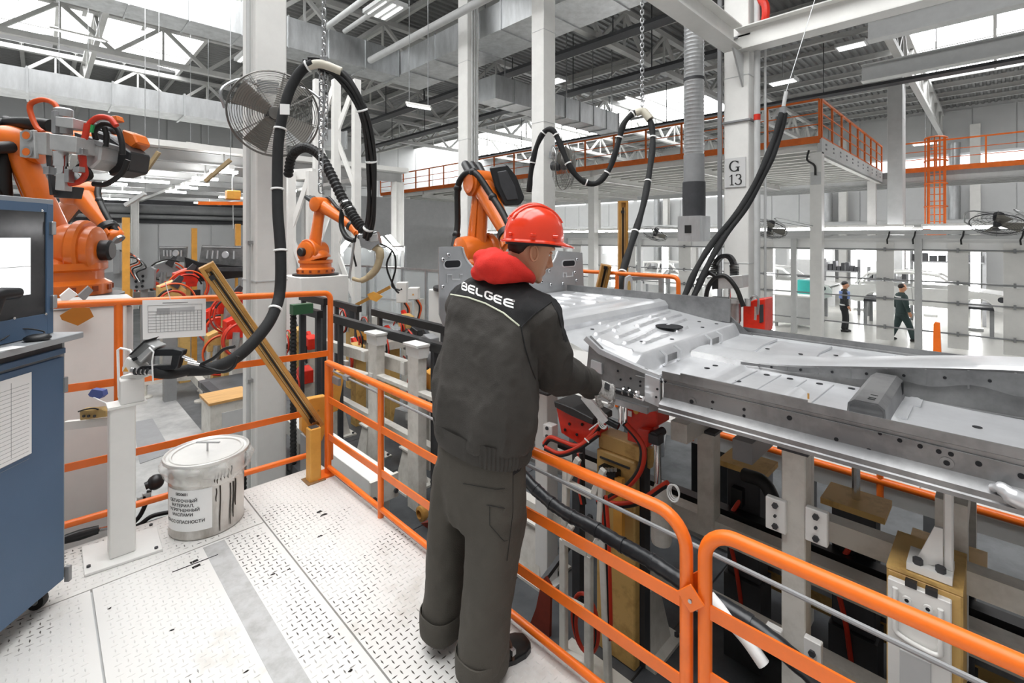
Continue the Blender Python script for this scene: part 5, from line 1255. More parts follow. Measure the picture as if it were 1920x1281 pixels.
# --- big robot at the left edge with the welding gun
D1 = 3.55
r1, ax1, fd1, td1 = robot('large orange robot with a welding gun above the blue cabinet', at(108, 552, d=D1), at(118, 470, d=D1), at(32, 272, d=D1-.1), at(190, 262, d=D1+.55), at(238, 272, d=D1+.7), .78, .40)
ua = r1
gun = thing('welding_gun', 'grey servo welding gun held up by the large left robot', 'welding gun', at(125, 270, d=3.35))
G_ = lambda x, y, d=3.3: at(x, y, d=d)
def gplate(nm, quad, d, th, m, par, bev=.004): return obj(nm, MB().plate([at(x, y, d=d) for x, y in quad], V((SA, CA, 0))*th), m, par, sm=0, bevel=bev)
ALU = mat('cast_aluminium', '#c4c5c4', .42, metal=.45, var=.15, vs_=8)
gplate('side_plate', ((36, 246), (63, 243), (66, 297), (36, 294)), 3.25, .03, ALU, gun)
for y in (254, 285): 
    o_ = obj('bore', MB().lathe([(.04, 0), (.04, .004)], at(50, y, d=3.24), (-SA, -CA, 0), 18), STEEL, gun); obj('bore_inner', MB().lathe([(.026, .004), (.026, .006)], at(50, y, d=3.24), (-SA, -CA, 0), 16), ROBO, o_)
gplate('mount_plate', ((64, 248), (86, 248), (86, 290), (64, 288)), 3.27, .05, ALU, gun)
gplate('servo_body', ((92, 250), (143, 256), (142, 286), (92, 280)), 3.2, .2, ALU, gun)
gplate('servo_head', ((103, 218), (136, 221), (136, 240), (103, 236)), 3.22, .15, ALU, gun)
obj('servo_neck', MB().cyl(at(119, 252, d=3.3), at(119, 236, d=3.3), .05, 16), ALU, gun)
obj('servo_cap', MB().lathe([(.055, 0), (.055, .05), (.045, .06)], at(119, 220, d=3.3), n=18), STEEL, gun)
gplate('frame_strip', ((95, 208), (103, 206), (103, 250), (95, 250)), 3.22, .06, GREYP, gun)
obj('ram_cylinder', MB().lathe([(.045, 0), (.045, -.10), (.036, -.10), (.036, -.17), (.028, -.17), (.028, -.21)], at(114, 285, d=3.3), n=18), CHROME, gun)
gplate('ram_fork', ((104, 325), (121, 325), (121, 358), (102, 356)), 3.26, .06, ALU, gun)
obj('ram_rod', MB().cyl(at(112, 312, d=3.3), at(112, 335, d=3.3), .014, 10), CHROME, gun)
gplate('frame_strip', ((84, 285), (89, 285), (98, 365), (92, 366)), 3.3, .04, DGREY, gun)
gplate('transformer', ((142, 258), (190, 273), (186, 302), (168, 318), (142, 300)), 3.35, .25, ALU, gun, .012)
gplate('transformer_lid', ((138, 248), (195, 268), (190, 276), (140, 258)), 3.34, .24, GREYP, gun)
gplate('cable_box', ((165, 240), (205, 255), (245, 285), (240, 320), (205, 330), (190, 300)), 3.5, .2, BLACKP, gun, .01)
for k, (x, y) in enumerate(((205, 274), (212, 280), (222, 278), (218, 282), (200, 290))): obj('terminal', MB().cbox(at(x, y, d=3.49), (.02, .02, .02)), STEEL, gun, sm=0)
gplate('lower_frame', ((95, 352), (140, 350), (135, 372), (100, 370)), 3.35, .08, DGREY, gun)
OH = mat('orange_hose', '#d9541c', .4, var=.15)
obj('loop_hose', MB().tube(cr([at(x, y, d=3.3) for x, y in ((110, 207), (100, 193), (80, 187), (60, 193), (56, 205), (62, 225), (70, 240), (80, 248))], 6), .017, 10), OH, gun, sm=60)
obj('red_hose', MB().tube(cr([at(x, y, d=3.3) for x, y in ((218, 236), (205, 222), (185, 220), (170, 230), (163, 245), (158, 262), (153, 280), (154, 300), (160, 325), (150, 340), (130, 345))], 6), .019, 10), RHOSE, gun, sm=60)
obj('red_hose', MB().tube(cr([at(x, y, d=3.28) for x, y in ((164, 232), (160, 255), (153, 275), (156, 300), (154, 325))], 6), .02, 10), RHOSE, gun, sm=60)
obj('green_sleeve', MB().cyl(at(172, 234, d=3.3), at(169, 248, d=3.3), .018, 10), mat('green_sleeve', '#2fa35c', .5), gun)
for pl in (((180, 262), (178, 245), (195, 232), (218, 240), (228, 265), (230, 290)), ((196, 240), (200, 255), (198, 275)), ((175, 345), (200, 345), (228, 325), (240, 300)), ((140, 320), (155, 310), (170, 330), (150, 340))):
    obj('black_hose', MB().tube(cr([at(x, y, d=3.36) for x, y in pl], 6), .018, 10), BLACK, gun, sm=60)
for (x, y, w_, h_) in ((142, 270, 14, 10), (154, 285, 12, 12), (92, 320, 10, 14), (130, 330, 8, 24), (148, 318, 12, 10)):
    obj('fitting', MB().cbox(at(x, y, d=3.25), (w_*.0037, .05, h_*.0037), Matrix.Rotation(-YAW, 3, 'Z')), STEEL, gun, sm=0, bevel=.003)
gplate('end_plate', ((205, 218), (218, 216), (222, 226), (210, 228)), 3.5, .06, ROBO, gun)
gplate('wrist_block', ((228, 242), (250, 250), (258, 268), (240, 282), (226, 268)), 3.6, .14, ROBO, gun, .01)
obj('thick_hose', MB().tube(cr([at(x, y, d=d) for x, y, d in ((-60, 260, 3.6), (-5, 236, 3.5), (30, 232, 3.45), (60, 232, 3.4), (95, 236, 3.4))], 6), .045, 14), BLACK, gun, sm=60)
obj('thick_hose', MB().tube(cr([at(x, y, d=d) for x, y, d in ((10, 420, 3.4), (4, 360, 3.35), (2, 310, 3.35), (15, 262, 3.4), (40, 250, 3.45))], 6), .055, 14), BLACK, gun, sm=60)
# --- second robot behind it, forearm reaching down
robot('orange robot behind the large one with its forearm reaching down', at(60, 520, d=6.2), at(75, 450, d=6.2), at(150, 362, d=5.4), at(203, 428, d=5.3), at(226, 452, d=5.3), .8, .35)
# --- middle robot
robot('orange robot between the broad column and the hose loop', at(592, 512, d=8.6), at(588, 472, d=8.6), at(601, 384, d=8.6), at(660, 424, d=8.2), at(680, 448, d=8.0), .78, .42, 1)
# --- right robot behind the worker's helmet
robot('orange robot rising behind the worker helmet', at(885, 535, d=6.2), at(893, 478, d=6.2), at(903, 345, d=6.2), at(952, 440, d=5.6), at(962, 480, d=5.4), 1.0, .40, -1)
cbx_ = thing('cable_cassette', 'black cable cassette on the elbow of the robot behind the helmet', 'cable box', at(950, 350, d=5.9))
obj('case', MB().plate([at(x, y, d=5.85) for x, y in ((917, 313), (950, 308), (968, 330), (984, 372), (975, 384), (945, 386), (928, 352))], V((SA, CA, 0))*.2), BLACKP, cbx_, sm=0, bevel=.02)
obj('lid', MB().plate([at(x, y, d=5.83) for x, y in ((932, 322), (950, 319), (966, 350), (972, 374), (950, 376), (938, 350))], V((SA, CA, 0))*.03), DGREY, cbx_, sm=0, bevel=.01)
# ================================================================ HOSES, CHAINS, FANS
SLEEVE = mat('black_woven_sleeve', '#1b1c1d', .75, var=.3, vs_=30, bump=.3, bs=400)
def chain(label, p0, p1, L_=.05, r=.0045, wd=.014):
    p0, p1 = V(p0), V(p1); n = int((p1-p0).length/(L_*.72)); t = thing('hoist_chain', label, 'chain', p1)
    def link(ang):
        ln = L_/2 - wd
        pts = [V((wd*math.cos(a), 0, ln + wd*math.sin(a))) for a in [math.pi*i/6 for i in range(7)]] + [V((wd*math.cos(a), 0, -ln + wd*math.sin(a))) for a in [math.pi + math.pi*i/6 for i in range(7)]]
        mb = MB().tube(pts, r, 5, close=True); mb.xf(Matrix.Rotation(ang, 4, 'Z')); return mb
    me = []
    first = []
    for i in range(n):
        p = p0.lerp(p1, (i+.5)/n)
        if i < 2:
            m_ = link(.4 + i*math.pi/2); m_.v = [v + p for v in m_.v]
            o = obj('chain_link', m_, STEEL, t, sm=60); first.append((o, p))
        else:
            src, q = first[i % 2]; c = src.copy(); COL.objects.link(c); c.location = p - q; ORG[c] = ORG[src]
    return t
def dpath(pts, k=8): return cr([at(x, y, d=d) for x, y, d in pts], k)
# big suspended loop
hg = thing('hose_loop', 'big black hose loop hanging from a chain in front of the cage fan', 'hose', at(605, 120, d=3.3))
left = dpath([(352, 694, 2.62), (400, 690, 2.68), (446, 668, 2.75), (487, 628, 2.85), (512, 590, 2.95), (525, 545, 3.05), (526, 470, 3.1), (521, 400, 3.15), (520, 330, 3.2), (522, 270, 3.22), (530, 215, 3.25), (545, 165, 3.28), (566, 132, 3.3), (588, 119, 3.3)])
obj('sleeved_hose', MB().tube(left, .034, 14), SLEEVE, hg, sm=60)
right = dpath([(575, 118, 3.3), (610, 122, 3.32), (648, 150, 3.35), (676, 200, 3.4), (690, 260, 3.5), (698, 330, 3.6), (697, 400, 3.7), (686, 444, 3.8)])
for k in range(5):
    a = 6.283*k/5
    obj('cable', MB().tube([p + V((CA*math.cos(a), -SA*math.cos(a), math.sin(a)))*.024*(1 + .4*math.sin(i*.25 + k*1.3)) for i, p in enumerate(right)], .015, 8), BLACK, hg, sm=60)
obj('sleeved_hose', MB().tube(dpath([(600, 124, 3.36), (640, 140, 3.38), (662, 170, 3.4), (680, 205, 3.42)]), .036, 12), SLEEVE, hg, sm=60)
for x, y, d in ((525, 352, 3.15), (683, 203, 3.42), (697, 300, 3.55), (692, 428, 3.76), (524, 240, 3.23), (527, 468, 3.1), (516, 580, 2.96), (575, 118, 3.3)):
    pth_ = left if x < 580 else right
    c = at(x, y, d=d); i = min(range(1, len(pth_)-1), key=lambda j: (pth_[j]-c).length)
    obj('cable_tie', MB().lathe([(.041, -.006), (.043, 0), (.041, .006)], pth_[i], pth_[i+1]-pth_[i-1], 16), PAPER, hg)
yk = mat('beige_yoke', '#cfc9b8', .5)
obj('hanger_saddle', MB().tube(dpath([(568, 128, 3.3), (600, 120, 3.3), (640, 134, 3.33)]), .03, 12), yk, hg, sm=60)
obj('hanger_hook', MB().cbox(at(607, 112, d=3.3), (.05, .02, .05), Matrix.Rotation(-YAW, 3, 'Z')), STEEL, hg, sm=0, bevel=.004)
obj('tag_label', MB().cbox(at(534, 205, d=3.18), (.06, .004, .07), Matrix.Rotation(-YAW+.2, 3, 'Z')), PAPER, hg, sm=0)
chain('steel chain holding up the big black hose loop', at(608, -60, d=3.3), at(607, 106, d=3.3), .055, .005)
chain('slack steel chain hanging down inside the big hose loop', at(603, 128, d=3.36), at(601, 360, d=3.45), .07, .0055, .018)
chain('short double chain beside the slack chain', at(612, 130, d=3.36), at(611, 262, d=3.4), .05)
# ribbed hose to the middle gun
rbh = thing('ribbed_hose', 'ribbed black hose curving down to the hanging welding gun', 'hose', at(620, 330, d=4.2))
P = dpath([(540, 330, 4.6), (548, 292, 4.5), (572, 277, 4.4), (600, 292, 4.3), (622, 330, 4.2), (642, 372, 4.1), (662, 405, 4.0), (682, 432, 3.95)], 12)
obj('hose', MB().tube(P, [.046 if i % 2 else .036 for i in range(len(P))], 12), BLACK, rbh, sm=0)
obj('branch', MB().tube(dpath([(645, 372, 4.1), (640, 420, 4.1), (650, 445, 4.0), (664, 452, 3.95)]), .022, 10), BLACK, rbh, sm=60)
for x, y, d in ((648, 384, 4.08), (655, 395, 4.05)): obj('ring', MB().lathe([(.055, -.012), (.055, .012)], at(x, y, d=d), at(660, 405, d=4)-at(645, 375, d=4.1), 16), CHROME, rbh)
wg = thing('hanging_weld_gun', 'hand welding gun with a tan curved arm under the hose loop', 'welding gun', at(690, 470, d=3.85))
def gp(nm, quad, d, th, m, par, bev=.003): return obj(nm, MB().plate([at(x, y, d=d) for x, y in quad], V((SA, CA, 0))*th), m, par, sm=0, bevel=bev)
gp('body', ((672, 440), (706, 434), (712, 455), (694, 470), (676, 462)), 3.82, .08, STEEL, wg)
gp('bracket', ((692, 440), (707, 438), (708, 452), (694, 454)), 3.79, .03, ALU, wg)
obj('curved_arm', MB().tube(dpath([(700, 462, 3.86), (711, 470, 3.86), (712, 485, 3.86), (705, 505, 3.86), (690, 520, 3.86), (676, 526, 3.86), (660, 522, 3.86)]), [.03]*8 + [.034]*8 + [.03]*16 + [.024]*8 + [.016]*8 + [.009], 12), mat('tan_gun_arm', '#b9a887', .55, var=.2), wg, sm=60)
obj('electrode', MB().cyl(at(664, 455, d=3.88), at(655, 522, d=3.88), .010, 8), STEEL, wg)
for pl in (((700, 450), (735, 470), (742, 500), (735, 535), (750, 545)), ((735, 470), (725, 500), (740, 540), (748, 550)), ((668, 440), (662, 470), (668, 500))):
    obj('lead', MB().tube(dpath([(x, y, 3.9) for x, y in pl]), .008, 6), BLACK, wg, sm=60)
# second loop in the middle
h2 = thing('hose_loop', 'black hose loop hanging from a chain right of the central column', 'hose', at(1200, 210, d=6.0))
l2 = dpath([(992, 360, 6.4), (996, 320, 6.35), (1006, 275, 6.3), (1022, 246, 6.25), (1038, 246, 6.2), (1052, 275, 6.15), (1068, 312, 6.1), (1090, 338, 6.1), (1118, 344, 6.1), (1142, 318, 6.1), (1158, 272, 6.1), (1170, 232, 6.1), (1190, 212, 6.1), (1208, 212, 6.05), (1220, 230, 6.0), (1224, 265, 5.9), (1218, 320, 5.7), (1206, 385, 5.4), (1188, 445, 5.1), (1172, 495, 4.9), (1160, 540, 4.7), (1156, 565, 4.6)], 6)
obj('hose', MB().tube(l2, [.036 + .004*math.sin(i*.9) for i in range(len(l2))], 12), SLEEVE, h2, sm=60)
obj('twin_hose', MB().tube([p + V((.05, .03, .02)) for p in l2[:92]], .022, 10), BLACK, h2, sm=60)
for i in range(8, len(l2)-4, 9): obj('cable_tie', MB().lathe([(.046, -.008), (.046, .008)], l2[i], l2[i+1]-l2[i-1], 14), PAPER, h2)
obj('hanger_saddle', MB().tube(dpath([(1192, 212, 6.08), (1206, 209, 6.05), (1219, 224, 6.0)]), .05, 12), yk, h2, sm=60)
chain('thin steel chain holding the middle hose loop', at(1204, -20, d=6.0), at(1204, 206, d=6.05), .07, .006, .02)
# third: twin hoses on a wire, right
h3 = thing('hose_pair', 'pair of black hoses hanging slantwise in front of the signed column', 'hose', at(1465, 210, d=5.6))
for dx, e in ((0, (1268, 590)), (9, (1290, 575))):
    q_ = dpath([(1466+dx*.6, 212, 5.6), (1452+dx, 258, 5.6), (1428+dx, 318, 5.55), (1390+dx, 388, 5.5), (1340+dx*1.6, 450, 5.3), (1308+dx*2, 500, 5.1), (1288+dx*2, 545, 5.0), (e[0], e[1], 4.9)])
    obj('hose', MB().tube(q_, [.032 + .004*math.sin(i*.6) for i in range(len(q_))], 12), SLEEVE, h3, sm=60)
    obj('hose_end', MB().cyl(q_[-1], at(e[0]-6, e[1]+14, d=4.85), .018, 10), STEEL, h3)
obj('clamp', MB().cbox(at(1468, 208, d=5.6), (.07, .07, .08)), STEEL, h3, sm=0, bevel=.01)
obj('turnbuckle', MB().cyl(at(1469, 200, d=5.6), at(1474, 172, d=5.6), .022, 10), LGREY, h3)
obj('wire', MB().cyl(at(1474, 172, d=5.6), at(1540, -40, d=5.6), .005, 6), STEEL, h3)
# ---------------------------------------------------------------- cage fans
FANW = mat('fan_wire', '#7d7b77', .35, metal=.8, var=.2)
def fan(label, c, nrm, R, m=FANW, turns=17, mount=None):
    c = V(c); nrm = V(nrm).normalized(); a, u, _ = frame(nrm)
    t = thing('cage_fan', label, 'fan', c)
    dep = R*.30
    def cage(sg, nm, mm, tn):
        P = []; n = tn*36
        for i in range(n+1):
            r = R*(.14 + .86*i/n); th = 2*math.pi*i/36
            z = dep*(.55 + .45*math.cos(min(1, r/R)*1.45))*sg if r < R*.97 else dep*.35*sg
            P.append(c + a*r*math.cos(th) + u*r*math.sin(th) + nrm*z)
        return obj(nm, MB().tube(P, R*.0062, 4), mm, t, sm=60)
    cage(1, 'front_grille', m, turns); cage(-1, 'rear_grille', m, max(6, turns//2))
    for sg in (1, -1):
        for k in range(8):
            th = 6.283*k/8 + .2
            P = [c + (a*math.cos(th) + u*math.sin(th))*r*R + nrm*(dep*(.55 + .45*math.cos(r*1.45))*sg) for r in (.12, .4, .7, .95, 1.0)]
            obj('grille_spoke', MB().tube(P, R*.008, 5), m, t, sm=60)
    obj('outer_rim', MB().tube([c + (a*math.cos(th) + u*math.sin(th))*R*1.0 for th in [6.283*i/48 for i in range(48)]], R*.024, 8, close=True), m, t, sm=60)
    obj('hub_badge', MB().lathe([(R*.15, 0), (R*.15, .01), (R*.12, .014)], c + nrm*dep*.97, nrm, 24), m, t)
    hub = obj('hub', MB().lathe([(R*.14, -R*.14), (R*.16, -.0), (R*.13, R*.12), (R*.03, R*.14)], c, nrm, 18), DGREY, t)
    BL = mat('fan_blade', '#8d8a84', .4, metal=.5, var=.1)
    for k in range(4):
        th = 6.283*k/4 + .5; rows = []
        for r in (.15, .35, .6, .85, .9):
            e = a*math.cos(th) + u*math.sin(th); f_ = -a*math.sin(th) + u*math.cos(th)
            wd = R*(.14 + .30*min(1, r*1.2)); tw = .5
            rows.append([c + e*r*R + f_*wd*q*math.cos(tw) + nrm*wd*q*math.sin(tw)*.8 for q in (-.7, 0, .7)])
        mb = MB().add([p for r_ in rows for p in r_], [(i*3+j, i*3+j+1, i*3+j+4, i*3+j+3) for i in range(4) for j in range(2)])
        obj('blade', mb, BL, hub, sm=60)
    obj('motor', MB().lathe([(R*.18, -R*.2), (R*.2, -R*.24), (R*.2, -R*.55), (R*.14, -R*.6)], c, nrm, 18), DGREY, t)
    if mount:
        mp = V(mount)
        for sg in (-1, 1):
            P = [c + a*R*1.03*sg, c + a*R*1.1*sg + u*R*.4, c + a*R*.7*sg + u*R*.75 - nrm*R*.35, mp + a*R*.15*sg]
            obj('bracket_arm', MB().tube(cr(P, 5), R*.035, 8), STEEL, t, sm=60)
        obj('bracket_plate', MB().cbox(mp, (R*.5, R*.12, R*.3), Matrix((a, nrm, u)).transposed()), STEEL, t, sm=0)
    return t
cF = at(515, 214, d=4.55)
fan('big steel cage fan mounted on the broad white column', cF, V((0, 0, EYE+.7)) - cF + V((.35, -.2, -.2)), .395, mount=(1.62, 5.12, 3.15))
cF2 = at(1058, 312, d=10.6)
fan('cage fan on the plain central column, turned sideways', cF2, V((.35, -1, -.1)), .52, mount=(8.7, 7.45, 3.6))
cF3 = at(1443, 430, d=14.2)
fan('far cage fan tilted down left of the mezzanine corner post', cF3, V((-.5, .1, -.85)), .46, DGREY, 10, mount=(BX, cF3.y-.7, 1.95))
cF4 = at(1870, 420, d=11.6)
fan('far cage fan tilted down at the right edge', cF4, V((-.45, .1, -.9)), .5, DGREY, 10, mount=(BX, cF4.y-.9, 1.95))
cF5 = at(1228, 440, d=18)
fan('small far cage fan right of the upright light curtain', cF5, V((-.45, .1, -.9)), .45, DGREY, 8, mount=(BX, cF5.y-.8, 1.95))
# ================================================================ LEFT FOREGROUND
# ---- blue computer cabinet, standing skewed
Q = V((.088, 2.99, 0)); cr_ = V((.64, .768, 0)); cd = V((-.768, .64, 0))
def CB(x, y, z): return Q + cr_*x + cd*y + V((0, 0, z))
def cface(px, py, y=0.):
    """local (x, z) on the cabinet plane at depth y"""
    o = V((0, 0, EYE)); dr = at(px, py, d=1) - o; p0 = Q + cd*y
    tt = (p0 - o).dot(cd)/dr.dot(cd); h = o + dr*tt - Q
    return h.dot(cr_), h.z
RC = Matrix((cr_, cd, V((0, 0, 1)))).transposed()
def cbx(nm, x0, x1, y0, y1, z0, z1, m, par, bev=0): return obj(nm, MB().cbox(CB((x0+x1)/2, (y0+y1)/2, (z0+z1)/2), (x1-x0, y1-y0, z1-z0), RC), m, par, sm=0, bevel=bev)
bc_ = thing('computer_cabinet', 'blue steel computer cabinet with a window at the left edge', 'cabinet', CB(-.3, .25, 0))
GREYC = mat('grey_cabinet_paint', '#9fa2a4', .5, var=.08, bump=.05, bs=300)
zt0 = 1.185
cbx('lower_body', -.66, 0, .012, .55, .095, zt0, GREYC, bc_)
ldr = cbx('lower_door', -.655, -.022, -.004, .012, .10, zt0-.075, BLUE, bc_, .002)
cbx('drawer_rail', -.655, -.022, -.012, .012, zt0-.06, zt0-.035, BLUE, bc_, .002)
cbx('shadow_gap', -.655, -.022, .004, .013, zt0-.035, zt0-.004, DGREY, bc_)
cbx('ledge', -.68, .022, -.055, .56, zt0, zt0+.028, GREYC, bc_, .003)
zu1 = 1.822
xr, _ = cface(106, 500, .05)
ubx = cbx('upper_body', -.66, xr, .062, .50, zt0+.028, zu1, GREYC, bc_, .002)
x0_, _ = cface(98, 500, .05)
W0 = (-.66, .0); wx1, wz1 = cface(86, 398, .05); _, wz0 = cface(86, 588, .05)
dz1 = cface(50, 389, .05)[1]; dz0 = cface(98, 603, .05)[1] + .012
# door frame as four pieces around the window
dm = cbx('door_stile', wx1, x0_, .045, .062, zt0+.032, zu1-.022, BLUE, bc_, .002)
cbx('door_rail', -.655, wx1, .045, .062, wz1, zu1-.022, BLUE, bc_)
cbx('door_rail', -.655, wx1, .045, .062, zt0+.032, wz0, BLUE, bc_)
GLASS = mat('smoked_window', '#3b3b3d', .12, var=.35, vs_=6)
cbx('window', -.655, wx1, .052, .060, wz0, wz1, GLASS, bc_)
sx1, sz1 = cface(57, 446, .05); _, sz0 = cface(57, 552, .05)
SCR = emat('lit_screen', '#f6f8fa', 1.0)
sc_ = cbx('screen', -.655, sx1, .0495, .052, sz0, sz1, SCR, bc_)
cbx('screen_line', -.655, sx1, .049, .0495, (sz0+sz1)/2-.002, (sz0+sz1)/2+.001, LGREY, sc_)
for (px, py) in ((80, 395), (87, 589), (28, 597)):
    x, z = cface(px, py, .04); obj('screw', MB().lathe([(.006, 0), (.006, .004)], CB(x, .045, z), -cd, 12), CHROME, dm)
for (px, py) in ((97, 428), (99, 566)):
    x, z = cface(px, py, .04); cbx('hinge', x-.008, x+.014, .03, .05, z-.03, z+.03, STEEL, ubx, .003)
for (px, py) in ((119, 722), (126, 1076)):
    x, z = cface(px, py, 0); cbx('hinge', x-.006, x+.012, -.012, .01, z-.035, z+.035, GREYP, ldr, .002)
pz1 = cface(30, 707, -.008)[1]; pxr, pz0 = cface(60, 850, -.008)
pp_ = cbx('paper_form', -.40, pxr, -.0065, -.004, pz0, pz1, PAPER, ldr)
for k in range(20):
    z = pz1 - .045 - k*.0165; cbx('form_line', -.39, pxr-.012, -.0072, -.0065, z, z+.001, GREYP, pp_)
cbx('form_line', pxr-.09, pxr-.089, -.0072, -.0065, pz0+.02, pz1-.02, GREYP, pp_)
for (x, y) in ((-.06, .08), (-.6, .08), (-.06, .48), (-.6, .48)):
    c = CB(x, y, .042); o_ = obj('caster', MB().lathe([(.04, -.014), (.042, 0), (.04, .014)], c, cr_, 16), BLACK, bc_); obj('caster_fork', MB().cbox(c + V((0, 0, .035)), (.05, .03, .04), RC), STEEL, o_, sm=0); obj('hub', MB().lathe([(.018, -.016), (.018, .016)], c, cr_, 12), STEEL, o_)
# computer mouse with cable, black scanner handle, paper on the ledge
c = CB(*[(lambda q: (q[0], -.02, zt0+.028))(cface(70, 607, -.02))][0])
ms = thing('computer_mouse', 'black computer mouse on the cabinet ledge', 'mouse', c)
obj('body', MB().ball(c + V((0, 0, .012)), .05, 16, 8, (.9, .62, .36)), BLACKP, ms)
obj('cable', MB().tube(cr([c + cr_*.03 + V((0, 0, .02)), c + cr_*.06 + cd*.03 + V((0, 0, .03)), c + cr_*.0 + cd*.07 + V((0, 0, .05)), c - cr_*.1 + cd*.06 + V((0, 0, .02)), c - cr_*.25 + cd*.05 + V((0, 0, .01))], 6), .003, 6), BLACK, ms)
c = CB(cface(12, 560, -.0)[0], .0, cface(12, 556, 0)[1])
sn = thing('barcode_scanner', 'black hand scanner in front of the cabinet window', 'scanner', c - V((0, 0, .1)))
obj('head', MB().tube([c - cr_*.08, c - cr_*.02 + V((0, 0, .012)), c + cr_*.05 + V((0, 0, .008)), c + cr_*.062], [.02, .026, .022, .008], 12), BLACKP, sn)
obj('grip', MB().tube([c - cr_*.03, c - cr_*.07 - V((0, 0, .1)), c - cr_*.10 - V((0, 0, .2))], [.022, .02, .022], 12), BLACKP, sn)
pl_ = CB(cface(15, 622, -.04)[0]-.05, -.01, zt0+.0285)
obj('paper_sheet', MB().cbox(pl_, (.2, .07, .001), RC @ Matrix.Rotation(-.3, 3, 'Z')), PAPER, None, sm=0, label='loose white sheet lying on the cabinet ledge', cat='paper')

# ---- paint can with lid, plastic wrap and printed label
cc = at(389, 978, Z=0); cc.z = 0
pc = thing('waste_can', 'silver metal can with a flat lid, plastic wrap and printed label', 'can', cc)
TIN = mat('tin_sheet', '#d0cdc8', .32, metal=.65, col2='#9a948a', lo=.3, hi=.55, vs_=6, stretch=(1, 1, .35))
R0, R1, Hc = .187, .192, .40
obj('body', MB().lathe([(R0-.012, .001), (R0-.004, .004), (R0, .012), (R0, .02), (R0-.003, .028), (R1-.003, Hc-.01), (R1+.004, Hc)], cc, n=56), TIN, pc)
lid = obj('lid', MB().lathe([(.212, Hc+.0), (.215, Hc+.008), (.213, Hc+.018), (.205, Hc+.02), (.198, Hc+.012), (.185, Hc+.010), (.182, Hc+.015), (.172, Hc+.015), (.168, Hc+.009), (.0, Hc+.009)], cc, n=56), mat('lid_tin', '#e4e3df', .36, metal=.35, var=.1), pc)
hx = at(390, 838, d=(cc.x*SA + cc.y*CA)); 
obj('handle_stem', MB().cyl(cc + V((0, 0, Hc+.009)), cc + V((0, 0, Hc+.058)), .005, 10), STEEL, lid)
obj('handle_bar', MB().bar(cc + V((-.045, .045, Hc+.06)), cc + V((.05, -.05, Hc+.06)), .012, .006), STEEL, lid, sm=0)
PLAS = bpy.data.materials.new('clear_plastic_wrap'); PLAS.use_nodes = True; MATS['plas'] = PLAS
nt = PLAS.node_tree; b_ = nt.nodes['Principled BSDF']; b_.inputs['Base Color'].default_value = C('#f2f2ee'); b_.inputs['Roughness'].default_value = .12
b_.inputs['Alpha'].default_value = .34
nz = nt.nodes.new('ShaderNodeTexNoise'); nz.inputs['Scale'].default_value = 9; tcn = nt.nodes.new('ShaderNodeTexCoord'); nt.links.new(tcn.outputs['Object'], nz.inputs['Vector'])
rmp = nt.nodes.new('ShaderNodeMapRange'); rmp.inputs['From Min'].default_value = .35; rmp.inputs['From Max'].default_value = .7; rmp.inputs['To Min'].default_value = .16; rmp.inputs['To Max'].default_value = .6
nt.links.new(nz.outputs['Fac'], rmp.inputs['Value']); nt.links.new(rmp.outputs['Result'], b_.inputs['Alpha'])
rings = []
for k, (r, z) in enumerate(((.214, .402), (.224, .395), (.231, .38), (.227, .362), (.220, .345), (.212, .328), (.214, .312), (.206, .298))):
    rings.append([cc + V((r_*math.cos(a), r_*math.sin(a), z + .015*math.sin(a*2+1)*(k > 3) + .006*noise.noise(V((a*3, k*.4, 2))))) for a, r_ in [(6.283*i/90, r + .010*noise.noise(V((math.cos(6.283*i/90)*4, math.sin(6.283*i/90)*4, k*.5)))*(1 if k else 0) + (.02*max(0, math.cos(6.283*i/90+.9))**6 if k in (2, 3, 4) else 0)) for i in range(90)]])
obj('plastic_wrap', MB().loft(rings, False, False), PLAS, pc, sm=80)
# label wraps the left half of the body facing the viewer
thc = math.atan2(-cc.y, -cc.x)      # towards the viewer
def lab(a, z, off=.0012): return cc + V(((R0 + off + .002*z)*math.cos(a), (R0 + off + .002*z)*math.sin(a), z))
la0, la1 = thc - 1.30, thc + .12
mb = MB(); n = 24
vs_ = [lab(la0 + (la1-la0)*i/n, z) for i in range(n+1) for z in (.055, .278)]
mb.add(vs_ + [p + (cc + V((0, 0, p.z)) - p)*.008 for p in vs_], [(2*i, 2*i+2, 2*i+3, 2*i+1) for i in range(n)])
mb.f += [tuple(2*(n+1) + j for j in f)[::-1] for f in mb.f[:n]]
lbo = obj('label', mb, PAPER, pc, sm=60)
def text_on(txt, size, a_c, z, par, mat_, wrap):
    cu = bpy.data.curves.new('t', 'FONT'); cu.body = txt; cu.size = size; cu.align_x = 'CENTER'; cu.offset = size*.022
    o = bpy.data.objects.new('t', cu); COL.objects.link(o)
    dg = bpy.context.evaluated_depsgraph_get(); me = bpy.data.meshes.new_from_object(o.evaluated_get(dg))
    mb = MB(); mb.v = [wrap(v.co.x, v.co.y + z, a_c) for v in me.vertices]; mb.f = [tuple(p.vertices) for p in me.polygons]
    bpy.data.objects.remove(o); bpy.data.curves.remove(cu); bpy.data.meshes.remove(me)
    if mb.f: return obj('printed_line', mb, mat_, par, sm=0)
wrapc = lambda x, y, ac: lab(ac + x/R0, y, .0026)
am = la0 + .62
for txt, z, sz in (('5820601', .250, .021), ('ОБТИРОЧНЫЙ', .214, .0225), ('МАТЕРИАЛ,', .189, .0225), ('ЗАГРЯЗНЕННЫЙ', .164, .0225), ('МАСЛАМИ', .139, .0225), ('КЛАСС ОПАСНОСТИ', .100, .0225)):
    text_on(txt, sz, am, z, lbo, INK, wrapc)
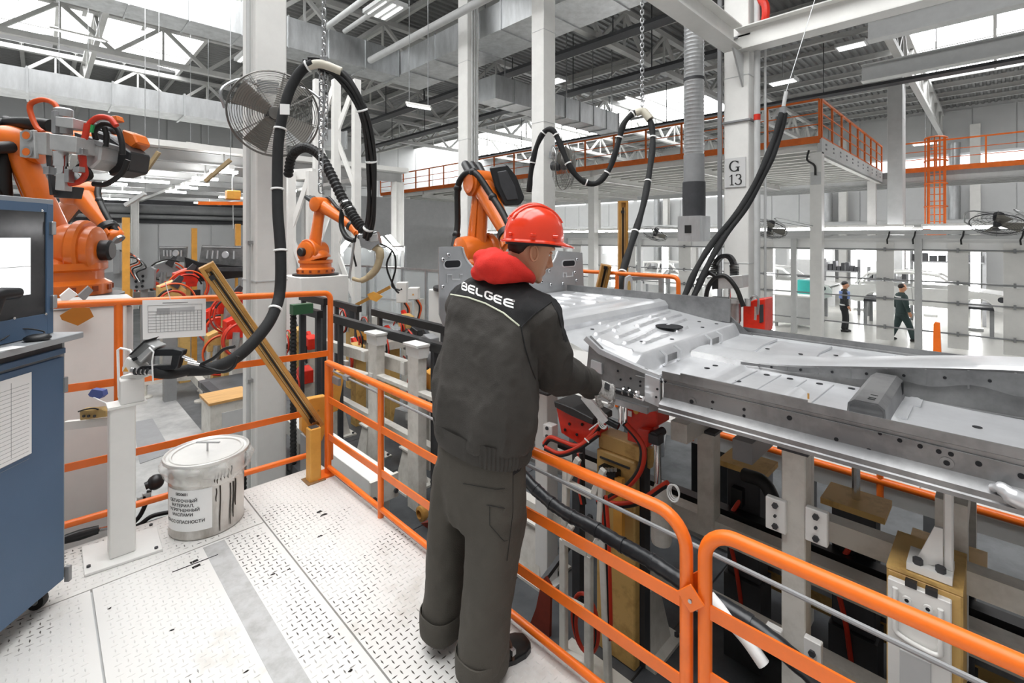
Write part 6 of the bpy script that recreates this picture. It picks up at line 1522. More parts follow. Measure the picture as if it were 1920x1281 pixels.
# drips running down the can
random.seed(2)
DR = mat('dark_drip', '#3a3128', .5)
for a, z0, z1 in ((.32, .02, .27), (.22, .19, .26), (.62, .03, .26), (.72, .06, .26), (.80, .12, .27), (.16, .31, .36), (.22, .30, .355), (.30, .31, .365), (.38, .315, .37), (.47, .31, .36), (.55, .32, .37)):
    P = [lab(thc + a + .012*math.sin(k), z1 + (z0-z1)*k/6, .002 if z1 < .3 else .03) for k in range(7)]
    obj('drip', MB().tube(P, [.0035, .0032, .003, .003, .0034, .003, .002], 6), DR, pc)

# ---- white stand with the riveting gun
sb = at(228, 1034, Z=0.012); sb.z = 0
st_ = thing('tool_stand', 'white square post stand bolted to the platform beside the can', 'stand', sb)
pq = [at(x, y, Z=.012) for x, y in ((153, 1026), (294, 988), (305, 1030), (158, 1079))]
bp2 = obj('base_plate', MB().plate([V((p.x, p.y, .001)) for p in pq], (0, 0, .014)), WHITE, st_, sm=0, bevel=.002)
for x, y in ((166, 1064), (283, 986), (293, 1029)):
    c = at(x, y, Z=.014); bolt(V((c.x, c.y, .015)), (0, 0, 1), bp2, .009, .009)
ps = .053; z1_, z2_ = .775, .91
def stand_box(nm, c, h, z0, z1, m=WHITE, par=None, bev=.004): return obj(nm, MB().box((c.x-h, c.y-h, z0), (c.x+h, c.y+h, z1)), m, par or st_, sm=0, bevel=bev)
stand_box('post', sb, ps, .015, z1_)
c2 = sb + V((.035, .0, 0))
obj('mid_plate', MB().box((sb.x-.06, sb.y-.06, z1_), (sb.x+.10, sb.y+.06, z1_+.012)), WHITE, st_, sm=0)
obj('upper_block', MB().box((c2.x-.045, c2.y-.05, z1_+.012), (c2.x+.055, c2.y+.05, z2_)), WHITE, st_, sm=0, bevel=.003)
obj('hook_rod', MB().tube([at(223, 745, d=2.5), at(221, 656, d=2.5), at(226, 653, d=2.5), at(244, 657, d=2.5), at(247, 664, d=2.5)], .006, 8), PAPER, st_, sm=60)
obj('tool_cradle', MB().plate([at(x, y, d=2.5) for x, y in ((226, 706), (258, 702), (285, 700), (262, 712), (226, 714))], V((SA, CA, 0))*.07), WHITE, st_, sm=0)
obj('cable_strut', MB().plate([at(x, y, d=2.5) for x, y in ((258, 688), (292, 684), (292, 696), (258, 700))], V((SA, CA, 0))*.02), GREYP, st_, sm=0)
gn = thing('rivet_gun', 'white and black hand tool with a black hose lying on the stand', 'tool', at(260, 690, d=2.48))
def gq(nm, quad, d, th, m, par=gn, bev=.004): return obj(nm, MB().plate([at(x, y, d=d) for x, y in quad], V((SA, CA, 0))*th), m, par, sm=0, bevel=bev)
gq('housing', ((228, 690), (237, 670), (250, 678), (262, 690), (250, 700), (228, 698)), 2.46, .07, WHITE)
gq('battery', ((240, 669), (270, 641), (293, 652), (262, 684)), 2.45, .08, mat('grey_tool_body', '#8f908f', .45))
gq('battery_side', ((240, 668), (268, 640), (272, 638), (244, 664)), 2.43, .1, BLACKP)
gq('battery_face', ((254, 672), (283, 647), (291, 652), (262, 680)), 2.44, .01, ALU)
gq('window', ((246, 673), (254, 670), (258, 674), (250, 678)), 2.435, .01, BLACKP, gn, 0)
gq('handle', ((283, 655), (325, 654), (343, 658), (340, 668), (322, 668), (284, 668)), 2.46, .04, BLACKP)
gq('handle_post', ((322, 666), (338, 666), (332, 690), (318, 690)), 2.46, .04, BLACKP)
gq('handle_base', ((262, 688), (325, 684), (332, 690), (328, 694), (265, 696)), 2.46, .04, BLACKP)
gq('warning_sign', ((230, 697), (235, 689), (240, 697)), 2.455, .004, YELLOW, gn, 0)
obj('spindle', MB().tube([at(248, 694, d=2.47), at(268, 696, d=2.47), at(291, 698, d=2.47)], [.018, .016, .02], 12), CHROME, gn)
for x in (256, 264, 272, 280): obj('spindle_ring', MB().lathe([(.021, -.004), (.021, .004)], at(x, 695.5, d=2.47), at(290, 698, d=2.47)-at(250, 694, d=2.47), 14), BLACKP, gn)
obj('hose', MB().tube(dpath([(290, 698, 2.47), (320, 700, 2.5), (352, 694, 2.62), (370, 692, 2.65)]), .03, 12), SLEEVE, gn, sm=60)
for i in range(3): obj('coupling', MB().cyl(at(342+5*i, 668+6*i, d=2.48), at(362+6*i, 676+4*i, d=2.5), .008, 10), CHROME, gn)
for pl in (((360, 678), (395, 692), (420, 697), (438, 688), (446, 668)), ((375, 684), (400, 672), (420, 655), (440, 650))):
    obj('thin_cable', MB().tube(dpath([(x, y, 2.6) for x, y in pl]), .009, 8), BLACK, gn, sm=60)
for x, y in ((288, 668),): obj('cable_tie', MB().tube([at(280, 652, d=2.43), at(288, 660, d=2.42), at(285, 678, d=2.43), at(287, 716, d=2.44)], .004, 6), PAPER, gn, sm=60)
# bracket arm with tan junction box and blue clip left of the stand
ar = thing('side_bracket', 'white bracket arm with a tan switch box beside the stand', 'bracket', at(160, 790, d=2.55))
obj('arm', MB().plate([at(x, y, d=2.6) for x, y in ((118, 792), (205, 784), (205, 798), (118, 808))], V((SA, CA, 0))*.03), WHITE, ar, sm=0)
obj('switch_box', MB().plate([at(x, y, d=2.57) for x, y in ((148, 770), (190, 767), (199, 770), (200, 782), (149, 789))], V((SA, CA, 0))*.05), mat('tan_plastic', '#b99b62', .5), ar, sm=0, bevel=.004)
for x in (158, 167, 178): obj('button', MB().lathe([(.007, 0), (.007, .006)], at(x, 780, d=2.565), (-SA, -CA, 0), 10), DGREY, ar)
obj('lead', MB().tube(dpath([(147, 772, 2.57), (160, 768, 2.56), (175, 766, 2.56), (185, 768, 2.57)]), .004, 6), BLACK, ar)
obj('strap', MB().tube([at(170, 742, d=2.58), at(185, 750, d=2.56), at(204, 758, d=2.55)], .003, 6), PAPER, ar)
obj('blue_clip', MB().plate([at(x, y, d=2.57) for x, y in ((165, 740), (172, 730), (192, 733), (194, 742), (187, 748), (168, 744))], V((SA, CA, 0))*.03), mat('blue_clip', '#4e5f9a', .5), ar, sm=0)
# dark air tool lying at the platform edge
tb_ = thing('air_tool', 'black air tool lying on the platform edge behind the stand', 'tool', at(165, 1005, Z=0))
obj('body', MB().tube([at(100, 1018, Z=.03), at(150, 1003, Z=.03), at(185, 993, Z=.03)], [.02, .028, .022], 12), BLACKP, tb_, sm=60)
obj('coupler', MB().tube([at(185, 993, Z=.03), at(210, 988, Z=.03)], .012, 10), CHROME, tb_)
hs2 = thing('floor_hoses', 'tangle of black hoses and fittings behind the can', 'hose', at(285, 970, Y=3.62))
for pl in (((230, 995), (260, 985), (285, 968), (320, 960)), ((245, 985), (262, 968), (275, 940), (280, 920)), ((255, 990), (300, 975), (330, 968))):
    obj('hose', MB().tube(cr([at(x, y, Y=3.62) for x, y in pl], 6), .013, 8), BLACK, hs2, sm=60)
obj('valve', MB().cyl(at(272, 912, Y=3.62), at(298, 900, Y=3.62), .022, 12), BLACKP, hs2)
obj('valve_body', MB().ball(at(292, 904, Y=3.62), .045, 12, 8), BLACKP, hs2)
for x, y in ((245, 945), (265, 935), (275, 928)): obj('fitting', MB().cbox(at(x, y, Y=3.62), (.04, .03, .03)), STEEL, hs2, sm=0)

# ---- sheet hung on the left railing
sheet = thing('notice_sheet', 'white printed table sheet hung on the left railing', 'sign', at(326, 600, Y=LY-.03))
SH = lambda u, v, off=0: (at(267, 563, Y=LY-.03).lerp(at(386, 560, Y=LY-.03), u)).lerp(at(268, 637, Y=LY-.03).lerp(at(386, 630, Y=LY-.03), u), v) + V((0, -off, 0))
obj('sheet', MB().plate([SH(0, 0), SH(1, 0), SH(1, 1), SH(0, 1)], (0, .002, 0)), PAPER, sheet, sm=0)
PL = mat('faint_print', '#8d8d8d', .8)
def sbar(u0, v0, u1, v1, w_, m=PL): return obj('table_line', MB().bar(SH(u0, v0, .001), SH(u1, v1, .001), .0016, w_, up=(0, 0, 1)) if abs(u1-u0) > abs(v1-v0) else MB().bar(SH(u0, v0, .001), SH(u1, v1, .001), w_, .0016, up=(0, 1, 0)), m, sheet, sm=0)
for k in range(8): sbar(.08, .30+.075*k, .93, .30+.075*k, .0012)
for k in range(13): sbar(.20+.06*k, .30, .20+.06*k, .83, .0012)
sbar(.08, .14, .93, .14, .0012); sbar(.08, .14, .08, .83, .0012); sbar(.93, .14, .93, .83, .0012); sbar(.3, .085, .7, .085, .004)
obj('grey_cell', MB().plate([SH(.21, .22, .0008), SH(.41, .22, .0008), SH(.41, .37, .0008), SH(.21, .37, .0008)], (0, -.0008, 0)), mat('grey_print', '#a9a9a9', .8), sheet, sm=0)
obj('grey_cell', MB().plate([SH(.41, .22, .0008), SH(.81, .20, .0008), SH(.81, .33, .0008), SH(.41, .35, .0008)], (0, -.0008, 0)), mat('light_grey_print', '#c2c2c2', .8), sheet, sm=0)
obj('hanging_wire', MB().cyl(SH(.42, 0), at(310, 530, Y=LY-.03), .0025, 6), PAPER, sheet)

# ---- gold light-curtain profiles and yellow stub post
def curtain(label, p0, p1, nrm, wd, thick):
    p0, p1 = V(p0), V(p1); d = (p1-p0).normalized(); nrm = V(nrm); nrm = (nrm - d*nrm.dot(d)).normalized(); s_ = d.cross(nrm)
    t = thing('light_curtain', label, 'light curtain', p0)
    L_ = (p1-p0).length; R_ = Matrix((s_, nrm, d)).transposed(); mid_ = (p0+p1)/2
    for sg in (-1, 1): obj('side_profile', MB().cbox(mid_ + s_*wd*.36*sg, (wd*.28, thick, L_), R_), GOLD, t, sm=0, bevel=.003)
    obj('back_profile', MB().cbox(mid_ + nrm*thick*.25, (wd*.5, thick*.4, L_), R_), GOLD, t, sm=0)
    obj('optic_window', MB().cbox(mid_ - nrm*thick*.0, (wd*.13, thick*.2, L_*.93), R_), BLACK, t, sm=0)
    for sg in (-1, 1): obj('inner_lip', MB().cbox(mid_ - nrm*thick*.08 + s_*wd*.17*sg, (wd*.05, thick*.3, L_*.93), R_), mat('pale_gold', '#e8cf9c', .35, metal=.3), t, sm=0)
    for e, sg in ((p0, 1), (p1, -1)): obj('end_cap', MB().cbox(e + d*.01*sg, (wd, thick*.95, .02), R_), GOLD, t, sm=0)
    for e in (.06, .94): obj('mount_block', MB().cbox(p0.lerp(p1, e) + s_*wd*.1 - nrm*thick*.4, (wd*.35, thick*.3, .03), R_), BLACKP, t, sm=0)
    return t
vc = V((-SA, -CA, 0))
curtain('long gold light-curtain profile leaning across the left railing', at(596, 800, Y=3.38), at(386, 497, Y=3.38), -V((-.35, -1, .12)), .085, .06)
curtain('upright gold light-curtain profile beyond the underbody', V((4.6, at(1168, 500, X=4.6).y, .0)), at(1168, 377, X=4.6), -vc, .105, .07)
curtain('short tan light-curtain profile leaning at the far railing', at(1122, 562, X=3.95), at(1137, 497, X=3.95), -vc, .10, .07)
stp = at(588, 900, Z=0); stp.z = 0
sy = thing('stub_post', 'yellow ochre square stub post at the platform corner', 'post', stp)
obj('post', MB().box((stp.x-.038, stp.y-.038, 0), (stp.x+.038, stp.y+.038, .36)), YELLOW, sy, sm=0, bevel=.006)
obj('open_top', MB().box((stp.x-.028, stp.y-.028, .358), (stp.x+.028, stp.y+.028, .362)), DGREY, sy, sm=0)
obj('foot_plate', MB().box((stp.x-.06, stp.y-.06, .0005), (stp.x+.06, stp.y+.06, .006)), mat('rusty_plate', '#8a6a45', .8, var=.3), sy, sm=0)
ybk = thing('swing_bracket', 'yellow ochre swivel bracket behind the stub post', 'bracket', (1.5, 3.75, FZ))
obj('plate', MB().plate([at(x, y, Y=3.62) for x, y in ((566, 760), (580, 748), (612, 742), (614, 800), (604, 828), (578, 822), (566, 808))], (0, .06, 0)), YELLOW, ybk, sm=0, bevel=.006)
obj('upper_bracket', MB().plate([at(x, y, Y=3.66) for x, y in ((622, 700), (648, 694), (634, 770), (622, 775))], (0, .05, 0)), YELLOW, ybk, sm=0, bevel=.004)
obj('pillar', MB().box((at(590, 820, Y=3.68).x-.07, 3.64, FZ), (at(590, 820, Y=3.68).x+.07, 3.78, at(590, 815, Y=3.68).z)), GREYP, ybk, sm=0)
for x, y in ((597, 770), (590, 800), (602, 790)): bolt(at(x, y, Y=3.615), (0, -1, 0), ybk, .008, .006, GOLD)
# ================================================================ THE WORKER AT THE RAIL
def W(px, py, d): return at(px, py, d=d)
FABRIC = mat('charcoal_workwear', '#3e3b37', 0.85, var=0.16, vs_=9, bump=0.25, bs=260)
YOKEM = mat('black_workwear_yoke', '#1c1c1d', 0.85, var=0.16, vs_=9, bump=0.25, bs=260)
PIPE = mat('pale_piping', '#d9dcc6', 0.7, var=0.04)
HELM = mat('red_helmet_plastic', '#f0401f', 0.22, var=0.05, vs_=3, coat=.5)
HOODM = mat('red_hood_fleece', '#d92b20', 0.9, var=0.14, vs_=14, bump=0.3, bs=300)
GLOVE = mat('grey_knit_glove', '#b9b7b3', 0.9, col2='#8d8b88', lo=.4, hi=.55, vs_=90, bump=.4, bs=350)
GLOVD = mat('dark_glove_palm', '#2e2e30', 0.7, var=.2)
ang = math.radians(10.4)
wf = V((math.cos(ang), math.sin(ang), 0)); ws = V((math.sin(ang), -math.cos(ang), 0)); wu = V((0, 0, 1))
foot0 = (at(870, 1215, Z=0))
wk = thing('person', 'worker in a red helmet and charcoal workwear leaning over the railing', 'person', (foot0.x, foot0.y, 0))
def sring(c, ra, rf, roll=0., pitch=0., n=28, back=1.0):
    a = ws*math.cos(roll) - wu*math.sin(roll)
    u = wf*math.cos(pitch) - wu*math.sin(pitch)
    out = []
    for i in range(n):
        t = 2*math.pi*i/n
        ca, sa = math.cos(t), math.sin(t)
        # squarish oval
        e = 2.5
        x = math.copysign(abs(ca)**(2/e), ca)*ra; y = math.copysign(abs(sa)**(2/e), sa)*rf
        out.append(c + a*x + u*y)
    return out
def folds(mb, amp, sc_, seed, stretch=(1, 1, .45), ridge=True):
    """cloth folds: push the surface in and out along its normals"""
    me = bpy.data.meshes.new('t'); me.from_pydata(mb.v, [], mb.f); me.update()
    nr = [v.normal.copy() for v in me.vertices]; bpy.data.meshes.remove(me)
    for i, p in enumerate(mb.v):
        q = V((p.x*stretch[0], p.y*stretch[1], p.z*stretch[2]))*sc_ + V((seed, seed*2, 0))
        h = noise.noise(q)
        if ridge: h = .5 - abs(h)*1.6
        h += .35*noise.noise(q*2.3)
        mb.v[i] = p + nr[i]*amp*h
    return mb
# ---- jacket
jk = MB()
cent = [(904, 818, 1.90, .195, .15, .13), (906, 790, 1.905, .205, .155, .13), (911, 740, 1.92, .215, .155, .13), (917, 690, 1.94, .215, .15, .14),
        (922, 640, 1.96, .215, .145, .16), (930, 595, 1.985, .22, .135, .19), (940, 562, 2.01, .21, .12, .22), (949, 540, 2.03, .15, .10, .22), (955, 522, 2.05, .085, .08, .2)]
jk.loft([sring(W(px, py, d), ra, rf, ro, .12) for px, py, d, ra, rf, ro in cent])
shR, elR, wrR = W(1014, 598, 1.90), W(1035, 688, 2.02), W(1108, 723, 2.25)
mid = shR.lerp(elR, .5)
limb(jk, [W(985, 585, 1.95), shR, mid, elR, elR.lerp(wrR, .5) + V((0, 0, -.01)), elR.lerp(wrR, .97)], [.085, .092, .088, .084, .072, .058], 16)
shL, elL, wrL = W(868, 572, 2.09), W(880, 690, 2.25), W(965, 735, 2.6)
limb(jk, [W(895, 570, 2.05), shL, shL.lerp(elL, .5), elL, elL.lerp(wrL, .5), elL.lerp(wrL, .92)], [.075, .078, .072, .068, .06, .045], 14)
jk = remesh(jk, .0085, 8)
jk = folds(jk, .028, 4.6, 3.1, (1, 1, .6))
jk = folds(jk, .012, 9.5, 1.7)
jk = folds(jk, .004, 22, 8.0, (1, 1, .8))
# yoke seam, surveyed on the photograph and laid on the cloth
def pix(p):
    r = CA*p.x - SA*p.y; d = SA*p.x + CA*p.y
    return CX + F_PX*r/d, CY - F_PX*(p.z - EYE)/d
SEAM = [(800, 556), (846, 552), (878, 558), (910, 569), (944, 587), (977, 614), (1004, 588), (1034, 566), (1046, 588), (1053, 618), (1056, 640), (1200, 642)]
def yoke_line(x):
    for (x0, y0), (x1, y1) in zip(SEAM, SEAM[1:]):
        if x0 <= x <= x1: return y0 + (y1-y0)*(x-x0)/(x1-x0)
    return 0
yf, jf = [], []
for f_ in jk.f:
    c = sum((jk.v[i] for i in f_), V())/len(f_)
    x_, y_ = pix(c)
    (yf if y_ < yoke_line(x_) else jf).append(f_)
def sub(mb, fl):
    o = MB(); ids = {}
    for f_ in fl:
        for i in f_:
            if i not in ids: ids[i] = len(o.v); o.v.append(mb.v[i])
        o.f.append(tuple(ids[i] for i in f_))
    return o
jobj = obj('jacket', sub(jk, jf), FABRIC, wk, sm=80)
yobj = obj('yoke', sub(jk, yf), YOKEM, wk, sm=80)
bvh = BVHTree.FromPolygons(jk.v, jk.f)
def onback(x, y, off=.0015):
    o = V((0, 0, EYE)); dr = (at(x, y, d=1) - o).normalized()
    hit = bvh.ray_cast(o, dr, 5)
    return None if hit[0] is None else hit[0] - dr*off
def seamtube(name, pl, r, m, par):
    P = []
    for (x0, y0), (x1, y1) in zip(pl, pl[1:]):
        n = max(2, int(math.hypot(x1-x0, y1-y0)/4))
        P += [onback(x0 + (x1-x0)*i/n, y0 + (y1-y0)*i/n, .002) for i in range(n)]
    obj(name, MB().tube([p for p in P if p], r, 6), m, par)
seamtube('piping', [(845, 552), (878, 558), (910, 569), (944, 587), (977, 614)], .0034, PIPE, jobj)
seamtube('armhole_seam', [(977, 614), (1004, 588), (1034, 566), (1046, 588), (1053, 618)], .003, YOKEM, jobj)
seamtube('armhole_seam', [(977, 614), (984, 650), (996, 690), (1006, 715)], .003, YOKEM, jobj)
# lettering across the shoulders: bold rounded capitals laid on the cloth
LT = {'B': [[(0, 0), (0, 1), (.6, 1), (.78, .9), (.78, .62), (.62, .52), (.1, .52)], [(.62, .52), (.85, .42), (.85, .12), (.65, 0), (0, 0)]],
      'E': [[(.85, 1), (.2, 1), (0, .8), (0, .2), (.2, 0), (.85, 0)], [(0, .5), (.8, .5)]],
      'L': [[(0, 1), (0, .2), (.2, 0), (.8, 0)]],
      'G': [[(.85, 1), (.2, 1), (0, .8), (0, .2), (.2, 0), (.65, 0), (.85, .15), (.85, .48), (.45, .48)]]}
LETT = mat('white_print', '#f2f2f0', 0.6, var=0.03)
EX = [865, 877, 892, 908, 925, 943, 967]; EB = [541, 546, 551.5, 557, 564, 571, 578]
def lerpl(tab, u):
    i = min(int(u), 5); return tab[i] + (tab[i+1]-tab[i])*(u-i)
wv = (at(920, 550, d=1) - V((0, 0, EYE))).normalized()
for k, ch in enumerate('BELGEE'):
    mb = MB()
    for st in LT[ch]:
        P2d = []
        for (u0, v0), (u1, v1) in zip(st, st[1:]):
            n = max(1, int(math.hypot(u1-u0, v1-v0)/.1))
            P2d += [(u0 + (u1-u0)*i/n, v0 + (v1-v0)*i/n) for i in range(n)]
        P2d.append(st[-1])
        Q = [(k + .06 + u*.9 + v*.10, v) for u, v in P2d]
        Lp, Rp = [], []
        for i, (u, v) in enumerate(Q):
            pa = Q[max(i-1, 0)]; pb = Q[min(i+1, len(Q)-1)]
            lwx = 16
            dx, dy = (pb[0]-pa[0])*lwx, (pb[1]-pa[1])*13
            l = math.hypot(dx, dy) or 1
            nx, ny = -dy/l*1.75, dx/l*1.75
            x, y = lerpl(EX, u), lerpl(EB, u) - v*12.6
            q0, q1 = onback(x+nx*(.45 if k == 0 else .7 if k == 1 else 1), y-ny), onback(x-nx*(.45 if k == 0 else .7 if k == 1 else 1), y+ny)
            if q0 and q1: Lp.append(q0); Rp.append(q1)
        n = len(Lp)
        if n > 1: mb.add(Lp + Rp + [p + wv*.004 for p in Lp + Rp], [(i, i+1, n+i+1, n+i) for i in range(n-1)] + [(i, 2*n+i, 2*n+i+1, i+1) for i in range(n-1)] + [(n+i, n+i+1, 3*n+i+1, 3*n+i) for i in range(n-1)])
    obj('printed_letter', mb, LETT, yobj, sm=0)
# gathered hem band and cuff
hb = MB(); rings = []
for k, (px, py, d, ra, rf, ro) in enumerate(((904, 842, 1.895, .188, .143, .13), (904, 830, 1.895, .197, .152, .13), (904, 816, 1.90, .199, .154, .13), (904, 800, 1.90, .203, .156, .13))):
    rg = sring(W(px, py, d), ra, rf, ro, .12, 120)
    cc = W(px, py, d)
    rings.append([p + (p-cc).normalized()*(.004 if i % 2 else -.002)*(1 if (p-cc).dot(ws) > .03 else .12) for i, p in enumerate(rg)])
obj('hem_band', hb.loft(rings, False, False), FABRIC, jobj, sm=60)
dR = (wrR - elR).normalized()
cb = MB(); ca_, cu_, _ = frame(dR)
rings = []
for k in range(5):
    c = wrR + dR*(-.028 + k*.012)
    rings.append([c + (ca_*math.cos(2*math.pi*i/40) + cu_*math.sin(2*math.pi*i/40))*((.058 if i % 2 else .052)*(1 - .05*k)) for i in range(40)])
obj('cuff', cb.loft(rings), FABRIC, jobj, sm=60)
# ---- trousers
tr_ = MB()
tr_.loft([sring(W(904, 815, 1.90), .175, .13, .05), sring(W(903, 850, 1.89), .183, .125, .03), sring(W(903, 900, 1.885), .183, .125, 0), sring(W(904, 945, 1.88), .178, .125, 0), sring(W(904, 975, 1.88), .15, .11, 0)])
tr_.loft([sring(W(852, 860, 1.95), .05, .10), sring(W(850, 920, 1.96), .065, .105), sring(W(846, 980, 1.965), .08, .105), sring(W(838, 1050, 1.965), .078, .095), sring(W(835, 1110, 1.96), .074, .09), sring(W(832, 1160, 1.95), .075, .092)])
tr_.loft([sring(W(930, 900, 1.85), .10, .12), sring(W(931, 980, 1.845), .10, .12), sring(W(921, 1060, 1.82), .088, .10), sring(W(912, 1140, 1.80), .082, .095), sring(W(906, 1215, 1.785), .08, .10), sring(W(904, 1238, 1.78), .08, .10)])
tr_ = remesh(tr_, .011, 5)
tr_ = folds(tr_, .012, 6.0, 11.3, (1, 1, .35))
tr_ = folds(tr_, .004, 16.0, 2.3, (1, 1, .8))
TROU = mat('charcoal_trousers', '#4a463f', 0.85, var=0.14, vs_=9, bump=0.25, bs=260)
tobj = obj('trousers', tr_, TROU, wk, sm=80)
for (px, py, d, ra, rf) in ((832, 1152, 1.95, .077, .096), (905, 1225, 1.785, .083, .103)):
    rings = [sring(W(px, py + dy, d), ra + e, rf + e, .12) for dy, e in ((-16, .0), (-15, .004), (4, .005), (24, .003), (25, -.004))]
    obj('rolled_cuff', MB().loft(rings, False, False), TROU, tobj, sm=60)
tb = BVHTree.FromPolygons(tr_.v, tr_.f)
def onleg(px, py, off=.003):
    o = V((0, 0, EYE)); dr = (at(px, py, d=1) - o).normalized()
    h = tb.ray_cast(o, dr, 5)
    return h[0] - dr*off if h[0] is not None else None
def seam(name, pl, r=.0011, m=YOKEM, par=None):
    P = []
    for (x0, y0), (x1, y1) in zip(pl, pl[1:]):
        n = max(2, int(math.hypot(x1-x0, y1-y0)/8))
        P += [onleg(x0 + (x1-x0)*i/n, y0 + (y1-y0)*i/n) for i in range(n)]
    P = [p for p in P if p]
    if len(P) > 2: obj(name, MB().tube(P, r, 5), m, par or tobj)
seam('pocket_seam', [(918, 950), (918, 985), (945, 1015), (958, 1012)])
seam('pocket_flap', [(912, 947), (955, 955)], .0014)
seam('side_seam', [(962, 860), (962, 960), (950, 1060)])
seam('knee_seam', [(868, 907), (930, 918), (955, 915)])
# open side pocket at the hip: dark lining
pk = [onleg(*p, .004) for p in ((968, 850), (982, 848), (982, 868), (974, 884), (962, 892), (962, 870))]
if all(pk): obj('pocket_lining', MB().plate(pk, wf*.004), YOKEM, tobj, sm=0)
lb = [onleg(*p, .004) for p in ((904, 845), (923, 848), (923, 852), (904, 849))]
if all(lb): obj('brand_tab', MB().plate(lb, wf*.003), LGREY, tobj, sm=0)
# ---- shoes: strapped black work clogs
def shoe(toe, heel, name):
    toe, heel = V(toe), V(heel)
    d = (toe - heel); L_ = d.length; d.normalize(); s_ = d.cross(wu)
    t = MB()
    prof = [(0, .030, .075), (.12, .036, .075), (.4, .040, .075), (.62, .049, .062), (.82, .048, .050), (.95, .034, .038), (1, .014, .022)]
    rings = []
    for k, wd, hh in prof:
        c = heel + d*(k*L_)
        rings.append([c + s_*(wd*math.copysign(abs(math.cos(a))**.7, math.cos(a))) + wu*(.018 + max(0, math.sin(a))*(hh-.018)*1.0) for a in [2*math.pi*i/20 for i in range(20)]])
    o = obj('shoe', t.loft(rings), SHOE, wk, sm=60)
    so = [heel + d*(k*L_) + s_*(w_*sg) for sg, seq in ((1, prof), (-1, prof[::-1])) for k, w_, _ in [(k, w_ + .005, h) for k, w_, h in seq]]
    obj('sole', MB().plate([V((p.x, p.y, .001)) for p in so], (0, 0, .019)), BLACKP, o, sm=0)
    for k in (.42, .58):
        c = heel + d*(k*L_); w_ = .049
        obj('strap', MB().tube([c + s_*(w_*math.cos(a)) + wu*(.02 + .058*math.sin(a)) for a in [math.pi*i/10 for i in range(11)]], .006, 6), mat('brown_strap', '#4a2e1d', .6), o)
        obj('buckle', MB().cbox(c + s_*.046 + wu*.05, (.018, .018, .02)), STEEL, o, sm=0)
toeR = at(990, 1208, Z=0); heelR = at(890, 1262, Z=0)
shoe((toeR.x, toeR.y, 0), (heelR.x, heelR.y, 0), 'r')
heelL = at(820, 1176, Z=0); dd = V((wf.x, wf.y, 0)).normalized()
shoe(V((heelL.x, heelL.y, 0)) + dd*.27, (heelL.x, heelL.y, 0), 'l')
# ---- head: one skin with neck, nose, ear, lips
ha = math.radians(45.4 - 72)
hf0 = V((math.cos(ha), math.sin(ha), 0)); nod = .36
hf = hf0*math.cos(nod) - wu*math.sin(nod); hu = wu*math.cos(nod) + hf0*math.sin(nod); hs = hf.cross(hu)
HO = W(994, 470, 2.04)
def HP(s_, f_, u_): return HO + hs*s_ + hf*f_ + hu*u_
hd = MB(); rings = []
for z, b, fr, hw in ((-.122, .0, .066, .018), (-.112, -.02, .082, .036), (-.09, -.045, .088, .050), (-.065, -.065, .089, .058), (-.04, -.078, .087, .064), (-.01, -.088, .086, .069), (.015, -.094, .084, .071), (.04, -.098, .091, .073), (.075, -.096, .085, .07), (.105, -.075, .06, .055), (.12, -.03, .02, .02)):
    c = (b + fr)/2; hl = (fr - b)/2
    rings.append([HP(hw*math.copysign(abs(math.sin(t))**.85, math.sin(t)), c + hl*math.cos(t), z) for t in [2*math.pi*i/24 for i in range(24)]])
hd.loft(rings)
hd.tube([HP(0, .088, .02), HP(0, .098, -.005), HP(0, .110, -.028), HP(0, .096, -.043)], [.009, .011, .015, .008], 10)   # nose
for sg in (-1, 1): hd.ball(HP(.011*sg, .096, -.035), .010, 8, 6)
hd.tube([HP(-.02, .086, -.066), HP(0, .093, -.062), HP(.02, .086, -.066)], .007, 8)     # lips
hd.tube([HP(-.018, .085, -.074), HP(0, .091, -.075), HP(.018, .085, -.074)], .007, 8)
hd.ball(HP(0, .078, -.103), .019, 10, 6)
for sg in (-1, 1): hd.tube([HP(.06*sg, .066, .036), HP(.03*sg, .088, .04), HP(.012*sg, .09, .036)], [.007, .009, .006], 8)   # brow
nb = W(955, 530, 2.05)
hd.tube([HP(0, -.03, -.03), HP(0, -.035, -.08), nb + V((0, 0, .03)), nb - V((0, 0, .05))], [.055, .056, .06, .075], 16)
hd = remesh(hd, .0055, 2)
body = obj('body', hd, SKIN, wk, sm=80)
for sg in (-1, 1):
    er = MB()
    pts = [HP(sg*(.074 + .012*math.sin(math.pi*i/13)), -.008 - .017*math.sin(2*math.pi*i/14) - .006*math.cos(2*math.pi*i/14), -.012 + .031*math.cos(2*math.pi*i/14)) for i in range(14)]
    er.tube(pts, .0055, 8, close=True)
    er.add([HP(sg*.074, -.01, -.012)] + [p for p in pts], [(0, 1 + i, 1 + (i+1) % 14) for i in range(14)])
    er.ball(HP(sg*.078, -.003, -.037), .008, 8, 5)
    obj('ear', er, SKIN, body, sm=80)
    obj('eye', MB().ball(HP(.031*sg, .073, .010), .0085, 10, 6), mat('eye_white', '#e8e4de', .3), body)
    obj('eyelid', MB().ball(HP(.031*sg, .0775, .017), .011, 10, 6, (1.1, 1.1, .7)), SKIN, body)
# hair below the helmet rim
hr = MB(); rings = []
for z, b, fr, hw in ((-.035, -.082, -.045, .05), (-.02, -.094, -.03, .064), (.005, -.101, -.018, .0735), (.025, -.104, .04, .0765), (.05, -.104, .06, .078)):
    c = (b + fr)/2; hl = (fr - b)/2
    rings.append([HP(hw*math.sin(t), c + hl*math.cos(t), z) for t in [2*math.pi*i/24 for i in range(24)]])
obj('hair', hr.loft(rings), HAIR, wk, sm=60)
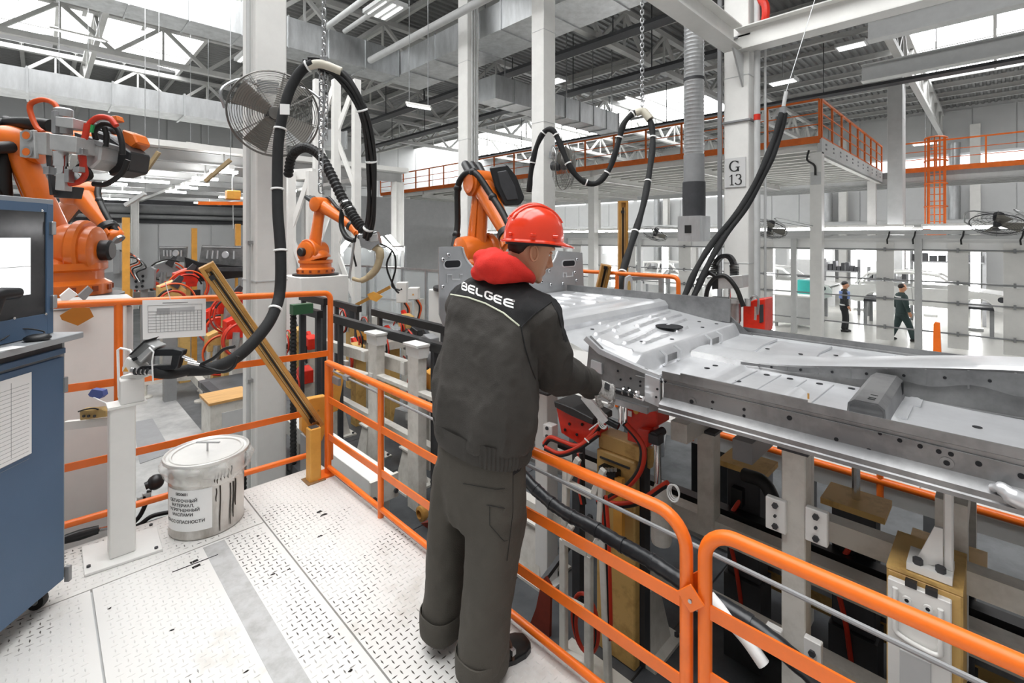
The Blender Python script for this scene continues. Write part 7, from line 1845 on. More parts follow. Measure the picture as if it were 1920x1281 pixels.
# helmet
nod = .07
hf = hf0*math.cos(nod) - wu*math.sin(nod); hu = wu*math.cos(nod) + hf0*math.sin(nod); hs = hf.cross(hu)
HO = W(1001, 470, 2.04)
he = thing('safety_helmet', 'glossy red safety helmet on the worker', 'helmet', HP(0, 0, .05))
hm = MB(); rings = []
def hring(z, hl, hw, fo=.0, n=48, dz=0): return [HP(hw*math.sin(t), fo + hl*math.cos(t), z + dz*math.cos(t)) for t in [2*math.pi*i/n for i in range(n)]]
prof = [(.038, .132, .112), (.06, .131, .111), (.09, .128, .108), (.12, .119, .100), (.15, .101, .085), (.172, .076, .064), (.186, .045, .038), (.192, .012, .01)]
hm.loft([hring(z, hl, hw, -.004) for z, hl, hw in prof], False, True)
shell = obj('shell', hm, HELM, he, sm=60)
br = MB(); top_, bot_, inn = [], [], []
for i in range(48):
    t = 2*math.pi*i/48
    ext = .012 + .040*max(0, math.cos(t))**3
    dz = -.012*max(0, math.cos(t))**2
    top_.append(HP((.112+ext*.9)*math.sin(t), -.004 + (.132+ext)*math.cos(t), .036 + dz)); bot_.append(HP((.112+ext*.9)*math.sin(t), -.004 + (.132+ext)*math.cos(t), .030 + dz))
    inn.append(HP(.109*math.sin(t), -.004 + .129*math.cos(t), .034))
out = hring(.044, .131, .111, -.004)
br.loft([inn, bot_, top_, out], False, False)
obj('brim', br, HELM, shell, sm=50)
for s0 in (-.034, 0, .034):
    P = []
    for i in range(13):
        t = math.pi*(.12 + .76*i/12)
        f_ = .118*math.cos(t); zz = .038 + .158*max(0, 1 - (f_/.14)**2 - (s0/.118)**2)**.5
        P.append(HP(s0, f_ - .004, zz))
    obj('ridge', MB().tube(P, .007 if s0 else .009, 8), HELM, shell, sm=60)
obj('inner_band', MB().loft([hring(z, .122, .102, -.004) for z in (.02, .05)], False, False), BLACKP, he)
for t in (1.15, 1.9, 2.7):
    obj('slot_boss', MB().cbox(HP(.114*math.sin(t), -.004 + .134*math.cos(t), .062), (.026, .014, .014), Matrix((hf, hs, hu)).transposed() @ Matrix.Rotation(-t+math.pi/2, 3, 'Z')), HELM, shell, sm=0, bevel=.003)
# hood of the red pullover lying over the collar
ho = MB()
ho.tube(cr([W(1001, 527, 1.99), W(990, 516, 1.94), W(965, 499, 1.93), W(930, 486, 1.98), W(925, 484, 2.08), W(955, 490, 2.17), W(1000, 515, 2.12)], 4), [.014, .017, .02, .022, .024, .026, .028, .03, .032, .034, .036, .038, .04, .042, .045, .045, .045, .045, .04, .04, .04, .035, .03, .03, .03], 12)
c = W(926, 500, 1.97)
ho.ball(c, .086, 18, 10, (.95, 1.0, .72))
ho.ball(W(908, 486, 2.0), .05, 14, 8, (1, 1, .8))
ho.ball(W(900, 512, 1.985), .042, 14, 8, (1, 1, .8))
ho.tube([W(915, 512, 1.96), W(950, 512, 1.935), W(985, 518, 1.95), W(998, 524, 1.97)], [.045, .045, .026, .014], 12)
ho = remesh(ho, .009, 6)
ho = folds(ho, .008, 12, 5.5, (1, 1, 1))
obj('hood', ho, HOODM, wk, sm=80)
# ---- right glove closing on the fastening tool
def hand(wr, d, palm_n, side, curl, par, sc_=1.0):
    g_ = MB(); d = d.normalized(); n_ = (palm_n - d*palm_n.dot(d)).normalized(); s_ = d.cross(n_)*side
    W_ = lambda a, b, c: wr + s_*a*sc_ + d*b*sc_ + n_*c*sc_
    g_.loft([oval(W_(0, -.02, 0), s_, n_, .030, .026), oval(W_(0, .02, 0), s_, n_, .036, .022), oval(W_(0, .06, 0), s_, n_, .042, .018), oval(W_(.0, .09, .002), s_, n_, .042, .014), oval(W_(0, .097, .003), s_, n_, .036, .008)])
    g = remesh(g_, .006, 2)
    o = obj('glove', g, GLOVE, par, sm=80)
    for k, (a, ln) in enumerate(((-.031, .070), (-.0105, .078), (.0105, .074), (.030, .060))):
        b0 = W_(a, .085, .002); P = [b0]; th = .25
        dirs = d
        for j, fr in enumerate((.42, .33, .25)):
            th += curl*(.7 if j == 0 else 1)
            dirs = d*math.cos(th) + n_*math.sin(th)
            P.append(P[-1] + dirs*ln*fr*sc_)
        obj('finger', MB().tube(cr(P, 3), [.0105, .0105, .010, .0098, .0095, .0095, .009, .0085, .0075, .005], 10), GLOVE, o, sm=80)
    P = [W_(-.03, .025, .008), W_(-.050, .05, .022), W_(-.045, .075, .042), W_(-.03, .09, .055)]
    obj('thumb', MB().tube(cr(P, 3), [.014, .0135, .013, .012, .0115, .011, .0105, .0095, .008, .005], 10), GLOVE, o, sm=80)
    obj('back_badge', MB().cbox(W_(.004, .045, -.021), (.03, .03, .003), Matrix((s_, d, n_)).transposed()), GLOVD, o, sm=0, bevel=.001)
    return o
hd_dir = (W(1160, 744, 2.24) - W(1112, 719, 2.2)).normalized()
hand(W(1114, 720, 2.2), hd_dir, V((SA*.7, CA*.7, -.6)), 1, .5, wk, 1.22)
hdl = (wrL - elL).normalized()
hand(elL.lerp(wrL, .95), hdl, V((0, 0, -1)), -1, .4, wk)
# ================================================================ BACKGROUND FILL
# ---- low ceiling zone at the far left
lc = thing('low_ceiling', 'white low ceiling with beams and strip lights at the far left', 'ceiling', (0, 19, 3.4))
obj('soffit', MB().box((-9, 12.6, 3.62), (8.0, 27.5, 3.75)), WHITE, lc, sm=0)
for k in range(8): obj('soffit_beam', MB().ibeam((-9, 13.0+1.9*k, 3.48), (8.0, 13.0+1.9*k, 3.48), .14, .26), LGREY, lc, sm=0)
for x in (-4, 0.5, 3.2, 6.4): obj('runner', MB().bar((x, 12.6, 3.3), (x, 27.5, 3.3), .12, .1), WHITE, lc, sm=0)
for x, y in ((7.8, 12.9), (7.8, 20), (7.8, 27), (-2.5, 27), (3.0, 27), (-2.6, 13.0)):
    obj('low_ceiling_post', MB().ibeam((x, y, FZ), (x, y, 3.34), .28, .28, .03), WHITE, None, sm=0, label='white steel post under the low ceiling ' + {(7.8, 12.9): 'nearest the portal legs', (7.8, 20): 'half way along its right side', (7.8, 27): 'at its far right corner', (-2.5, 27): 'at the back wall behind the left robot', (3.0, 27): 'at the back wall beside the hoist', (-2.6, 13.0): 'hidden behind the large robot'}[(x, y)], cat='post')
LT_ = emat('strip_lamp', '#ffffff', 26.0)
for k, (px, py) in enumerate(((420, 322), (385, 335), (370, 345), (350, 352), (330, 360), (232, 325), (215, 345))):
    p = at(px, py, Z=3.2); obj('strip_light', MB().box((p.x-.28, p.y-.07, 3.17), (p.x+.28, p.y+.07, 3.23)), LT_, lc, sm=0)
    obj('lamp_rod', MB().bar((p.x, p.y, 3.23), (p.x, p.y, 3.62), .03), LGREY, lc, sm=0)
for x in (-5, -1.5, 2, 5.5):  # extra strips, added to brighten the back wall
    for y in (16.5, 21.0, 25.2):
        obj('strip_light', MB().box((x-.6, y-.07, 3.17), (x+.6, y+.07, 3.23)), LT_, lc, sm=0)
        obj('lamp_rod', MB().bar((x, y, 3.23), (x, y, 3.62), .03), LGREY, lc, sm=0)
bw = struct('wall_back', MB().box((-9, 27.9, FZ), (8.2, 28.1, 3.6)), WALLP, sm=0)
obj('dark_band', MB().box((-9, 27.8, 2.3), (8.2, 27.9, 3.4)), DGREY, bw, sm=0)
for k in range(8): obj('wall_panel', MB().box((-8.9+2.15*k, 27.84, FZ+.1), (-8.9+2.15*k+2.1, 27.9, 2.25)), WALLP, bw, sm=0)
for z, r in ((2.95, .22), (2.6, .10)): obj('wall_pipe', MB().cyl((-9, 27.5, z), (8.2, 27.5, z), r, 12), GREYP, bw)
# crane rails and hoist under the low ceiling
for i, (p0, p1) in enumerate((((270, 325), (298, 285)), ((385, 340), (432, 300)), ((235, 385), (272, 362)))):
    a, b = at(*p0, d=9.5), at(*p1, d=9.5)
    jb_ = obj('jib_arm', MB().bar(a, b, .06, .07), mat('tan_steel', '#a08b68', .6) if i < 2 else LGREY, None, sm=0, label=['tan jib arm under the low ceiling left of the broad column', 'second tan jib arm nearest the broad column', 'white jib arm above the left clamp fixtures'][i], cat='jib arm')
    obj('jib_hanger', MB().bar(b, V((b.x, b.y, 8.6)), .012), STEEL, jb_, sm=0)
hz_ = at(437, 366, d=11.5)
hst = thing('chain_hoist', 'ochre chain hoist hanging beside the broad column', 'hoist', hz_)
obj('body', MB().cbox(hz_, (.3, .2, .22)), YELLOW, hst, sm=0, bevel=.02)
obj('beam', MB().bar(hz_ + V((-.6, .5, -.2)), hz_ + V((.6, -.5, -.2)), .1, .08), ORANGE, hst, sm=0)
obj('hook_chain', MB().cyl(hz_ - V((0, 0, .2)), hz_ - V((0, 0, .8)), .012, 6), STEEL, hst)
obj('trolley_rod', MB().bar(hz_ + V((0, 0, .1)), V((hz_.x, hz_.y, 3.24)), .04), STEEL, hst, sm=0)
# gold safety posts far left
for i, (px, py0, py1, d) in enumerate(((364, 428, 462, 12.0), (446, 420, 462, 12.0), (236, 408, 465, 9.0), (242, 520, 565, 10.4))):
    a, b = at(px, py0, d=d), at(px, py1, d=d)
    pz = thing('safety_post', ['thin ochre safety post behind the stamped panels', 'ochre safety post just left of the broad column', 'ochre safety post behind the robot wrist', 'ochre fixture leg under the grey plate table'][i], 'post', (a.x, a.y, FZ))
    obj('post', MB().box((a.x-.055, a.y-.055, FZ), (a.x+.055, a.y+.055, a.z)), YELLOW, pz, sm=0)
    obj('foot', MB().box((a.x-.12, a.y-.12, FZ), (a.x+.12, a.y+.12, FZ+.03)), YELLOW, pz, sm=0)
# stamped panels on racks
def spanel(label, quad, d, slope=0):
    pts = [at(x, y, d=d) for x, y in quad]; c = sum(pts, V())/len(pts)
    t = thing('stamped_panel', label, 'sheet panel', (c.x, c.y, FZ))
    nv = V((SA, CA, 0))
    b = obj('sheet', MB().plate(pts, nv*.02), SHEETD, t, sm=0, bevel=.006)
    def U(u, v): return pts[0].lerp(pts[1], u).lerp(pts[3].lerp(pts[2], u), v) - nv*.012
    for u in (.18, .30, .42, .80): obj('swage', MB().tube([U(u, .25), U(u, .65)], .02, 8), SHEET, b)
    obj('dish', MB().lathe([(.09, 0), (.075, .02), (.03, .02)], U(.6, .45), -nv, 18), SHEET, b)
    obj('rim', MB().tube([U(.04, .08), U(.96, .08)], .015, 6), SHEET, b)
    for u in (.1, .9): obj('rack_leg', MB().bar(V((U(u, 1).x, U(u, 1).y, FZ)) + nv*.06, U(u, .9) + nv*.06, .05), GREYP, t, sm=0)
    return t
spanel('dark stamped rear panel on a rack left of the broad column', ((378, 460), (455, 461), (455, 500), (372, 498)), 11.5)
spanel('grey stamped panel on a rack right of the robot wrist', ((298, 462), (352, 462), (350, 492), (300, 490)), 12.2)
gd = at(350, 500, d=11.1)
gq2 = thing('black_guard', 'black sheet guard below the stamped panels', 'guard', (gd.x, gd.y, FZ))
obj('sheet', MB().plate([at(x, y, d=11.0) for x, y in ((346, 482), (372, 492), (455, 500), (455, 520), (380, 528), (350, 525))], V((SA, CA, 0))*.05), BLACKP, gq2, sm=0)
obj('bar', MB().bar(at(372, 505, d=10.9), at(456, 505, d=10.9), .08), DGREY, gq2, sm=0)
obj('leg', MB().bar(V((gd.x, gd.y, FZ)), gd, .06), DGREY, gq2, sm=0)
# grey drilled fixture plates
dp = thing('fixture_table', 'grey drilled fixture plate table right of the left robot', 'machine', at(255, 530, d=10.2))
obj('plate', MB().plate([at(x, y, d=10.2) for x, y in ((190, 512), (250, 506), (282, 500), (290, 505), (288, 540), (262, 545), (190, 534))], V((SA, CA, 0))*.06), GREYP, dp, sm=0, bevel=.004)
for x, y in ((255, 518), (268, 518), (255, 528), (268, 527), (256, 538), (267, 537), (232, 524), (240, 514)): obj('hole', MB().lathe([(.03, 0), (.03, .006)], at(x, y, d=10.18), (-SA, -CA, 0), 12), HOLEM, dp)
obj('riser', MB().plate([at(x, y, d=10.1) for x, y in ((212, 470), (224, 468), (224, 512), (212, 514))], V((SA, CA, 0))*.05), GREYP, dp, sm=0)
obj('leg', MB().bar(at(270, 540, d=10.3), V((at(270, 540, d=10.3).x, at(270, 540, d=10.3).y, FZ)), .12), GREYP, dp, sm=0)
obj('bench', MB().plate([at(x, y, d=10.6) for x, y in ((250, 548), (290, 546), (290, 562), (250, 562))], V((SA, CA, 0))*.12), GREYP, dp, sm=0)
for k in range(5): obj('wire', MB().tube(cr([at(x + 4*k, y + 3*k, d=10.05) for x, y in ((225, 470), (245, 475), (258, 490), (240, 500), (250, 520))], 5), .014, 6), [BLACK, OH, BLACK, STEEL, BLACK][k], dp, sm=60)
# more clamp fixtures, left cell
CL2 = ['left of the gold leaning profile', 'under the stamped panels', 'above the notice sheet', 'beside the broad column foot', 'behind the notice sheet', 'right of the drilled plate', 'low behind the rivet gun', 'behind the leaning gold profile']
sp2 = [(345, 520, 10.6), (310, 503, 11.6), (318, 545, 9.4), (428, 565, 9.0), (400, 592, 10.0), (280, 527, 12.0), (408, 635, 9.4), (444, 610, 8.6)]
for i, (px, py, d) in enumerate(sp2):
    c = at(px, py, d=d); t = thing('clamp_fixture', 'clamp fixture with red hoses ' + CL2[i], 'clamp', (c.x, c.y, FZ)); K = 1.7
    obj('column', MB().box((c.x-.1, c.y-.1, FZ), (c.x+.1, c.y+.1, c.z-.1*K)), [BEIGE, WHITE2, GREYP][i % 3], t, sm=0)
    obj('head', MB().plate([c + V(p)*K for p in ((-.12, -.1, -.12), (.12, -.1, -.12), (.15, -.1, .0), (.03, -.1, .12), (-.12, -.1, .06))], (0, .16*K, 0)), [RED, GREYP, BEIGE, RED][i % 4], t, sm=0, bevel=.006)
    obj('jaw', MB().plate([c + V(p)*K for p in ((-.02, -.12, .08), (.08, -.12, .18), (.12, -.12, .15), (.06, -.12, .02))], (0, .05*K, 0)), DGREY, t, sm=0)
    obj('cylinder', MB().cyl(c + V((-.06, -.14, -.34))*K, c + V((-.04, -.14, -.05))*K, .035*K, 10), STEEL, t)
    random.seed(40+i)
    for k in range(4):
        ph = random.uniform(0, 6); r_ = random.uniform(.12, .26)*K
        obj('hose', MB().tube(cr([c + V((r_*math.cos(ph+a), -.3-.03*k, -.2 + r_*math.sin(ph+a))) for a in [j*.5 for j in range(9)]], 3), .019, 6), [RHOSE, BLACK, OH, RHOSE][k], t, sm=60)
    obj('valve', MB().cbox(c + V((.1, -.14, -.2))*K, (.17, .1, .13)), random.choice([WHITE, BLACKP]), t, sm=0)
# tan switch box with wooden lid and cable chain by the broad column
wb = thing('control_box', 'tan topped grey control box at the foot of the broad column', 'box', at(430, 760, Z=FZ))
cw = at(425, 745, d=6.0)
obj('box', MB().box((cw.x-.22, cw.y-.2, FZ), (cw.x+.22, cw.y+.25, cw.z)), WHITE2, wb, sm=0)
obj('wooden_lid', MB().box((cw.x-.24, cw.y-.22, cw.z), (cw.x+.24, cw.y+.27, cw.z+.03)), mat('plain_wood', '#c79a5e', .6, var=.2, vs_=3, stretch=(1, 8, 1)), wb, sm=0)
obj('door', MB().box((cw.x-.1, cw.y-.21, cw.z-.5), (cw.x+.18, cw.y-.2, cw.z-.12)), LGREY, wb, sm=0)
for i, (px, X_, Y_) in enumerate(((540, 1.86, 5.1), (457, 1.38, 5.06))):
    P = [(X_, Y_, FZ + .02 + .02*k) for k in range(120 if i == 0 else 62)]
    obj('cable_chain', MB().tube(P, [.035 if k % 2 else .028 for k in range(len(P))], 8), BLACK, None, sm=0, label=['ribbed black hose standing along the right side of the broad column', 'ribbed black hose standing low at the left foot of the broad column'][i], cat='hose')
ge = thing('green_bracket', 'green pipe bracket holding the ribbed hose', 'bracket', (1.9, 5.08, .7))
obj('bracket', MB().cbox((1.92, 5.04, at(550, 580, d=4.9).z), (.2, .1, .1)), mat('green_paint', '#2f5d3c', .5), ge, sm=0)
# low white conveyor frame on the left floor
fl_ = thing('floor_frame', 'low white machine frame on the floor left of the broad column', 'machine frame', at(400, 740, Z=FZ))
a, b = at(258, 715, Z=-1.2), at(395, 700, Z=-1.2)
obj('beam', MB().bar(a, b, .12, .16), WHITE2, fl_, sm=0)
a2, b2 = at(360, 700, Z=-1.2), at(450, 800, Z=-1.2)
obj('beam', MB().bar(a2, b2, .12, .16), WHITE2, fl_, sm=0)
for p in (a.lerp(b, .1), a.lerp(b, .9), a2.lerp(b2, .25), a2.lerp(b2, .6), a2.lerp(b2, .9)):
    obj('levelling_foot', MB().lathe([(.12, FZ-p.z), (.12, FZ-p.z+.03), (.03, FZ-p.z+.05), (.03, -.07)], p, n=12), WHITE2, fl_)
obj('floor_marking', MB().plate([at(x, y, Z=FZ+.004) for x, y in ((365, 724), (382, 722), (415, 806), (398, 808))], (0, 0, .003)), mat('dark_floor_paint', '#6f7072', .6), None, sm=0, label='dark painted strip on the concrete floor left of the column', cat='floor marking')
obj('floor_hatch', MB().plate([at(x, y, Z=FZ+.003) for x, y in ((250, 792), (286, 785), (312, 830), (320, 850), (262, 870))], (0, 0, .004)), mat('hatch_grey', '#8f9091', .6), None, sm=0, label='grey steel hatch in the concrete floor behind the stand', cat='hatch')
# white machine housing behind the left railing with hanging cardboard
wh_ = thing('machine_housing', 'plain white machine housing behind the left railing', 'cabinet', at(180, 900, Y=3.95))
a, b = at(60, 575, Y=3.95), at(238, 575, Y=3.95)
obj('body', MB().box((a.x, 3.95, FZ), (b.x, 4.35, a.z-.03)), WHITE, wh_, sm=0, bevel=.01)
obj('side_trim', MB().box((b.x, 3.97, FZ), (b.x+.03, 4.35, a.z-.05)), LGREY, wh_, sm=0)
obj('top_edge', MB().box((a.x-.01, 3.94, a.z-.03), (b.x+.04, 4.36, a.z)), LGREY, wh_, sm=0)
cbd = thing('cardboard_flap', 'brown cardboard flap hanging over the white housing', 'cardboard', at(146, 595, Y=3.9))
obj('flap', MB().plate([at(x, y, Y=3.90) for x, y in ((112, 592), (140, 575), (168, 578), (176, 594), (146, 611), (116, 600))], (0, .01, 0)), mat('brown_card', '#b3701f', .7), cbd, sm=0)
obj('small_box', MB().plate([at(x, y, Y=3.92) for x, y in ((112, 556), (130, 541), (146, 553), (118, 570))], (0, .08, 0)), PAPER, cbd, sm=0)
obj('small_box', MB().plate([at(x, y, Y=3.94) for x, y in ((146, 555), (166, 537), (175, 545), (158, 565))], (0, .08, 0)), GREYP, cbd, sm=0)

# ---- middle background: trestle tower, enclosures, control boxes
def tower(label, pxs, y0, y1, d):
    t = thing('lattice_tower', label, 'frame', at(sum(pxs)/len(pxs), y1, d=d))
    up = []
    for px in pxs:
        a = at(px, y0, d=d); obj('leg', MB().bar((a.x, a.y, FZ), a, .16), WHITE, t, sm=0); up.append(a)
    for a, b in zip(up, up[1:]):
        for k in range(5):
            z0 = a.z - k*1.3; q_ = (a, b) if k % 2 else (b, a)
            obj('brace', MB().bar((q_[0].x, q_[0].y, z0), (q_[1].x, q_[1].y, z0-1.25), .09), WHITE, t, sm=0)
    return t
tower('white lattice tower seen through the big hose loop', (595, 630, 668), 150, 480, 11.0)
tower('white portal legs behind the middle robot', (545, 583), 322, 500, 10.0)
a, b = at(535, 330, d=10.2), at(590, 326, d=10.2)
obj('portal_beam', MB().bar(a, b, .2, .22), WHITE, None, sm=0, label='white portal beam behind the ribbed hose', cat='beam')
gw = struct('wall_partition', MB().box((10.5, 21.0, FZ), (17.0, 21.2, 3.6)), mat('grey_partition', '#a9aaaa', .7, var=.08), sm=0)
# glass and aluminium enclosures
GLS = bpy.data.materials.new('clear_guard_glass'); GLS.use_nodes = True; g_ = GLS.node_tree.nodes['Principled BSDF']
g_.inputs['Base Color'].default_value = C('#dfe5e6'); g_.inputs['Roughness'].default_value = .08; g_.inputs['Alpha'].default_value = .22
gnz = GLS.node_tree.nodes.new('ShaderNodeTexNoise'); gnz.inputs['Scale'].default_value = 2.0
gmr = GLS.node_tree.nodes.new('ShaderNodeMapRange'); gmr.inputs['To Min'].default_value = .12; gmr.inputs['To Max'].default_value = .34
GLS.node_tree.links.new(gnz.outputs['Fac'], gmr.inputs['Value']); GLS.node_tree.links.new(gmr.outputs['Result'], g_.inputs['Alpha'])
def cell(label, pts, z0, z1, rails=(0, .5, 1)):
    t = thing('guard_cell', label, 'guard fence', V(pts[0]))
    P = [V(p) for p in pts]
    for p in P: obj('post', MB().bar((p.x, p.y, z0), (p.x, p.y, z1), .06), STEEL, t, sm=0)
    for a, b in zip(P, P[1:]):
        for f in rails: obj('rail', MB().bar((a.x, a.y, z0+(z1-z0)*f), (b.x, b.y, z0+(z1-z0)*f), .045), STEEL, t, sm=0)
        d_ = (b-a).normalized()*.04
        obj('pane', MB().plate([V((a.x, a.y, z0+.05))+d_, V((b.x, b.y, z0+.05))-d_, V((b.x, b.y, z1-.05))-d_, V((a.x, a.y, z1-.05))+d_], d_.cross(V((0, 0, 1)))*.3), GLS, t, sm=0)
    return t
def fl(px, d): p = at(px, 500, d=d); return (p.x, p.y, FZ)
cell('clear guard fence left of the worker shoulder', [fl(635, 12), fl(690, 11.5), fl(755, 10.8), fl(800, 10.2), fl(838, 9.8)], FZ, .95)
cell('clear guard fence beyond the far railing', [fl(1132, 7.0), fl(1175, 7.0), fl(1240, 7.0), fl(1252, 8.5)], FZ, 1.05)
cell('tall clear guard fence behind the hand welding gun', [fl(640, 14), fl(705, 13.5), fl(760, 13)], FZ, 1.4)
# slanted bright light panels in the next cell
for i, q_ in enumerate((((632, 470), (650, 448), (658, 452), (640, 476)), ((706, 446), (716, 443), (748, 476), (738, 478)), ((722, 442), (732, 440), (756, 468), (748, 472)))):
    pts = [at(x, y, d=13.2) for x, y in q_]; c = sum(pts, V())/4
    t = thing('slanted_light', ['slanted light strip left of the hand welding gun', 'slanted light strip right of the hand welding gun', 'second slanted light strip right of the hand welding gun'][i], 'lamp', c)
    obj('diffuser', MB().plate(pts, V((SA, CA, 0))*.04), LT_, t, sm=0)
    obj('stand', MB().bar(pts[3] + V((SA, CA, 0))*.1, V((pts[3].x, pts[3].y, FZ)) + V((SA, CA, 0))*.1, .05), LGREY, t, sm=0)
for i, (x0, y0_, x1, y1_, d) in enumerate(((743, 530, 762, 568, 7.2), (765, 540, 784, 562, 6.9), (830, 545, 850, 580, 6.5))):
    a, b = at(x0, y0_, d=d), at(x1, y1_, d=d)
    t = thing('control_cabinet', ['tall white control box on a stand left of the worker', 'small white control box with a warning mark left of the worker', 'white control box at the worker elbow height'][i], 'control box', ((a.x+b.x)/2, (a.y+b.y)/2, FZ))
    obj('box', MB().plate([at(x, y, d=d) for x, y in ((x0, y0_), (x1, y0_), (x1, y1_), (x0, y1_))], V((SA, CA, 0))*.15), WHITE, t, sm=0, bevel=.006)
    obj('stand', MB().bar(V((b.x, b.y, FZ)) + V((SA, CA, 0))*.08, b + V((SA, CA, 0))*.08, .1), WHITE2, t, sm=0)
    obj('mark', MB().plate([at(x, y, d=d-.004) for x, y in (((x0+x1)/2-2, y0_+14), ((x0+x1)/2, y0_+10), ((x0+x1)/2+2, y0_+14))], V((SA, CA, 0))*.004), YELLOW if i == 1 else BLACKP, t, sm=0)
    for k in range(2): obj('cable', MB().tube(cr([at(x1-4+3*k, y1_, d=d-.02), at(x1+3+3*k, y1_+15, d=d-.02), at(x1-2+2*k, y1_+40, d=d-.02)], 5), .012, 6), OH if k else BLACK, t)
sg_ = at(697, 555, d=7.6)
ob = thing('boom_sign', 'tan boom arm with an orange sign plate left of the worker', 'sign', sg_)
obj('boom', MB().bar(at(668, 572, d=7.6), at(732, 538, d=7.6), .05), GOLD, ob, sm=0)
obj('plate', MB().plate([at(x, y, d=7.55) for x, y in ((688, 552), (700, 547), (718, 556), (706, 566), (694, 562))], V((SA, CA, 0))*.02), YELLOW, ob, sm=0)
obj('mast', MB().bar(at(693, 560, d=7.65), V((at(693, 560, d=7.65).x, at(693, 560, d=7.65).y, FZ)), .05), STEEL, ob, sm=0)
# pump unit at the signed column
pu = at(1370, 600, X=5.2)
pm = thing('pump_unit', 'grey sealer pump with hoses in front of the signed column', 'pump', (pu.x, pu.y, FZ))
obj('stand', MB().box((5.15, pu.y-.1, FZ), (5.4, pu.y+.1, .65)), DGREY, pm, sm=0)
obj('cylinder', MB().cyl(at(1378, 602, X=5.2), at(1378, 566, X=5.2), .06, 18), STEEL, pm)
obj('cylinder_cap', MB().cyl(at(1378, 568, X=5.2), at(1378, 562, X=5.2), .075, 18), ALU, pm)
for dx in (-8, 8): obj('tie_rod', MB().cyl(at(1376+dx, 606, X=5.2), at(1376+dx, 530, X=5.2), .012, 8), CHROME, pm)
obj('head_box', MB().plate([at(x, y, X=5.1) for x, y in ((1335, 520), (1392, 516), (1392, 540), (1335, 543))], (.18, 0, 0)), ALU, pm, sm=0, bevel=.006)
obj('head_end', MB().plate([at(x, y, X=5.09) for x, y in ((1335, 520), (1346, 519), (1346, 542), (1335, 543))], (.2, 0, 0)), BLACKP, pm, sm=0)
P = cr([at(x, y, X=5.25) for x, y in ((1340, 518), (1342, 494), (1354, 481), (1368, 482), (1376, 496), (1377, 518))], 8)
for i in range(len(P)-1): obj('chain_segment', MB().cbox((P[i]+P[i+1])/2, (.08, (P[i+1]-P[i]).length*.8, .045), frame(P[i+1]-P[i])[0] and Matrix((frame(P[i+1]-P[i])[0], frame(P[i+1]-P[i])[2], frame(P[i+1]-P[i])[1])).transposed()), BLACKP, pm, sm=0)
for pl in (((1322, 590), (1326, 545), (1340, 522), (1360, 518), (1380, 540), (1394, 575)), ((1318, 520), (1330, 512), (1345, 520))):
    obj('hose', MB().tube(cr([at(x, y, X=5.1) for x, y in pl], 6), .024, 10), BLACK, pm, sm=60)
tbk = thing('black_table', 'black steel table behind the far railing', 'table', (5.4, at(1330, 565, X=5.3).y, FZ))
a, b = at(1294, 565, X=5.3), at(1345, 565, X=5.3)
obj('top', MB().box((5.3, b.y, a.z-.05), (6.0, a.y, a.z)), BLACKP, tbk, sm=0)
for y in (a.y-.05, b.y+.05):
    for x in (5.35, 5.95): obj('leg', MB().box((x-.04, y-.04, FZ), (x+.04, y+.04, a.z-.05)), BLACKP, tbk, sm=0)
rb = thing('hydraulic_unit', 'red hydraulic unit standing beyond the underbody at the signed column', 'machine', (5.3, at(1412, 600, X=5.2).y, FZ))
obj('body', MB().plate([at(x, y, X=5.2) for x, y in ((1393, 572), (1415, 562), (1434, 560), (1434, 624), (1393, 622))], (.25, 0, 0)), RED, rb, sm=0, bevel=.01)
obj('window', MB().plate([at(x, y, X=5.19) for x, y in ((1424, 572), (1431, 571), (1431, 604), (1424, 606))], (.02, 0, 0)), DGREY, rb, sm=0)
obj('gauge', MB().cyl(at(1402, 574, X=5.15), at(1402, 560, X=5.15), .03, 12), ALU, rb)
obj('pipe', MB().tube(cr([at(x, y, X=5.15) for x, y in ((1405, 565), (1412, 555), (1422, 562), (1420, 590))], 5), .012, 8), STEEL, rb)
obj('lever', MB().cyl(at(1417, 575, X=5.14), at(1416, 600, X=5.14), .012, 8), CHROME, rb)
obj('base', MB().box((5.2, at(1434, 600, X=5.2).y, FZ), (5.45, at(1393, 600, X=5.2).y, at(1412, 622, X=5.2).z)), GREYP, rb, sm=0)
obj('notice', MB().plate([at(x, y, X=5.12) for x, y in ((1343, 580), (1353, 579), (1353, 592), (1343, 593))], (.01, 0, 0)), PAPER, pm, sm=0)
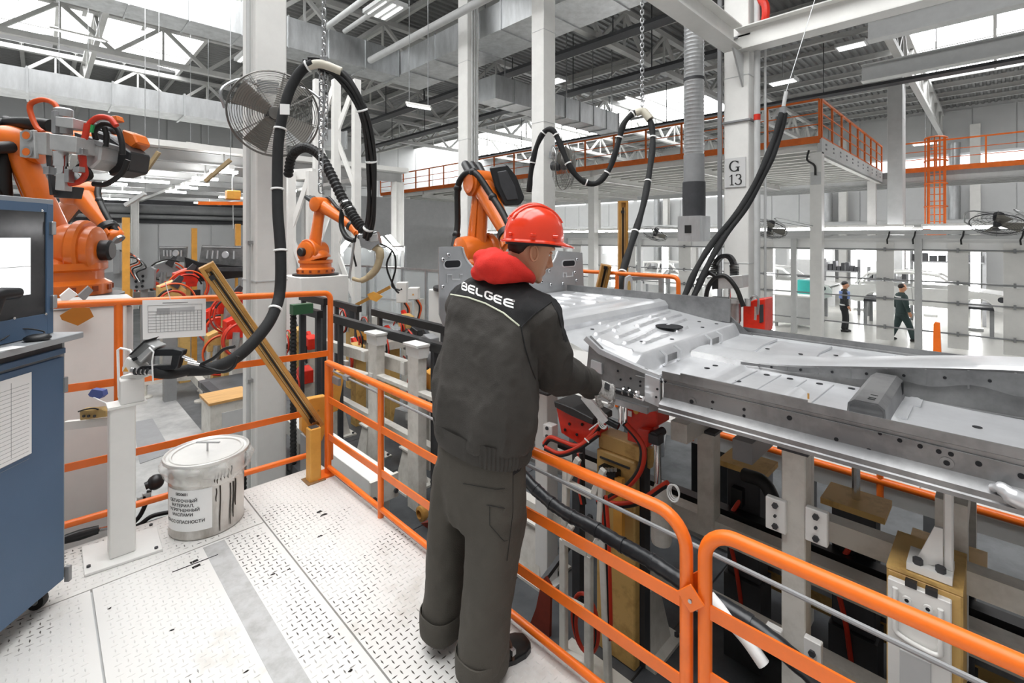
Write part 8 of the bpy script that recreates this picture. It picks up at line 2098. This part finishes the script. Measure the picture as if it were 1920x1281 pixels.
# ---------------------------------------------------------------- luminaires
TB2 = emat('luminaire_tube', '#ffffff', 2.5)
def lamp(label, p0, p1, wd=.14, hang=1.6, lit=True):
    p0, p1 = V(p0), V(p1); t = thing('hanging_lamp', label, 'lamp', (p0+p1)/2)
    obj('housing', MB().bar(p0 + V((0, 0, .04)), p1 + V((0, 0, .04)), wd, .05), WHITE, t, sm=0)
    obj('tube', MB().bar(p0.lerp(p1, .03), p0.lerp(p1, .97), wd*.55, .03), TB2 if lit else LGREY, t, sm=0)
    for f in (.12, .88):
        q_ = p0.lerp(p1, f); obj('hanger', MB().bar(q_ + V((0, 0, .05)), V((q_.x, q_.y, RZ + .02)), .014), STEEL, t, sm=0)
lamp('long strip lamp hanging below the left skylight', at(98, 55, d=16), at(198, 78, d=16), .2, 2.2)
lamp('strip lamp hanging in front of the long left duct', at(102, 172, d=14), at(174, 183, d=14), .16, 2.0)
lamp('strip lamp hanging left of the cage fan', at(352, 270, d=15), at(396, 277, d=15), .14, 1.4)
lamp('strip lamp hanging behind the conduit column', at(762, 197, d=12), at(808, 205, d=12), .22, 4.4)
lamp('strip lamp hanging left of the middle hose loop', at(1172, 182, d=20), at(1208, 193, d=20), .3, 3.0)
lamp('strip lamp hanging above the mezzanine railing', at(1290, 231, d=24), at(1318, 236, d=24), .4, 4.0)
def panel_lamp(label, c, s=.6):
    c = V(c); t = thing('panel_lamp', label, 'lamp', c)
    obj('frame', MB().cbox(c, (s, s*1.5, .12)), LGREY, t, sm=0)
    for k in (-1, 0, 1): obj('tube', MB().bar(c + V((k*s*.28, -s*.65, -.07)), c + V((k*s*.28, s*.65, -.07)), .1, .03), TB2, t, sm=0)
    obj('hanger', MB().bar(c + V((0, 0, .06)), V((c.x, c.y, RZ+.02)), .03), STEEL, t, sm=0)
panel_lamp('square panel lamp hanging left of the right girder', at(1596, 84, d=17))
panel_lamp('square panel lamp among the roof pipes at the top', at(722, 16, d=14), .8)
panel_lamp('small panel lamp above the far walkway railing', at(1735, 268, d=27), .8)
for i, (x, y, z) in enumerate(((12.5, 6.2, 8.4), (15.5, 13.2, 8.3), (22.5, 6.4, 8.3), (5.5, 19.5, 8.3), (24, 14, 8.3))):
    panel_lamp('panel lamp high under the roof ' + ['above the middle hose loop', 'behind the ribbed duct', 'above the mezzanine corner', 'behind the large duct', 'far above the mezzanine'][i], (x, y, z), .7)

# ---------------------------------------------------------------- shared group names for things of one kind
GRP = {}
for o in list(COL.objects):
    if o.parent is None and o.get('category') and not o.get('group'): GRP.setdefault(o.name.split('.')[0], []).append(o)
for nm, lst in GRP.items():
    if len(lst) > 1:
        for o in lst: o['group'] = nm.replace('_', ' ') + 's of the hall'
